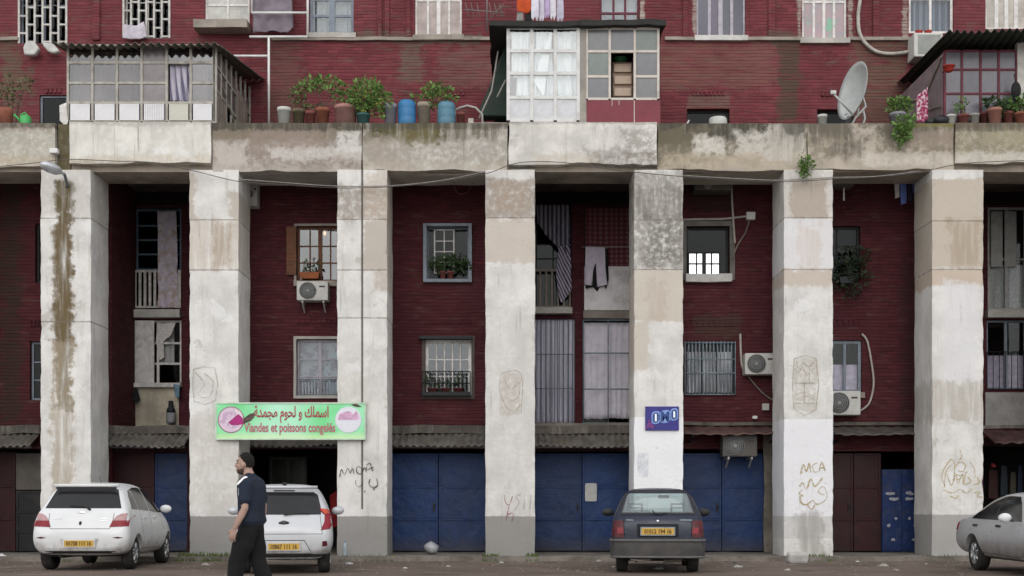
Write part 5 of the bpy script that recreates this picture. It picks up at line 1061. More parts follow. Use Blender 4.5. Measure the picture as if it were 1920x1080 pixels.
for a, b, lb in ((1716, 1730, 'left small red pot on top of the boxy air conditioner'), (1733, 1747, 'right small red pot on top of the boxy air conditioner')):
    r = (px(b, Ya) - px(a, Ya)) / 2; mb = MB(); mb.lathe((px((a + b) / 2, Ya + .2), Ya + .2, Z1 + .002), [(r * .8, 0), (r, .09), (r, .11), (r * .85, .11), (.01, .09)], 16); tag(obj('flower_pot', mb, M('red_plastic'), smooth=True), lb, 'flower pot', 'red pots on the air conditioner')
ac('pale air conditioner box tucked behind the second pillar at the top of the arcade', (462, 342, 482, 386), YB - .4, ACW, brk=False)
ac('dark grimy air conditioner under the beam in the sixth bay', (1302, 336, 1372, 356), 1.25, M('ac_dark', (.06, .055, .05), .7, .3, 5, dirt=.6), .45, brk=False)
ac('pale air conditioner high up beside the sixth pillar', (1540, 334, 1602, 348), 1.3, ACO, .4, brk=False)

# cables and pipes
def cable(label, pts, r, m, Y, name='cable'):
    q = [Vector((px(a, Y), Y + (e[0] if e else 0), pz(b, Y))) for a, b, *e in pts]; out = []
    for i in range(len(q) - 1):
        p0, p1, p2, p3 = q[max(i - 1, 0)], q[i], q[i + 1], q[min(i + 2, len(q) - 1)]
        for k in range(5): t = k / 5; out.append(0.5 * (2 * p1 + (p2 - p0) * t + (2 * p0 - 5 * p1 + 4 * p2 - p3) * t * t + (3 * p1 - p0 - 3 * p2 + p3) * t ** 3))
    out.append(q[-1]); mb = MB(); mb.tube(out, r, 6); return tag(obj(name, mb, m, smooth=True), label, 'cable' if name == 'cable' else 'pipe')
CB = M('black_cable', (.11, .10, .09), .7, .3, 9); CBW = M('grey_cable', (.22, .205, .19), .7, .3, 9); PB = M('pale_hose', (.40, .36, .33), .6, .15, 9)
cable('thick sagging cable bundle strung along the whole colonnade under the parapet', [(-60, 318), (0, 312), (60, 306), (130, 299), (215, 302), (290, 305), (370, 322), (447, 340), (540, 347), (625, 352), (680, 352), (735, 350), (820, 342), (910, 326), (960, 308), (1000, 303), (1060, 305), (1120, 314), (1190, 323), (1280, 331), (1370, 338), (1460, 341), (1560, 336), (1640, 332), (1720, 324), (1790, 309), (1860, 303), (1980, 300)], .008, CB, -.10)
cable('thin pale cable dipping under the heavy bundle between the second and fourth pillars', [(447, 336), (540, 343), (632, 349), (735, 348), (830, 338), (910, 322)], .010, CBW, -.16)
cable('thin pale cable running from the fifth pillar to the seventh', [(1280, 329), (1380, 335), (1462, 338), (1562, 333), (1640, 331), (1724, 321)], .011, CBW, -.16)
cable('loop of thin wire hanging from the beam beside the fourth pillar', [(850, 336), (852, 352), (862, 364), (876, 360), (885, 346), (884, 336)], .007, M('red_wire', (.12, .05, .05), .7), .9)
cable('white pipe running down beside the sky lit window', [(1371, 338), (1373, 380), (1376, 430), (1378, 456)], .024, PB, YB - .08, 'water_pipe')
cable('white horizontal pipe across the brick above the sky lit window', [(1270, 412), (1320, 411), (1360, 410), (1405, 405)], .024, PB, YB - .05, 'water_pipe')
cable('thin slanting hose from the junction box down to the window sill', [(1406, 408), (1398, 436), (1384, 458), (1372, 486)], .018, M('brown_hose', (.2, .17, .14), .7), YB - .05, 'hose')
mb = MB(); X0, X1, Z0, Z1 = rect(1399, 399, 1415, 413, YB); mb.rough_box(X0, X1, YB - .12, YB - .003, Z0, Z1, .05, .015); tag(obj('junction_box', mb, PIPE), 'white junction box where the pipes meet above the sky lit window', 'junction box')
cable('white pipe rising from the air conditioner in the sixth bay', [(1388, 626), (1389, 660), (1391, 685), (1400, 704)], .026, PB, YB - .05, 'water_pipe')
cable('thin hose sloping from the air conditioner to the sixth pillar', [(1402, 704), (1416, 722), (1436, 742), (1470, 762)], .017, M('brown_hose'), YB - .05, 'hose')
cable('pale hose curving past the lilac curtained window to the air conditioner', [(1616, 626), (1626, 640), (1634, 680), (1638, 720), (1630, 755), (1614, 770)], .024, PB, YB - .05, 'hose')
cable('pale ribbed hose looping down the upper wall to the boxy air conditioner', [(1628, -40), (1614, -5), (1609, 40), (1616, 72), (1640, 95), (1670, 101), (1706, 97)], .042, M('ribbed_hose', (.42, .40, .36), .7, .2, 12, dirt=.4), YR - .08, 'hose')
cable('thin rod of white conduit at the top of the seventh bay', [(1582, 348), (1582, 376)], .02, PIPE, 1.5, 'conduit')
for q, lb, m in (((1428, 757, 1441, 770), 'small cream meter box on the brick beside the sixth pillar', M('cream_slab')), ((1410, 780, 1419, 786), 'tiny pale lamp bracket above the rusty sheet awning', PIPE)):
    X0, X1, Z0, Z1 = rect(*q, YB); mb = MB(); mb.box(X0, X1, YB - .09, YB - .002, Z0, Z1); tag(obj('wall_box', mb, m, bevel=.012), lb, 'wall box')
# antenna on the upper wall
Y = 3.3; mb = MB(); P = lambda a, b, y=Y: (px(a, y), y, pz(b, y)); mb.tube([P(913, -40), P(913, 60)], .02, 6); mb.tube([P(870, 18), P(944, 24)], .016, 6); 
for x in (876, 886, 897, 920, 930, 940): mb.tube([P(x - 3, 6), P(x + 3, 34)], .008, 5)
mb.tube([P(913, 40), P(944, 8)], .01, 5); tag(obj('tv_antenna', mb, M('dull_metal', (.2, .17, .165), .6, .2, 9, metal=.4), smooth=True), 'spindly television antenna on a mast left of the white cabin roof', 'antenna')
# street lamp
Y = -.35; t = thing('street_lamp', 'silver street lamp head fixed to the top of the first pillar', 'street lamp', (px(110, 0), -.02, pz(345, 0)))
mb = MB(); P = lambda a, b, y=Y: Vector((px(a, y), y, pz(b, y)))
c0, c1 = P(76, 306, -.8), P(120, 326, -.35); d = (c1 - c0).normalized(); pr = [(.02, 0), (.11, .06), (.15, .2), (.13, .34), (.05, .44), (.03, .5)]
qt = d.to_track_quat('Z', 'Y').to_matrix(); L = (c1 - c0).length / .5
for r, h in pr:
    for k in range(16): a = 2 * math.pi * k / 16; v = qt @ Vector((r * math.cos(a) * .95, r * math.sin(a) * .7, h * L)); mb.v.append(tuple(c0 + v))
for i in range(5):
    for k in range(16): mb.f.append((i * 16 + k, i * 16 + (k + 1) % 16, (i + 1) * 16 + (k + 1) % 16, (i + 1) * 16 + k))
mb.f += [tuple(range(16)), tuple(range(80, 96))]
obj('lamp_head', mb, M('silver_lamp', (.50, .52, .55), .35, .1, 4, metal=.5), t, True)
mb = MB(); mb.tube([c1, P(122, 330, -.2), P(126, 345, -.05), P(126, 352, .03)], .03, 8); obj('arm', mb, M('grey_iron'), t, True)
mb = MB(); X0, X1, Z0, Z1 = rect(93, 278, 108, 287, -.1); mb.box(X0, X1, -.12, .01, Z0, Z1); tag(obj('cable_box', mb, PIPE, bevel=.01), 'small white cable box on the parapet above the street lamp', 'box')

# ------------------------------------------------------------------ signs
X0, X1, Z0, Z1 = rect(406, 757, 683, 822, -.12); t = thing('shop_sign', 'green frozen food shop sign spanning the second and third pillars', 'sign', ((X0 + X1) / 2, -.09, Z0))
n = NT('sign_green'); p = n.pos(); xyz = n.sep(p); f = n.noise(p, 1.1, 3); 
c = n.mix(n.mr(f, .35, .65), (.15, .62, .24), (.34, .74, .46)); c = n.mix(n.mr(n.mth('ABSOLUTE', n.mth('SUBTRACT', xyz[0], px(530, 0))), .9, .2, 0, .55), c, (.50, .80, .66)); c = n.mix(n.mr(xyz[2], Z0 + .16, Z0 + .02, 0, .6), c, (.60, .72, .38))
m_sg = n.fin(c, .45, .4)
mb = MB(); mb.box(X0, X1, -.10, -.03, Z0, Z1); bd = obj('board', mb, m_sg, t)
mb = MB(); e = .028
for a, b, c_, d_ in ((X0 - e, X1 + e, Z0 - e, Z0), (X0 - e, X1 + e, Z1, Z1 + e), (X0 - e, X0, Z0, Z1), (X1, X1 + e, Z0, Z1)): mb.box(a, b, -.115, -.02, c_, d_)
obj('frame', mb, M('sign_frame', (.48, .60, .48), .5, .15, 5, dirt=.2), t)
s_ = lambda a, b: (px(a, -.11), -.106, pz(b, -.11))
LR = M('sign_red', (.36, .07, .09), .5, .2, 9); LRP = M('sign_pink_red', (.42, .13, .17), .5, .2, 9)
w_ = px(618, -.11) - px(478, -.11)
ar = '\uFE94\uFEAA\uFEE4\uFEA0\uFEE3 \uFEE1\uFEEE\uFEA4\uFEDF \uFEED \uFEDA\uFE8E\uFEE4\uFEB3\uFE8D'
obj('arabic_lettering', text_mb(ar, .30, s_(546, 777), w_, None, .007), LR, t)
obj('french_lettering', text_mb('Viandes et poissons congelés', .26, s_(543, 804), px(628, -.11) - px(457, -.11), None, .006), LRP, t)
def disc(cx, cy, r, m, y=-.104, sx=1.0, nm='picture'):
    mb = MB(); k = (D0 - .11) / F; mb.prism([(px(cx, -.11) + r * k * sx * math.cos(2 * math.pi * i / 36), pz(cy, -.11) + r * k * math.sin(2 * math.pi * i / 36)) for i in range(36)], y, y + .003); return obj(nm, mb, m, t)
disc(433, 787, 25, M('sign_rim', (.30, .16, .22), .5), -.1035, 1, 'picture_rim'); disc(433, 787, 23, printed('meat_photo', (.62, .50, .60), (.50, .36, .48), (.66, .6, .64), 6), -.107)
mb = MB(); mb.prism([(px(a, -.11), pz(b, -.11)) for a, b in ((428, 792), (440, 782), (447, 776), (455, 784), (456, 795), (446, 797), (434, 797))], -.112, -.108); obj('meat_shape', mb, M('magenta_meat', (.36, .02, .17), .5, .3, 9), t)
mb = MB(); mb.prism([(px(a, -.11), pz(b, -.11)) for a, b in ((456, 785), (468, 776), (476, 774), (477, 782), (470, 789), (456, 795))], -.110, -.106); obj('dark_tear', mb, M('sign_tear', (.10, .07, .06), .7, .5, 9), t)
disc(653, 787, 25, M('sign_pale_rim', (.45, .62, .58), .5), -.1035, 1, 'picture_rim'); disc(653, 787, 24, M('pale_plate', (.66, .66, .72), .5, .06, 5), -.107)
mb = MB(); mb.prism([(px(a, -.11), pz(b, -.11)) for a, b in ((633, 787), (636, 777), (646, 772), (656, 771), (662, 777), (668, 770), (674, 783), (672, 787))], -.112, -.108); obj('fish_shape', mb, M('pink_fish', (.58, .36, .52), .5, .3, 9), t)
mb = MB(); mb.prism([(px(a, -.11), pz(b, -.11)) for a, b in ((658, 759), (668, 757), (679, 763), (668, 763))], -.110, -.106); obj('dark_tear', mb, M('sign_tear'), t)
# washing powder sign
X0, X1, Z0, Z1 = rect(1210, 762, 1273, 807, -.03); t = thing('enamel_sign', 'small dark blue OMO washing powder sign on the fifth pillar', 'sign', ((X0 + X1) / 2, -.01, Z0))
mb = MB(); mb.box(X0, X1, -.03, -.004, Z0, Z1); obj('board', mb, M('deep_blue', (.030, .026, .20), .4, .2, 4), t, bevel=.004)
OB = M('omo_light_blue', (.20, .30, .62), .4, .12, 9); OD = M('omo_dark_blue', (.015, .05, .20), .4, .2, 9); OW = M('omo_white', (.80, .85, .9), .4, .05, 9)
def rr(cx, cy, w, h, m, y, nm, r=1.0, tilt=-.12):
    k = (D0 - .03) / F; pts = []
    rad = min(w, h) / 2 * r
    for i in range(28):
        a = 2 * math.pi * i / 28; x_ = math.copysign(w / 2 - rad, math.cos(a)) + rad * math.cos(a); z_ = math.copysign(h / 2 - rad, math.sin(a)) + rad * math.sin(a); pts.append((px(cx, -.03) + x_ * k, pz(cy, -.03) + (z_ - x_ * tilt) * k))
    mb = MB(); mb.prism(pts, y, y + .003); obj(nm, mb, m, t)
for cx, cy, w, h in ((1229.5, 783, 16, 24), (1247, 781, 22, 24), (1264, 777, 14, 23)): rr(cx, cy, w, h, OB, -.036, 'letter_glow', .8)
for cx, cy, w, h in ((1229.5, 783, 11, 19), (1264, 777, 10, 18)): rr(cx, cy, w, h, OD, -.040, 'letter_o'); rr(cx, cy, 3.6, 14 if cx < 1240 else 12, OW, -.044, 'letter_core', .6, 0)
obj('letter_m', text_mb('M', .27, (px(1247, -.03), -.0405, pz(781, -.03)), .17, None, .012), OD, t)
mb = MB(); k = (D0 - .03) / F
for a, b, r in ((1218, 796, 4.5), (1214, 801, 3.4), (1223, 800, 3.6), (1217, 789, 2.2)): mb.prism([(px(a, -.03) + r * k * math.cos(2 * math.pi * i / 14), pz(b, -.03) + r * k * math.sin(2 * math.pi * i / 14)) for i in range(14)], -.036 - r * .0004, -.033)
obj('purple_splash', mb, M('purple_ink', (.17, .04, .20), .5, .5, 20), t)
# ------------------------------------------------------------------ curtains, laundry and plants in the arcade
NAVY = striped('navy_white_stripe', [(.50, .47, .56), (.06, .045, .10)], 5, 9.0); NAVYV = striped('navy_white_upright', [(.36, .34, .40), (.06, .05, .09)], 8)
mb = MB(); X0, X1, Z0, Z1 = rect(1006, 385, 1070, 462, YR - .05); mb.cloth(X0, X1, Z0, Z1, YR - .05, 6, .04, 3, 0, .1)
tag(obj('striped_curtain', cloth_poly([(1005, 384), (1068, 384), (1070, 440), (1069, 480), (1050, 470), (1030, 448), (1008, 420)], YR - .1, .05, 22), NAVYV, smooth=True, solid=.006), 'dark striped curtain swagged across the top of the open balcony door', 'curtain')
tag(obj('striped_curtain', cloth_poly([(1048, 462), (1068, 458), (1071, 500), (1072, 545), (1060, 560), (1052, 568), (1046, 545), (1042, 510)], YR - .16, .04, 20), NAVY, smooth=True, solid=.006), 'gathered tail of navy and white diagonal striped curtain hanging over the balcony rail', 'curtain')
X0, X1, Z0, Z1 = rect(1003, 598, 1078, 796, YR - .03); mb = MB(); mb.cloth(X0, X1, Z0, Z1, YR + .06, 9, .03, 9); tag(obj('striped_curtain', mb, striped('blue_grey_bands', [(.76, .76, .84), (.20, .20, .28), (.56, .56, .66)], 9), smooth=True, solid=.005), 'long blue grey striped curtain closing the tall lower window', 'curtain')
X0, X1, Z0, Z1 = rect(1094, 604, 1186, 784, YR - .03); mb = MB(); mb.cloth(X0, X1, Z0, Z1, YR + .05, 8, .016, 11); tag(obj('grey_curtain', mb, M('mauve_grey_curtain', (.74, .72, .80), .95, .12, 4), smooth=True, solid=.005), 'plain mauve grey curtain behind the pale blue bars', 'curtain')
X0, X1, Z0, Z1 = rect(1097, 388, 1186, 502, YR); mb = MB(); mb.cloth(X0, X1, Z0, Z1, YR + .02, 2, .008, 4); tag(obj('plaid_blind', mb, plaid('red_plaid', (.17, .05, .06), (.27, .15, .16), (.10, .035, .045), 9, 13), smooth=True, solid=.005), 'dark red plaid blind hung above the white balcony parapet', 'blind')
hang('trousers', 'pale lilac trousers hung upside over the white balcony parapet', [(1098, 462), (1134, 464), (1135, 500), (1138, 534), (1120, 538), (1117, 490), (1112, 508), (1110, 536), (1095, 533), (1097, 495)], YR - .22, M('lilac_trousers', (.70, .65, .76), .9, .12, 6), group='laundry hung in the arcade')
hang('black_trousers', 'black trousers hung behind the pale lilac pair', [(1100, 480), (1140, 466), (1141, 524), (1136, 542), (1130, 530), (1120, 546), (1112, 538), (1098, 541)], YR - .17, M('black_cloth'), group='laundry hung in the arcade')
mb = MB(); mb.tube([(px(1090, YR - .2), YR - .2, pz(463, YR - .2)), (px(1190, YR - .2), YR - .2, pz(463, YR - .2))], .007, 5); tag(obj('washing_line', mb, WPL), 'washing line above the white balcony parapet', 'washing line')
hang('patterned_curtain', 'long pale patterned curtain hanging out over the cream balcony rail', [(295, 395), (330, 395), (332, 480), (334, 577), (296, 577), (297, 470)], YR - .10, printed('faded_print', (.55, .50, .58), (.62, .58, .63), (.50, .40, .38), 7), 'curtain', amp=.035)
hang('white_drape', 'bunched white drape in the shuttered lower window', [(294, 606), (330, 604), (322, 628), (306, 640), (308, 670), (298, 676), (293, 640)], YR + .02, LACE, 'drape')
for x0, x1, yb, col, lb in ((1677, 1686, 372, (.62, .6, .6), 'white towel hung at the top of the seventh bay'), (1687, 1699, 384, (.13, .19, .48), 'blue towel hung beside the white one'), (1701, 1711, 378, (.03, .03, .06), 'dark shirt hung between the blue towels'), (1710, 1720, 362, (.12, .15, .38), 'short blue cloth at the end of the washing line in the seventh bay')):
    hang('hung_laundry', lb, [(x0, 338), (x1, 338), (x1 + 1, yb - 3), (x0 + 2, yb)], 1.5, M('towel_%d' % x0, col, .95, .15, 9), group='laundry in the seventh bay', amp=.03)
mb = MB(); mb.tube([(px(1660, 1.5), 1.5, pz(337, 1.5)), (px(1735, 1.5), 1.5, pz(337, 1.5))], .007, 5); tag(obj('washing_line', mb, WPL), 'washing line carrying the blue towels in the seventh bay', 'washing line')
hang('rag', 'dark rag hanging below the shuttered window', [(246, 727), (258, 727), (263, 750), (258, 755), (248, 752)], YR - .25, M('black_cloth'), 'rag')
hang('blue_towel', 'small light blue towel hung below the shuttered window', [(325, 720), (337, 722), (336, 746), (328, 744)], YR - .25, M('light_blue_cloth', (.16, .26, .34), .9, .15, 8), 'towel')
def in_px(x0, y0, x1, y1, Y): return rect(x0, y0, x1, y1, Y)
X0, X1, Z0, Z1 = rect(313, 752, 330, 794, YR - .2); r = (X1 - X0) / 2; t = thing('gas_bottle', 'grey and black gas bottle standing on the awning ledge below the shuttered window', 'gas bottle', ((X0 + X1) / 2, YR - .25, Z0))
mb = MB(); mb.lathe(((X0 + X1) / 2, YR - .25, Z0), [(r * .85, 0), (r, .04), (r, .22), (r * .98, .24)], 18); obj('body', mb, M('bottle_grey', (.30, .31, .33), .5, .15, 6, dirt=.3), t, True)
mb = MB(); mb.lathe(((X0 + X1) / 2, YR - .25, Z0), [(r * .98, .241), (r * .9, .32), (r * .55, .38), (r * .5, Z1 - Z0), (.01, Z1 - Z0)], 18); obj('cap', mb, BLK, t, True)
def planter(label, q, Y, m, fol, n_, size, lm, seed, pots=1, name='window_plant'):
    X0, X1, Z0, Z1 = rect(*q, Y); t = thing(name, label, 'potted plant', ((X0 + X1) / 2, Y, Z0), 'plants on window sills'); w = (X1 - X0) / pots
    for i in range(pots):
        mb = MB(); r = w * .46; c = (X0 + w * (i + .5), Y, Z0); h = Z1 - Z0
        if pots == 1: mb.prism([(X0 + .03, Z0), (X1 - .03, Z0), (X1, Z1), (X0, Z1)], Y - .09, Y + .09)
        else: mb.lathe(c, [(r * .75, 0), (r * .95, h * .8), (r, h * .8), (r, h), (r * .85, h), (.01, h * .8)], 16)
        obj('pot', mb, m, t, pots > 1)
    k = (D0 + Y) / F; mb = MB(); mb.leaves([(px(a, Y), Y - .02, pz(b, Y), rx * k, .14, ry * k) for a, b, rx, ry in fol], n_, size, seed, .22); obj('foliage', mb, lm, t)
    return t
planter('leafy plants in an orange planter on the sill beside the brown shutter', (562, 511, 600, 523), YB - .10, M('orange_planter', (.26, .08, .03), .7, .2, 6), [(575, 500, 12, 10), (592, 496, 8, 14), (585, 505, 16, 8)], 130, .07, LD, 41)
planter('dark bushy plant in two red pots in the grey box window', (823, 509, 852, 524), YB - .06, M('rust_pot'), [(836, 492, 24, 14), (858, 490, 18, 14), (818, 496, 14, 12), (868, 500, 14, 12)], 620, .08, LD, 43, 2)
planter('low green plants behind the black flower shelf rail', (800, 728, 872, 738), YB - .10, M('maroon_pot'), [(806, 715, 12, 16), (836, 722, 20, 10), (866, 716, 10, 18)], 320, .06, LD, 44, 3)
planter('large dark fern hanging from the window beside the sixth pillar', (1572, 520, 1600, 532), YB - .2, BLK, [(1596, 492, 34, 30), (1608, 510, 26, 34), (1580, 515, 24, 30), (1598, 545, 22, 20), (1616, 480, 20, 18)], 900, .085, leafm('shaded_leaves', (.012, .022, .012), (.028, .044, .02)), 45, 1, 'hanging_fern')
# shop interior seen through the open garage of the third bay and the dark shop at the right
X0, X1 = px(505, 4.5), px(575, 4.5); t = thing('glass_door', 'dim glazed shop door deep inside the open garage', 'door', ((X0 + X1) / 2, 4.5, .1)); mb = MB(); 
for a, b in ((X0, X0 + .06), (X1 - .06, X1), ((X0 + X1) / 2 - .03, (X0 + X1) / 2 + .03)): mb.box(a, b, 4.5, 4.56, .1, 2.2)
mb.box(X0, X1, 4.5, 4.56, 2.2, 2.28); obj('frame', mb, M('dim_metal', (.10, .10, .09), .5, .2, 6), t); mb = MB(); mb.box(X0 + .06, X1 - .06, 4.52, 4.53, .1, 2.2); obj('pane', mb, M('dim_pane', (.06, .065, .05), .2, .3, 2), t)
tag(obj('red_cloth', cloth_poly([(618, 930), (634, 918), (634, 985), (622, 992)], 2.4, .03), M('red_cloth', (.22, .012, .016), .8, .2, 6), smooth=True, solid=.008), 'red cloth hanging at the right edge of the open garage', 'cloth')
Ys = 2.9
for i, (a, b, y0, y1, col) in enumerate(((1853, 1872, 880, 935, (.05, .02, .02)), (1876, 1890, 872, 930, (.03, .04, .05)), (1894, 1906, 884, 940, (.08, .07, .05)), (1858, 1868, 868, 876, (.38, .05, .06)), (1908, 1918, 870, 925, (.02, .03, .06)))):
    X0, X1, Z0, Z1 = rect(a, y0, b, y1, Ys); mb = MB(); mb.prism([(X0, Z0), (X1, Z0), (X1 - .01, Z1 - .02), (X0 + .02, Z1)], Ys, Ys + .1)
    tag(obj('hanging_goods', mb, M('goods_%d' % i, col, .7, .4, 14), bevel=.02), ('dark red bag', 'slate grey bag', 'brown bag', 'small bright red tag', 'navy bag')[i] + ' hanging inside the dark shop at the right', 'goods', 'goods in the dark shop')
# blue cabinet in bay G
t = thing('metal_cabinet', 'scratched blue double door metal cabinet in the dark opening of the seventh bay', 'cabinet', (px(1688, YB + .05), YB + .2, FLOOR)); Yc = YB - .02
X0, X1 = px(1654, Yc), px(1728, Yc); Zt = pz(880, Yc); mb = MB(); mb.box(X0, X1, Yc + .03, Yc + .5, FLOOR, Zt); obj('case', mb, m_lock, t)
for i in range(2):
    a, b = lerp(X0, X1, i / 2) + .006, lerp(X0, X1, (i + 1) / 2) - .006; mb = MB(); mb.box(a, b, Yc, Yc + .028, FLOOR + .03, Zt - .02); d_ = obj('door', mb, m_lock, t, bevel=.006)
    mb = MB(); rg = random.Random(i + 3)
    for zc, wv in ((pz(925, Yc), .3), (pz(935, Yc), .26), (pz(985, Yc), .1), (pz(972, Yc), .08), (pz(1012, Yc), .16)):
        cx = rg.uniform(a + .12, b - .12); mb.prism([(max(a, min(b, cx + wv * .5 * math.cos(q * .7) * rg.uniform(.5, 1))), zc + .05 * math.sin(q * .7) * rg.uniform(.4, 1)) for q in range(9)], Yc - .003, Yc - .001)
    obj('scratch', mb, M('bare_scratches', (.34, .34, .38), .7, .3, 12), d_)
mb = MB(); X0, X1, Z0, Z1 = rect(1097, 906, 1119, 940, YB + .14); mb.prism([(lerp(X0, X1, .5) + (X1 - X0) / 2 * max(-1, min(1, 1.35 * math.cos(q * math.pi / 12))), lerp(Z0, Z1, .5) + (Z1 - Z0) / 2 * max(-1, min(1, 1.35 * math.sin(q * math.pi / 12)))) for q in range(24)], YB + .15, YB + .17); tag(obj('paper_notice', mb, M('notice_paper', (.50, .50, .49), .8, .15, 8, dirt=.4)), 'pale paper notice stuck on the blue garage door beside the fifth pillar', 'notice')

# ------------------------------------------------------------------ cars
RUB = M('tyre_rubber', (.022, .021, .02), .85, .3, 12, dirt=.25); ALLOY = M('alloy', (.42, .43, .44), .35, .12, 8, metal=.6, dirt=.3); UND = M('underbody', (.014, .013, .012), .9, .4, 6); CGL = M('car_glass', (.022, .023, .026), .10, .2, 1, spec=.22); TRIM = M('black_trim', (.025, .025, .027), .55, .25, 6); GTR = M('grey_bumper', (.055, .052, .05), .6, .25, 4, dirt=.35)
PLATE = M('plate_yellow', (.52, .32, .055), .5, .12, 8, dirt=.2); INK = M('plate_ink', (.10, .06, .02), .6); CHR = M('chrome', (.5, .5, .52), .2, .1, 6, metal=.9); RED = M('tail_red', (.20, .006, .016), .25, .2, 8, spec=.3, coat=.1); CLR = M('tail_clear', (.34, .19, .19), .15, .2, 8, spec=.6, coat=.5); DRED = M('tail_dark_red', (.07, .006, .010), .3, .3, 8, spec=.3)
def paint(name, col, metal=0.0, rough=.28):
    if name in MC: return MC[name]
    n = NT(name); p = n.obj(); f = n.noise(p, 2.2, 4); z = n.sep(p)[2]; d = n.noise(p, 5, 6, .7)
    c = n.mix(n.mr(f, .3, .7, 0, .5), col, tuple(x * .88 for x in col)); c = n.mix(n.mth('MULTIPLY', n.mr(z, .62, .22, 0, .35 if max(col) < .1 else 1.0), n.mr(d, .35, .7)), c, (.16, .13, .10))
    MC[name] = n.fin(c, n.mr(d, .3, .8, rough, rough + .18), .45, Metallic=metal, Coat_Weight=(.06 if max(col) < .1 else .2), Coat_Roughness=.12); return n.m
def ring(st):
    zs, ws, zm, wm, zb, wb, wt, zr = st[1:]
    half = [(0, zs), (ws * .8, zs), (ws, zs + .07), (wm, zm), (wb, zb), ((wb + wt) / 2 + .012, (zb + zr - .05) / 2), (wt, zr - .055), (wt * .62, zr - .006), (0, zr)]
    return [(x, st[0], z) for x, z in half] + [(-x, st[0], z) for x, z in half[-2:0:-1]]
def evaluated(o):
    bpy.context.view_layer.update(); me = bpy.data.meshes.new_from_object(o.evaluated_get(bpy.context.evaluated_depsgraph_get())); return me
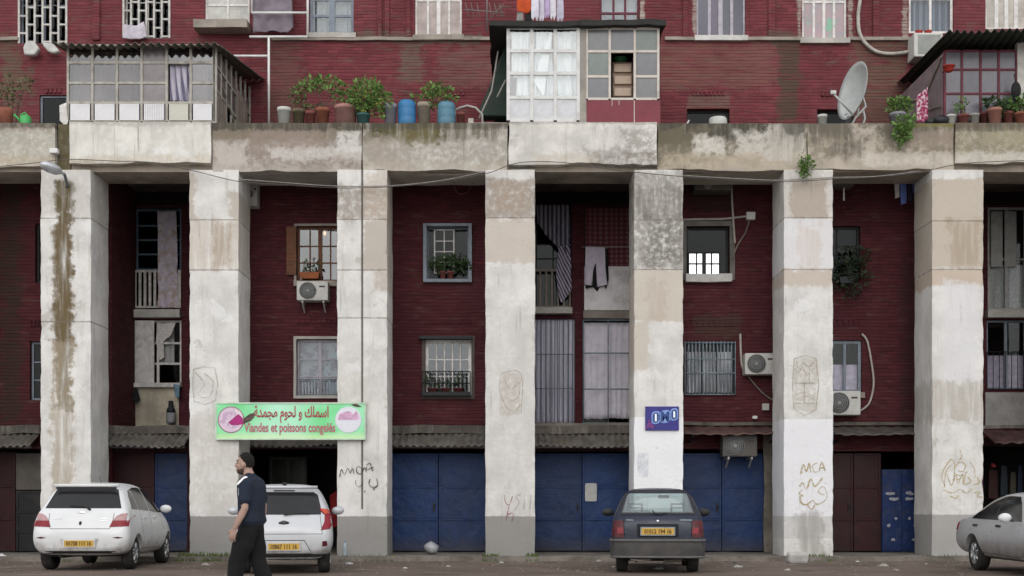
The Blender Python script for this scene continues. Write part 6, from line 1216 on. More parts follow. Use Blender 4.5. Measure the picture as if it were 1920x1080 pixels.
def car(name, label, stations, axles, wr, half, pm_, loc, rotz, extra=None, tunnel=None, track=.10, tw=.19, spokes=5, rimm=None, category='car'):
    """A car body lofted from cross sections (rear at y=0), wheel arches cut out, panels draped on its skin."""
    root = thing(name, label, category, (0, 0, 0))
    mb = MB(); k = 16
    for s in stations: mb.v += ring(s)
    for i in range(len(stations) - 1):
        for j in range(k): mb.f.append((i * k + j, i * k + (j + 1) % k, (i + 1) * k + (j + 1) % k, (i + 1) * k + j))
    mb.f.append(tuple(range(k))); mb.f.append(tuple(range((len(stations) - 1) * k, len(stations) * k))[::-1])
    tmp = obj('tmp', mb, pm_, None, True, local=True); sm = tmp.modifiers.new('s', 'SUBSURF'); sm.levels = sm.render_levels = 3
    skin = evaluated(tmp); bpy.data.objects.remove(tmp)
    bvh = BVHTree.FromPolygons([v.co.copy() for v in skin.vertices], [list(p.vertices) for p in skin.polygons])
    cut = MB()
    for y in axles:
        for s in (-1, 1): cut.lathe((s * (half - .14), y, wr), [(wr + .045, -.16), (wr + .045, .22)], 40, 'x')
    if tunnel:
        for p0, p1, ya, yb in tunnel: 
            vs = [(x, ya, z) for x, z in p0] + [(x, yb, z) for x, z in p1]; m_ = len(p0); cut.add(vs, [tuple(range(m_)), tuple(range(2 * m_ - 1, m_ - 1, -1))] + [(i, i + m_, (i + 1) % m_ + m_, (i + 1) % m_) for i in range(m_)])
    body = obj('body', skin, None, root, local=True)
    cu = obj('cut', cut, pm_, None, local=True); bo = body.modifiers.new('b', 'BOOLEAN'); bo.operation = 'DIFFERENCE'; bo.object = cu; bo.solver = 'EXACT'; bo.use_self = True
    me2 = evaluated(body); body.modifiers.clear(); body.data = me2; bpy.data.objects.remove(cu)
    me2.polygons.foreach_set('use_smooth', [True] * len(me2.polygons))
    es = body.modifiers.new('e', 'EDGE_SPLIT'); es.split_angle = R(38)
    def drape(nm, m, poly, side='rear', off=.004, th=.006, parent=None, step=.05, mirror=False):
        res = None
        for mx in ((1, -1) if mirror else (1,)):
            bm = poly_bm(poly, step); g = MB(); bm.verts.ensure_lookup_table(); ok = True; pts = []
            for v in bm.verts:
                a, b = v.co.x * (mx if side in ('rear', 'front') else 1), v.co.y
                if side == 'rear': o_, d_ = Vector((a, -1, b)), Vector((0, 1, 0))
                elif side == 'front': o_, d_ = Vector((a, 9, b)), Vector((0, -1, 0))
                else: sg = (1 if side == 'right' else -1) * mx; o_, d_ = Vector((sg * 2, a, b)), Vector((-sg, 0, 0))
                h = bvh.ray_cast(o_, d_)
                if h[0] is None: h = bvh.find_nearest(o_ + d_ * (1.2 if side != 'rear' else 1.1)); 
                nn = h[1] if h[1].dot(d_) < 0 else -h[1]; pts.append((h[0] + nn * off, nn))
            fs = [[v.index for v in f.verts] for f in bm.faces]; be = [e for e in bm.edges if len(e.link_faces) == 1]; K = len(pts)
            g.v = [tuple(p) for p, _ in pts] + [tuple(p - q * th) for p, q in pts]; g.f = [tuple(f) for f in fs] + [tuple(i + K for i in f[::-1]) for f in fs] + [(e.verts[0].index, e.verts[1].index, e.verts[1].index + K, e.verts[0].index + K) for e in be]
            bm.free(); res = obj(nm, g, m, parent or root, True, local=True, fix=False); e_ = res.modifiers.new('e', 'EDGE_SPLIT'); e_.split_angle = R(45)
        return res
    for y in axles:
        for s in (-1, 1):
            cx = s * (half - track - tw / 2 + .02); wv = MB(); w = tw / 2
            wv.lathe((cx, y, wr), [(wr * .62, -w), (wr * .93, -w), (wr, -w * .65), (wr, w * .65), (wr * .93, w), (wr * .62, w)], 40, 'x', False)
            wv.lathe((cx, y, wr), [(wr * .62, -w * .9), (wr * .62, w * .9)], 40, 'x', False)
            tyre = obj('wheel', wv, RUB, root, True, local=True); rv = MB(); fo = s * w
            rv.lathe((cx, y, wr), [(wr * .64, fo * 1.0), (wr * .60, fo * 1.0), (wr * .56, fo * .75), (wr * .54, fo * .2), (.01, fo * .2)], 40, 'x', False)
            for q in range(spokes):
                a = 2 * math.pi * q / spokes + .3; ca, sa = math.cos(a), math.sin(a)
                rv.bar((cx + fo * .85, y + wr * .08 * ca, wr + wr * .08 * sa), (cx + fo * .9, y + wr * .58 * ca, wr + wr * .58 * sa), wr * .17, .02)
            rv.lathe((cx, y, wr), [(wr * .16, fo * .5), (wr * .16, fo * .95), (.01, fo * 1.0)], 20, 'x', False)
            obj('rim', rv, rimm or ALLOY, tyre, True, local=True)
    ub = MB(); y0, y1 = stations[2][0] + .15, stations[-3][0]; zz = stations[3][1]; ub.box(-half + .26, half - .26, y0, y1, zz - .03, zz + .15)
    for y in axles: ub.tube([(-half + .2, y, wr), (half - .2, y, wr)], .04, 8)
    ub.tube([(-.35, .1, zz - .02), (-.35, 1.0, zz - .03)], .03, 10); obj('underbody', ub, UND, root, local=True)
    if extra: extra(root, drape, bvh)
    root.location = loc; root.rotation_euler = (0, 0, rotz)
    return root
def plate(root, txt, cx, y, z, w=.52, h=.11, surround_m=None):
    mb = MB(); mb.box(cx - w / 2 - .02, cx + w / 2 + .02, y - .012, y + .03, z - h / 2 - .02, z + h / 2 + .02); p_ = obj('number_plate', mb, surround_m or TRIM, root, local=True, bevel=.004)
    mb = MB(); mb.box(cx - w / 2, cx + w / 2, y - .018, y - .0125, z - h / 2, z + h / 2); obj('plate_face', mb, PLATE, p_, local=True)
    obj('plate_digits', text_mb(txt, h * .95, (cx, y - .021, z), w * .84, None, .003), INK, p_, local=True)
def band(path, z0, z1, th):
    mb = MB(); n_ = len(path); P = [Vector((a, b, 0)) for a, b in path]
    for i, p in enumerate(P):
        t = (P[min(i + 1, n_ - 1)] - P[max(i - 1, 0)]).normalized(); q = Vector((t.y, -t.x, 0)) * th
        for dd, z in ((0, z0), (.6, z0 - .0), (1, lerp(z0, z1, .15)), (1, lerp(z0, z1, .85)), (.6, z1), (0, z1)): mb.v.append((p.x + q.x * dd, p.y + q.y * dd, z))
    for i in range(n_ - 1):
        for j in range(6): mb.f.append((i * 6 + j, i * 6 + (j + 1) % 6, (i + 1) * 6 + (j + 1) % 6, (i + 1) * 6 + j))
    mb.f += [tuple(range(6)), tuple(range(6 * n_ - 6, 6 * n_))[::-1]]
    return mb
def seam(pts, w=.009):
    """Closed thin outline used for panel gaps, as a list of quads along pts."""
    out = []
    for i in range(len(pts) - 1):
        a, b = Vector(pts[i]), Vector(pts[i + 1]); t = (b - a).normalized(); q = Vector((-t.y, t.x)) * w / 2; out.append([tuple(a + q), tuple(b + q), tuple(b - q), tuple(a - q)])
    return out
def mirror_mb(s, x, y, z, m, root):
    mb = MB(); mb.ellipsoid((s * (x + .10), y, z), (.11, .06, .075), 16, 10); o_ = obj('wing_mirror', mb, m, root, True, local=True); mb = MB(); mb.bar((s * (x - .03), y + .02, z - .05), (s * (x + .05), y, z - .03), .04); obj('mirror_stalk', mb, TRIM, o_, local=True)
def ell(cx, cz, a, b, n_=20): return [(cx + a * math.cos(2 * math.pi * i / n_), cz + b * math.sin(2 * math.pi * i / n_)) for i in range(n_)]

# white hatchback at the left
WH = paint('white_paint', (.62, .63, .64)); 
st = [(-.01, .42, .52, .50, .62, .60, .58, .50, .66), (.0, .36, .64, .50, .74, .66, .70, .58, .72), (.06, .30, .72, .5, .815, .74, .78, .66, .82), (.12, .27, .76, .5, .845, .84, .80, .68, .98), (.2, .26, .78, .5, .855, .95, .80, .69, 1.08), (.36, .25, .78, .52, .86, .99, .80, .63, 1.29), (.5, .24, .78, .54, .865, 1.0, .80, .59, 1.46), (.56, .24, .78, .54, .865, 1.0, .80, .585, 1.50), (.95, .22, .77, .55, .865, 1.0, .81, .59, 1.535), (1.6, .21, .77, .55, .865, .98, .81, .59, 1.55), (2.15, .21, .77, .55, .865, .96, .81, .58, 1.50), (2.6, .22, .77, .55, .865, .94, .80, .57, 1.30), (2.95, .24, .77, .55, .86, .90, .79, .62, 1.04), (3.3, .26, .75, .55, .84, .82, .74, .60, .93), (3.6, .30, .66, .52, .74, .68, .64, .5, .76), (3.72, .36, .5, .5, .58, .6, .5, .4, .64)]
def white_parts(root, dr, bvh):
    dr('rear_window', CGL, [(-.65, 1.075), (.65, 1.075), (.53, 1.40), (.3, 1.43), (-.3, 1.43), (-.53, 1.40)])
    y_sp = [(x, .40 + .10 * abs(x) ** 2) for x in (-.56, -.4, -.2, 0, .2, .4, .56)]
    mb = band([(x, y) for x, y in y_sp], 1.445, 1.50, .05); obj('spoiler', mb, WH, root, True, local=True); mb = band([(x * .92, y + .012) for x, y in y_sp], 1.405, 1.448, .04); obj('spoiler_shadow_strip', mb, TRIM, root, local=True)
    for s in (1, -1):
        o_ = dr('tail_light', RED, [(s * .50, .755), (s * .80, .765), (s * .80, .86), (s * .54, .86)], off=.012, th=.02); dr('reversing_lens', CLR, [(s * .535, .862), (s * .80, .862), (s * .80, .985), (s * .68, .98), (s * .60, .94)], off=.012, th=.02, parent=o_)
        dr('fog_reflector', DRED, [(s * .56, .575), (s * .65, .59), (s * .74, .575), (s * .65, .555)], off=.006)
        mirror_mb(s, .84, 2.28, 1.06, WH, root)
    dr('lower_bumper', TRIM, [(-.62, .30), (.62, .30), (.60, .345), (-.60, .345)], off=.003)
    for q in seam([(-.55, .99), (-.54, .80), (-.50, .725), (.50, .725), (.54, .80), (.55, .99)]): dr('tailgate_gap', M('gap_dark', (.10, .10, .10), .8), q, off=.002, th=.003)
    mb = MB(); hy = bvh.ray_cast(Vector((.0, -1, 1.0)), Vector((0, 1, 0)))[0].y; mb.ellipsoid((0, hy, .995), (.085, .012, .045), 18, 8); obj('emblem', mb, CHR, root, True, local=True)
    dr('lock', TRIM, ell(0, .82, .025, .035, 12), off=.004)
    for x0, x1, z in ((-.46, -.32, .89), (.34, .44, .89), (.34, .44, .855)): dr('badge', CHR, [(x0, z), (x1, z), (x1, z + .016), (x0, z + .016)], off=.005)
    hw = bvh.ray_cast(Vector((.0, -1, 1.09)), Vector((0, 1, 0)))[0].y; mb = MB(); mb.tube([(.14, hw - .05, 1.05), (.04, hw - .03, 1.12), (-.22, hw + .0, 1.125)], [.02, .013, .008], 8); obj('rear_wiper', mb, TRIM, root, True, local=True)
    hp = bvh.ray_cast(Vector((.0, -1, .47)), Vector((0, 1, 0)))[0].y; dr('plate_recess', M('recess_grey', (.40, .40, .40), .5), [(-.33, .555), (.33, .555), (.29, .40), (-.29, .40)], off=.002); plate(root, '01738 111 16', 0, hp - .012, .475, .50, .105, WH)
    gl_ = M('side_glass', (.018, .02, .02), .10, .2, 1, spec=.25)
    for sd_ in ('right', 'left'):
        dr('side_window', gl_, [(.48, 1.06), (.86, 1.05), (.86, 1.40), (.74, 1.385), (.60, 1.28)], sd_); dr('side_window', gl_, [(.90, 1.05), (1.60, 1.02), (1.58, 1.445), (1.2, 1.445), (.90, 1.41)], sd_); dr('side_window', gl_, [(1.66, 1.02), (2.50, .99), (2.32, 1.18), (2.05, 1.37), (1.85, 1.43), (1.64, 1.44)], sd_)
        for q in seam([(.92, 1.03), (.95, .75), (1.06, .55)]) + seam([(1.63, 1.0), (1.63, .36)]) + seam([(2.5, .96), (2.56, .70), (2.48, .36)]) + seam([(1.08, .36), (2.48, .34)]): dr('door_gap', MC['gap_dark'], q, sd_, off=.002, th=.003, step=.2)
        for y in (1.12, 1.86): dr('door_handle', WH, [(y, .90), (y + .18, .895), (y + .18, .925), (y, .93)], sd_, off=.02, th=.02)
    mb = MB(); mb.tube([(.12, .9, 1.53), (.12, .75, 1.66)], [.006, .003], 6); obj('aerial', mb, TRIM, root, local=True)
    dr('windscreen', CGL, [(-.6, 1.06), (.6, 1.06), (.5, 1.40), (-.5, 1.40)], 'front')
car('parked_car', 'white five door hatchback parked in front of the first pillar', st, (.66, 3.02), .295, .865, WH, (-7.41, -4.15, 0), R(2.2), white_parts)

# silver white small hatchback nosing into the open garage
SW = paint('pearl_paint', (.48, .49, .51), .15)
st = [(-.01, .40, .5, .5, .60, .62, .58, .50, .68), (.0, .34, .62, .5, .72, .68, .68, .58, .76), (.07, .29, .70, .5, .79, .76, .75, .66, .88), (.13, .26, .73, .5, .81, .86, .77, .67, 1.0), (.2, .25, .74, .5, .82, .95, .77, .66, 1.10), (.34, .24, .74, .52, .825, .98, .77, .61, 1.30), (.46, .23, .74, .54, .83, .99, .77, .575, 1.43), (.54, .23, .74, .54, .83, .99, .77, .57, 1.465), (.95, .22, .73, .55, .83, .98, .78, .575, 1.495), (1.5, .21, .73, .55, .83, .97, .78, .57, 1.50), (2.0, .21, .73, .55, .83, .95, .78, .56, 1.45), (2.45, .22, .73, .55, .83, .93, .77, .56, 1.24), (2.75, .24, .73, .55, .82, .90, .76, .6, 1.02), (3.1, .26, .71, .55, .80, .80, .72, .58, .92), (3.4, .30, .62, .52, .70, .68, .62, .48, .76), (3.52, .36, .48, .5, .55, .6, .48, .4, .64)]
def kia_parts(root, dr, bvh):
    dr('rear_window', CGL, [(-.60, .975), (.60, .975), (.595, 1.10), (.55, 1.30), (.48, 1.345), (-.48, 1.345), (-.55, 1.30), (-.595, 1.10)], off=.006)
    mb = band([(x, .36 + .10 * x * x) for x in (-.54, -.3, 0, .3, .54)], 1.40, 1.455, .06); obj('spoiler', mb, SW, root, True, local=True); dr('spoiler_vent', TRIM, [(-.18, 1.36), (.18, 1.36), (.16, 1.375), (-.16, 1.375)], off=.01)
    for s in (1, -1):
        o_ = dr('tail_light', RED, [(s * .595, .72), (s * .74, .74), (s * .79, .86), (s * .78, .98), (s * .70, 1.06), (s * .575, 1.075), (s * .60, 1.02), (s * .66, .97), (s * .655, .86)], off=.012, th=.02)
        dr('amber_lens', M('amber_lens', (.48, .06, .02), .2, .2, 8, coat=.5), [(s * .585, 1.07), (s * .70, 1.055), (s * .735, 1.0), (s * .665, .975), (s * .62, 1.03)], off=.016, th=.01, parent=o_)
        dr('fog_lamp', DRED, [(s * .62, .455), (s * .70, .47), (s * .69, .545), (s * .62, .54)], off=.008); mirror_mb(s, .82, 2.15, 1.03, SW, root)
    dr('lower_bumper', GTR, [(-.74, .20), (.74, .20), (.70, .335), (.46, .335), (.43, .345), (-.43, .345), (-.46, .335), (-.70, .335)], off=.012, th=.02)
    dr('bumper_strip', CHR, [(-.62, .205), (.62, .205), (.62, .225), (-.62, .225)], off=.02, th=.02)
    for q in seam([(-.62, .66), (.62, .66)]) + seam([(-.44, .36), (-.33, .555), (.33, .555), (.44, .36)], .014) + seam([(-.62, .66), (-.585, .96)]) + seam([(.62, .66), (.585, .96)]): dr('tailgate_gap', M('gap_dark'), q, off=.002, th=.003)
    hy = bvh.ray_cast(Vector((0, -1, .83)), Vector((0, 1, 0)))[0].y; mb = MB(); mb.ellipsoid((0, hy, .835), (.085, .01, .045), 18, 8); obj('emblem', mb, TRIM, root, True, local=True); mb = MB(); mb.tube([(-.09, hy - .012, .85), (-.03, hy - .016, .865), (.0, hy - .016, .84), (.03, hy - .016, .865), (.09, hy - .012, .85)], .006, 6); obj('emblem_bar', mb, CHR, root, local=True)
    hw = bvh.ray_cast(Vector((.0, -1, .99)), Vector((0, 1, 0)))[0].y; mb = MB(); mb.tube([(0, hw - .04, .985), (.2, hw - .025, .995), (.42, hw - .015, .99)], [.02, .011, .007], 8); obj('rear_wiper', mb, TRIM, root, True, local=True)
    mb = MB(); mb.ellipsoid((0, .6, 1.485), (.04, .1, .03), 10, 6); obj('aerial_base', mb, TRIM, root, True, local=True)
    hp = bvh.ray_cast(Vector((.0, -1, .45)), Vector((0, 1, 0)))[0].y; plate(root, '10867 111 16', 0, hp - .01, .455, .50, .105, SW)
    gl_ = M('side_glass')
    for sd_ in ('right', 'left'): dr('side_window', gl_, [(.72, 1.05), (1.46, 1.0), (1.44, 1.40), (1.1, 1.40), (.80, 1.33)], sd_); dr('side_window', gl_, [(1.52, 1.0), (2.32, .97), (2.1, 1.2), (1.85, 1.37), (1.5, 1.40)], sd_)
    dr('windscreen', CGL, [(-.58, 1.05), (.58, 1.05), (.48, 1.36), (-.48, 1.36)], 'front')
car('parked_car', 'pearl white small hatchback with tall red tail lights nosing into the dark garage', st, (.60, 2.98), .285, .83, SW, (-3.72, -5.2, 0), R(9), kia_parts)

# dark blue boxy hatchback, cabin seen through
DB = paint('dark_blue_paint', (.006, .011, .029), .1, .26)
st = [(.0, .30, .66, .45, .73, .60, .70, .62, .80), (.03, .25, .72, .45, .77, .66, .745, .68, .90), (.08, .24, .73, .45, .785, .80, .76, .69, .965), (.16, .23, .73, .45, .79, .88, .765, .69, 1.0), (.24, .23, .73, .46, .79, .92, .765, .675, 1.08), (.42, .22, .73, .48, .79, .93, .765, .60, 1.27), (.54, .22, .73, .48, .79, .93, .765, .57, 1.385), (.60, .22, .73, .48, .79, .93, .765, .565, 1.41), (1.0, .21, .73, .5, .79, .93, .765, .57, 1.43), (1.6, .21, .73, .5, .79, .92, .765, .57, 1.435), (2.1, .21, .73, .5, .79, .91, .765, .565, 1.39), (2.45, .22, .73, .5, .79, .90, .76, .58, 1.18), (2.75, .23, .73, .5, .785, .88, .75, .66, .99), (3.2, .24, .72, .5, .775, .80, .74, .64, .92), (3.6, .26, .70, .5, .74, .72, .70, .6, .80), (3.68, .32, .6, .5, .64, .62, .58, .5, .70)]
st = [(a_[0], a_[1]) + tuple(q * .968 if k_ in (0, 2, 4, 5) else q for k_, q in enumerate(a_[2:])) for a_ in st]
def dark_parts(root, dr, bvh):
    gt = glass('rear_screen_glass', (.80, .87, .86), .16, .03)
    dr('rear_window', gt, [(-.60, 1.0), (.60, 1.0), (.50, 1.335), (-.50, 1.335)], off=.002, th=.004)
    dr('windscreen', glass('front_screen_glass', (.86, .92, .92), .05, .03), [(-.56, 1.0), (.56, 1.0), (.49, 1.35), (-.49, 1.35)], 'front', off=.002, th=.004)
    for q in seam([(-.615, .985), (.615, .985), (.51, 1.35), (-.51, 1.35), (-.615, .985)], .03): dr('window_seal', TRIM, q, off=.006, th=.006)
    for s in (1, -1):
        o_ = dr('tail_light', DRED, [(s * .555, .60), (s * .755, .60), (s * .755, .87), (s * .565, .87)], off=.012, th=.02); dr('lamp_lens', RED, [(s * .56, .66), (s * .66, .66), (s * .66, .76), (s * .565, .76)], off=.015, th=.01, parent=o_)
        mirror_mb(s, .77, 2.2, 1.0, TRIM, root)
        mb = MB(); x = s * .36; mb.lathe((x, 1.15, .98), [(.10, -.02), (.13, .03), (.13, .13), (.10, .16)], 4); mb.v = [(v[0], 1.15 + (v[1] - 1.15) * .35, v[2]) for v in mb.v]
        mb = MB(); mb.box(x - .12, x + .12, 1.12, 1.2, 1.13, 1.165); mb.box(x - .12, x + .12, 1.12, 1.2, 1.075, 1.1); mb.box(x - .125, x - .09, 1.12, 1.2, .94, 1.165); mb.box(x + .09, x + .125, 1.12, 1.2, .94, 1.165); mb.box(x - .17, x + .17, 1.1, 1.22, .9, .985)
        obj('headrest', mb, M('seat_grey', (.10, .11, .11), .85, .2, 8), root, local=True, bevel=.015)
    mb = MB(); mb.box(.04, .24, 2.0, 2.04, 1.25, 1.31); obj('inside_mirror', mb, TRIM, root, local=True, bevel=.01)
    mb = MB(); mb.box(-.4, -.1, 2.3, 2.5, .99, 1.03); obj('dashboard', mb, TRIM, root, local=True)
    hw = bvh.ray_cast(Vector((.0, -1, .99)), Vector((0, 1, 0)))[0].y; mb = MB(); mb.tube([(.08, hw - .035, .975), (-.05, hw - .03, 1.0), (-.09, hw - .02, 1.05)], [.018, .012, .008], 8); mb.tube([(-.02, hw - .03, .99), (.1, hw - .02, 1.0), (.16, hw - .02, .99)], .009, 6); obj('rear_wiper', mb, TRIM, root, True, local=True)
    pth = [(-.81, .75), (-.81, .25), (-.795, .06), (-.74, -.02), (-.4, -.05), (0, -.055), (.4, -.05), (.74, -.02), (.795, .06), (.81, .25), (.81, .75)]
    pth = [(a * .972, b) for a, b in pth]
    mb = band([(a * .962, b + .045) for a, b in pth], .255, .575, .03); obj('bumper', mb, GTR, root, True, local=True)
    mb = band([(a * .965, b + .03) for a, b in pth], .53, .57, .04); obj('bumper_lip', mb, M('worn_trim', (.10, .10, .10), .5, .2, 6, dirt=.2), root, True, local=True); mb = band([(a * .965, b + .035) for a, b in pth], .258, .295, .035); obj('bumper_lower_lip', mb, M('worn_trim'), root, True, local=True)
    hp = bvh.ray_cast(Vector((.0, -1, .70)), Vector((0, 1, 0)))[0].y; dr('plate_recess', M('plate_shadow', (.008, .009, .012), .7), [(-.34, .60), (.34, .60), (.34, .82), (-.34, .82)], off=.003); plate(root, '01012 194 16', 0, hp - .02, .70, .53, .105, M('plate_frame', (.22, .25, .28), .5))
    hy = bvh.ray_cast(Vector((0, -1, .865)), Vector((0, 1, 0)))[0].y; mb = MB(); mb.ellipsoid((0, hy, .865), (.025, .008, .025), 14, 8); obj('emblem', mb, CHR, root, True, local=True)
    for x0, x1 in ((-.52, -.40), (.36, .56)): dr('badge', M('dull_badge', (.14, .17, .19), .4), [(x0, .875), (x1, .87), (x1, .893), (x0, .897)], off=.005)
    for q in seam([(-.56, .93), (-.545, .60)]) + seam([(.56, .93), (.545, .60)]): dr('tailgate_gap', M('gap_black', (.006, .006, .007), .8), q, off=.002, th=.003)
    gl_ = M('side_glass')
    for sd_ in ('right', 'left'): dr('side_window', gl_, [(.55, 1.0), (1.3, .99), (1.3, 1.36), (.72, 1.35)], sd_); dr('side_window', gl_, [(1.36, .99), (2.35, .97), (2.0, 1.33), (1.36, 1.36)], sd_)
    mb = MB(); mb.tube([(-.45, .02, .235), (-.30, .0, .215), (-.12, .05, .235)], .02, 8); mb.tube([(.1, .2, .2), (.4, .25, .215)], .03, 8); obj('exhaust', mb, M('rusty_pipe', (.16, .14, .12), .6, .3, 9), root, True, local=True)
tun = [([(-.575, 1.015), (.575, 1.015), (.49, 1.325), (-.49, 1.325)], [(-.545, 1.015), (.545, 1.015), (.485, 1.345), (-.485, 1.345)], .1, 2.9)]
car('parked_car', 'dark blue boxy hatchback with a grey bumper parked before the fifth pillar', st, (.68, 2.95), .275, .768, DB, (2.40, -5.0, 0), R(-5.5), dark_parts, tun, spokes=8, rimm=M('steel_rim', (.12, .12, .12), .5, .2, 8))

# silver saloon leaving the frame at the right, facing the camera
SI = paint('silver_paint', (.40, .405, .415), .2, .3)
st = [(-.01, .40, .55, .5, .64, .66, .62, .54, .80), (.0, .34, .68, .5, .76, .72, .72, .62, .86), (.07, .28, .74, .5, .82, .80, .77, .68, .90), (.3, .25, .76, .52, .85, .86, .79, .70, .96), (.6, .24, .76, .53, .86, .87, .79, .68, 1.0), (.85, .23, .76, .54, .865, .87, .79, .62, 1.10), (1.15, .22, .76, .54, .865, .87, .79, .57, 1.25), (1.5, .21, .76, .55, .865, .87, .79, .56, 1.335), (2.0, .21, .76, .55, .865, .865, .79, .56, 1.365), (2.5, .21, .76, .55, .865, .85, .79, .56, 1.34), (2.9, .21, .76, .55, .865, .84, .785, .56, 1.22), (3.3, .22, .76, .55, .86, .82, .775, .60, 1.01), (3.6, .24, .75, .55, .85, .79, .75, .62, .90), (4.1, .27, .72, .53, .80, .70, .70, .56, .80), (4.4, .32, .6, .5, .66, .60, .58, .45, .66), (4.46, .38, .45, .48, .5, .54, .42, .35, .58)]
def silver_parts(root, dr, bvh):
    gl_ = M('side_glass')
    for sd_ in ('right', 'left'):
        dr('side_window', gl_, [(.80, .90), (1.86, .885), (1.86, 1.275), (1.55, 1.27), (1.25, 1.20), (1.0, 1.08)], sd_); dr('side_window', gl_, [(1.93, .885), (2.98, .865), (2.85, .98), (2.62, 1.16), (2.4, 1.265), (1.93, 1.285)], sd_)
        dr('window_trim', TRIM, [(1.855, .885), (1.935, .885), (1.935, 1.285), (1.855, 1.275)], sd_, off=.003)
        for q in seam([(.80, .87), (.86, .72), (1.02, .60)]) + seam([(1.89, .86), (1.88, .32)]) + seam([(2.95, .84), (3.0, .6), (2.9, .3)]) + seam([(1.25, .32), (2.9, .29)]): dr('door_gap', M('gap_dark'), q, sd_, off=.002, th=.003, step=.2)
        for y in (.98, 2.02): dr('door_handle', TRIM, [(y, .77), (y + .20, .765), (y + .20, .80), (y, .805)], sd_, off=.015, th=.02)
        dr('sill_moulding', M('sill_grey', (.20, .19, .17), .6, .2, 6), [(1.2, .255), (2.95, .235), (2.95, .275), (1.2, .295)], sd_, off=.01, th=.012)
        for y in (0,): dr('tail_light', RED, [(.02, .68), (.22, .70), (.24, .83), (.04, .83)], sd_, off=.012, th=.02)
    for s in (1, -1): mirror_mb(s, .85, 2.78, .93, M('mirror_white', (.60, .61, .62), .3), root); dr('head_lamp', CLR, [(s * .42, .60), (s * .66, .62), (s * .66, .72), (s * .45, .72)], 'front', off=.008)
    dr('windscreen', M('screen_glass', (.06, .075, .075), .06, .2, 1, spec=.8), [(-.58, .98), (.58, .98), (.46, 1.28), (-.46, 1.28)], 'front'); dr('rear_window', CGL, [(-.56, 1.02), (.56, 1.02), (.46, 1.26), (-.46, 1.26)])
    hp = bvh.ray_cast(Vector((.0, 9, .5)), Vector((0, -1, 0)))[0].y; dr('grille', TRIM, [(-.3, .52), (.3, .52), (.3, .60), (-.3, .60)], 'front')
car('parked_car', 'silver saloon car facing the street, cut off by the right edge', st, (.98, 3.62), .30, .865, SI, (8.82, -2.85, 0), R(180), silver_parts, spokes=7)
# ------------------------------------------------------------------ the man walking past
def chain(mb, pts, seg=14):
    """A limb: rings (x,y,z,rx,ry) swept along pts with rounded ends."""
    P = [Vector(p[:3]) for p in pts]; n_ = len(P); o = len(mb.v)
    rows = []
    d0 = (P[1] - P[0]).normalized(); d1 = (P[-1] - P[-2]).normalized()
    rows.append((P[0] - d0 * pts[0][3] * .75, d0, pts[0][3] * .45, pts[0][4] * .45)); 
    for i, p in enumerate(P): rows.append((p, (P[min(i + 1, n_ - 1)] - P[max(i - 1, 0)]).normalized(), pts[i][3], pts[i][4]))
    rows.append((P[-1] + d1 * pts[-1][3] * .75, d1, pts[-1][3] * .45, pts[-1][4] * .45))
    for c, t, a, b in rows:
        u = Vector((1, 0, 0)); u = (u - t * u.dot(t)); u = u.normalized() if u.length > .2 else Vector((0, 0, 1)); w = t.cross(u).normalized()
        for k in range(seg): g = 2 * math.pi * k / seg; q = c + u * math.cos(g) * a + w * math.sin(g) * b; mb.v.append(tuple(q))
    m_ = len(rows)
    for i in range(m_ - 1):
        for k in range(seg): mb.f.append((o + i * seg + k, o + i * seg + (k + 1) % seg, o + (i + 1) * seg + (k + 1) % seg, o + (i + 1) * seg + k))
    mb.f += [tuple(o + k for k in range(seg))[::-1], tuple(o + (m_ - 1) * seg + k for k in range(seg))]
    return mb
def fuse(name, mb, mat, parent, vox, smooth=6, noise_=0.0):
    """Union of limbs remeshed into one continuous skin."""
    o = obj('tmp', mb, mat, None, True, local=True); r = o.modifiers.new('r', 'REMESH'); r.mode = 'VOXEL'; r.voxel_size = vox; r.use_smooth_shade = True
    s = o.modifiers.new('s', 'SMOOTH'); s.iterations = smooth; s.factor = .5
    me = evaluated(o); bpy.data.objects.remove(o)
    if noise_:
        for v in me.vertices: v.co += v.normal * noise_ * nz((v.co.x, v.co.y, v.co.z * .35), 14, 3)
    me.polygons.foreach_set('use_smooth', [True] * len(me.polygons)); me.name = name
    return obj(name, me, None, parent, local=True)
# built facing -x; left side towards -y
man = thing('person', 'man with short dark hair walking left in a dark navy t-shirt and loose black trousers', 'person', (0, 0, 0))
SKIN = M('skin', (.33, .215, .17), .55, .12, 12, spec=.4); HAIR = M('black_hair', (.010, .008, .007), .85, .4, 60, bump=.9)
mb = MB()
hx, hz = -.085, 1.605                       # head centre
mb.ellipsoid((hx + .015, 0, hz + .025), (.098, .076, .112), 24, 18); mb.ellipsoid((hx - .03, 0, hz - .035), (.068, .062, .085), 20, 14)
mb.ellipsoid((hx - .065, 0, hz - .085), (.033, .036, .028), 14, 10); mb.ellipsoid((hx - .015, 0, hz - .07), (.055, .056, .045), 14, 10)
chain(mb, [(hx - .092, 0, hz + .02, .010, .011), (hx - .108, 0, hz - .012, .014, .015), (hx - .112, 0, hz - .024, .013, .017)], 10)
mb.ellipsoid((hx - .072, 0, hz + .036), (.016, .050, .012), 14, 8)
mb.ellipsoid((hx - .091, 0, hz - .052), (.013, .026, .008), 12, 8); mb.ellipsoid((hx - .089, 0, hz - .066), (.013, .023, .008), 12, 8)
for s in (-1, 1): mb.ellipsoid((hx + .012, s * .078, hz - .008), (.022, .010, .034), 12, 10); mb.ellipsoid((hx - .05, s * .045, hz - .02), (.03, .022, .026), 12, 8)
chain(mb, [(hx + .03, 0, hz - .07, .058, .055), (-.035, 0, 1.49, .062, .062), (-.02, 0, 1.43, .075, .085)], 16)
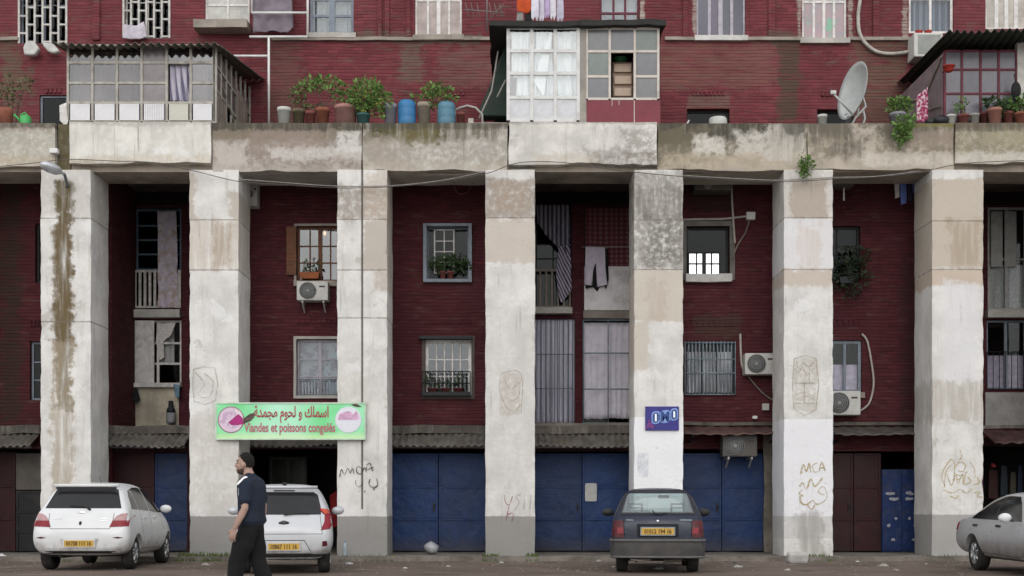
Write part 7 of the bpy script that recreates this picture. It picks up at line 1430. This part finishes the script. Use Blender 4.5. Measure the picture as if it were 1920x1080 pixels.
chain(mb, [(-.02, 0, 1.40, .10, .15), (0, 0, 1.2, .10, .14), (0, 0, 1.0, .08, .11)], 16)
def arm(s, sh, el, wr_, hd):
    chain(mb, [(*sh, .055, .055), (*Vector(sh).lerp(Vector(el), .5), .048, .048), (*el, .040, .038), (*Vector(el).lerp(Vector(wr_), .3), .043, .038), (*wr_, .027, .024)], 14)
    sh, el, wr_, hd = map(Vector, (sh, el, wr_, hd)); d = (hd - wr_).normalized(); side = Vector((d.z, 0, -d.x)).normalized(); out = d.cross(side).normalized()
    chain(mb, [(*(wr_ + d * .01), .030, .020), (*(wr_ + d * .05), .040, .018), (*(wr_ + d * .09), .040, .016)], 12)
    for k, L in enumerate((.070, .080, .075, .058)):
        b = wr_ + d * .088 + side * (.033 - .022 * k); t1 = b + d * L * .45 + out * .004 * s; t2 = b + d * L * .75 + out * .016 * s - side * .004; t3 = b + d * L * .92 + out * .032 * s - side * .006
        chain(mb, [(*b, .0085, .0085), (*t1, .0082, .0082), (*t2, .0075, .0075), (*t3, .0065, .0065)], 8)
    b = wr_ + d * .03 + side * .034; chain(mb, [(*b, .012, .012), (*(b + side * .022 + d * .03), .0105, .0105), (*(b + side * .026 + d * .058 + out * .008 * s), .009, .009)], 8)
arm(1, (.0, -.205, 1.385), (.03, -.245, 1.10), (-.085, -.265, .875), (-.115, -.262, .78))
arm(-1, (-.02, .205, 1.385), (.04, .24, 1.12), (.0, .25, .88), (-.02, .245, .79))
for s, kn, an in ((-1, (-.13, -.10, .50), (-.19, -.11, .09)), (1, (.02, .10, .50), (.20, .11, .12))):
    chain(mb, [(0, s * .07, .90, .07, .07), (*Vector((0, s * .08, .90)).lerp(Vector(kn), .5), .08, .08), (*kn, .055, .055), (*Vector(kn).lerp(Vector(an), .35), .055, .055), (*an, .035, .035)], 14)
    chain(mb, [(an[0] + .04, an[1], an[2] - .03, .035, .035), (an[0] - .07, an[1], an[2] - .045, .035, .042), (an[0] - .17, an[1], an[2] - .055, .025, .04)], 12)
fuse('body', mb, SKIN, man, .0045, 3)
for s in (-1, 1):
    e = MB(); e.ellipsoid((hx - .074, s * .033, hz + .012), (.010, .014, .009), 12, 8); obj('eye', e, M('eye_dark', (.05, .035, .03), .2), man, True, local=True)
    e = MB(); chain(e, [(hx - .087, s * .016, hz + .042, .005, .004), (hx - .080, s * .038, hz + .046, .005, .004), (hx - .062, s * .056, hz + .040, .004, .004)], 8); obj('eyebrow', e, HAIR, man, True, local=True)
# hair cap and short beard
e = MB(); e.ellipsoid((hx + .0165, 0, hz + .027), (.0985, .0770, .1115), 36, 28)
for i, v in enumerate(e.v):
    x, y, z = v; t_ = (x - hx) / .1
    lim = hz + .088 if t_ < -.25 else (hz + .066 if t_ < .12 else (hz + .026 if t_ < .42 else hz - .035))
    k_ = max(0.0, min(1.0, (z - lim) / .035 + 1)); k_ = .93 + .07 * k_ + .012 * nz(v, 60, 3) * k_
    if z < lim - .035: k_ = .85
    c_ = (hx + .0165, 0, hz + .027); e.v[i] = tuple(c_[j] + (v[j] - c_[j]) * k_ for j in range(3))
obj('hair', e, HAIR, man, True, local=True)
e = MB(); e.ellipsoid((hx - .022, 0, hz - .073), (.070, .064, .052), 24, 14); obj('beard', e, M('stubble', (.055, .035, .028), .8, .3, 40), man, True, local=True)
NV = M('navy_shirt', (.013, .019, .034), .85, .25, 7, bump=.15); BKT = M('black_trousers', (.006, .006, .007), .9, .35, 5, bump=.15)
mb = MB(); chain(mb, [(-.02, 0, 1.455, .080, .11), (-.015, 0, 1.41, .13, .20), (0, 0, 1.33, .152, .215), (.005, 0, 1.2, .152, .195), (.0, 0, 1.06, .146, .185), (.0, 0, .955, .164, .208)], 24)
for s, sh, el in ((-1, (.0, -.19, 1.395), (.03, -.245, 1.10)), (1, (-.02, .19, 1.395), (.04, .24, 1.12))):
    a, b = Vector(sh), Vector(el); chain(mb, [(*a, .085, .08), (*a.lerp(b, .4), .080, .078), (*a.lerp(b, .72), .078, .075)], 16)
shirt = fuse('t_shirt', mb, NV, man, .011, 5, .012)
mb = MB(); chain(mb, [(0, 0, 1.0, .130, .165), (0, 0, .86, .135, .172)], 20)
for s, kn, an in ((-1, (-.13, -.10, .50), (-.19, -.11, .09)), (1, (.02, .10, .50), (.20, .11, .12))):
    h = Vector((0, s * .085, .86)); k_ = Vector(kn); a_ = Vector(an); chain(mb, [(*h, .110, .094), (*h.lerp(k_, .5), .118, .108), (*k_, .098, .092), (*k_.lerp(a_, .5), .092, .088), (*a_, .085, .08)], 18)
fuse('trousers', mb, BKT, man, .013, 6, .016)
sb = BVHTree.FromPolygons([v.co.copy() for v in shirt.data.vertices], [list(p.vertices) for p in shirt.data.polygons])
def on_shirt(nm, pts, w, m):
    mb = MB(); P = []
    for i in range(len(pts) - 1):
        for t in (0, .2, .4, .6, .8): P.append(Vector(pts[i]).lerp(Vector(pts[i + 1]), t))
    P.append(Vector(pts[-1])); rows = []
    for i, p in enumerate(P):
        t = (P[min(i + 1, len(P) - 1)] - P[max(i - 1, 0)]).normalized(); h = sb.find_nearest(p); q = t.cross(h[1]).normalized() * w / 2
        for sg in (1, -1): hh = sb.find_nearest(h[0] + q * sg); mb.v.append(tuple(hh[0] + hh[1] * .004))
    for i in range(len(P) - 1): mb.f.append((2 * i, 2 * i + 1, 2 * i + 3, 2 * i + 2))
    return obj(nm, mb, m, shirt, local=True, fix=False)
WS = M('white_stripe', (.75, .75, .75), .7, .05, 8)
on_shirt('white_stripe', [(-.095, -.10, 1.455), (-.075, -.19, 1.41), (-.06, -.265, 1.37)], .024, WS); on_shirt('white_stripe', [(-.06, -.265, 1.37), (-.005, -.255, 1.41), (.035, -.19, 1.46)], .03, WS)
on_shirt('sleeve_print', [(-.05, -.30, 1.33), (-.045, -.31, 1.25)], .014, M('grey_print', (.25, .27, .3), .7))
for s, an in ((-1, (-.19, -.11, .09)), (1, (.20, .11, .12))):
    mb = MB(); chain(mb, [(an[0] + .05, an[1], an[2] - .04, .04, .042), (an[0] - .06, an[1], an[2] - .05, .042, .05), (an[0] - .18, an[1], an[2] - .06, .028, .045)], 14); obj('shoe', mb, TRIM, man, True, local=True)
man.location = (-2.97, -11.45, 0.0); man.rotation_euler = (0, 0, R(-13))

# ------------------------------------------------------------------ litter, weeds and rubble on the ground
def gpt(x, y): d = H * F / (y - 945); return ((x - 960) * d / F, d - D0)
LIT = [(760, 1066, 'crumpled white paper', (.6, .6, .58)), (655, 1058, 'small white food wrapper', (.5, .5, .5)), (1150, 1064, 'torn pale paper', (.45, .43, .4)), (1122, 1053, 'flattened white carton', (.42, .41, .38)), (1378, 1056, 'dark scrap of plastic', (.05, .05, .05)), (1384, 1064, 'pale crumpled tissue', (.5, .48, .45)), (1476, 1070, 'dirty cream paper scrap', (.4, .37, .32)), (1608, 1054, 'bright white crumpled bag', (.5, .5, .5)), (1656, 1062, 'long pale strip of paper', (.4, .38, .34)), (1680, 1070, 'thin cream scrap', (.36, .33, .28)), (1736, 1058, 'greyish torn wrapper', (.38, .37, .36)), (100, 1056, 'reddish scrap of packaging', (.3, .1, .08)), (2, 1052, 'white plastic scrap', (.6, .6, .6)), (385, 1060, 'small pale pebble like scrap', (.4, .37, .32)), (940, 1056, 'grey paper scrap', (.4, .4, .38)), (1235, 1068, 'small white chip', (.45, .44, .42)), (840, 1063, 'tiny pale paper chip', (.42, .4, .37))]
WH_ = {760: 'before the blue garage doors', 655: 'at the foot of the third pillar', 1150: 'by the left wheel of the dark blue car', 1122: 'left of the dark blue car', 1378: 'right of the dark blue car', 1384: 'beside the dark plastic right of the dark blue car', 1476: 'on the dirt below the sixth pillar', 1608: 'before the dark red door', 1656: 'before the blue cabinet', 1680: 'on the dirt below the blue cabinet', 1736: 'at the foot of the seventh pillar', 100: 'left of the white hatchback', 2: 'at the far left of the street', 385: 'before the second pillar', 940: 'at the foot of the fourth pillar', 1235: 'under the dark blue car', 840: 'left of the fourth pillar'}
for i, (x, y, lb, col) in enumerate(LIT):
    X, Yg = gpt(x, y); rg = random.Random(x); mb = MB(); n_ = 8; r = rg.uniform(.03, .075)
    z0 = .10 if Yg > -.45 else .004
    for j in range(3):
        for k in range(n_): a = 2 * math.pi * k / n_; q = r * (1, .8, .3)[j] * rg.uniform(.7, 1.15); mb.v.append((X + q * math.cos(a) * 1.4, Yg + q * math.sin(a), z0 + (0, .5, .8)[j] * r * rg.uniform(.4, 1)))
    for j in range(2):
        for k in range(n_): mb.f.append((j * n_ + k, j * n_ + (k + 1) % n_, (j + 1) * n_ + (k + 1) % n_, (j + 1) * n_ + k))
    mb.f += [tuple(range(n_)), tuple(range(2 * n_, 3 * n_))]
    tag(obj('paper_scrap', mb, M('litter_%d' % i, tuple(c_ * .72 for c_ in col), .8, .3, 14)), lb + ' ' + WH_[x], 'litter', 'litter on the street')
X, Yg = gpt(1496, 1056); mb = MB(); mb.rough_box(X - .17, X + .18, Yg - .12, Yg + .14, .0, .20, .06, .06, 0, 4); tag(obj('rubble_sack', mb, plaster('rubble_sack', (.46, .45, .43), (), .25, .4), bevel=.05), 'whitish lump of rubble at the foot of the sixth pillar', 'rubble')
mb = MB(); X, Yg = px(809, .6), .6; mb.ellipsoid((X, Yg, .23), (.155, .13, .13), 18, 12); mb.v = [(v[0] + .02 * nz(v, 9), v[1], v[2] + .03 * nz(v, 8, 3)) for v in mb.v]; tag(obj('clear_bag', mb, M('clear_plastic', (.30, .31, .33), .25, .2, 8, bump=.5, spec=.6), smooth=True), 'clear crumpled plastic bag lying before the blue garage doors', 'plastic bag')
X, Yg = px(647, -.25), -.25; t = thing('water_bottle', 'empty clear water bottle standing at the foot of the third pillar', 'bottle', (X, Yg, .1)); mb = MB(); mb.lathe((X, Yg, .1), [(.035, 0), (.04, .03), (.036, .1), (.04, .13), (.04, .2), (.016, .26), (.015, .28), (.002, .28)], 16); obj('body', mb, M('bottle_plastic', (.32, .38, .42), .2, .15, 8, spec=.6), t, True); mb = MB(); mb.lathe((X, Yg, .38), [(.017, 0), (.017, .02), (.002, .02)], 12); obj('cap', mb, M('blue_plastic'), t)
# weeds along the pavement edge
mb = MB(); rg = random.Random(5)
for x0, x1, n_, hh in ((332, 425, 260, .09), (905, 935, 70, .07), (985, 1010, 60, .08), (1490, 1560, 90, .06), (100, 200, 110, .07), (632, 740, 50, .05), (1725, 1850, 60, .05)):
    for _ in range(n_):
        x = px(rg.uniform(x0, x1), -.3); y = rg.uniform(-.55, -.06); b = Vector((x, y, .09 if y > -.42 else .0)); h = hh * rg.uniform(.4, 1.3); q = Vector((rg.gauss(0, .3), rg.gauss(0, .3), 1)) * h
        mb.add([b + Vector((-.008, 0, 0)), b + Vector((.008, 0, 0)), b + q * .6 + Vector((.006, 0, 0)), b + q], [(0, 1, 2, 3)])
structure(obj('weeds', mb, M('weed_green', (.075, .105, .03), .8, .4, 6)), 'stuff')
mb = MB(); rg = random.Random(11)
for _ in range(900):
    x = rg.uniform(-11, 11); y = -.45 - abs(rg.gauss(0, 2.2)); r = rg.uniform(.006, .022); zz = 0.0
    mb.add([(x + r * 1.3 * math.cos(a) * rg.uniform(.7, 1.2), y + r * math.sin(a), zz) for a in (0, 1.57, 3.14, 4.71)] + [(x, y, zz + r * .8)], [(0, 1, 4), (1, 2, 4), (2, 3, 4), (3, 0, 4)])
structure(obj('gravel', mb, M('gravel_grey', (.20, .175, .15), .9, .4, 3, space='pos')), 'stuff')
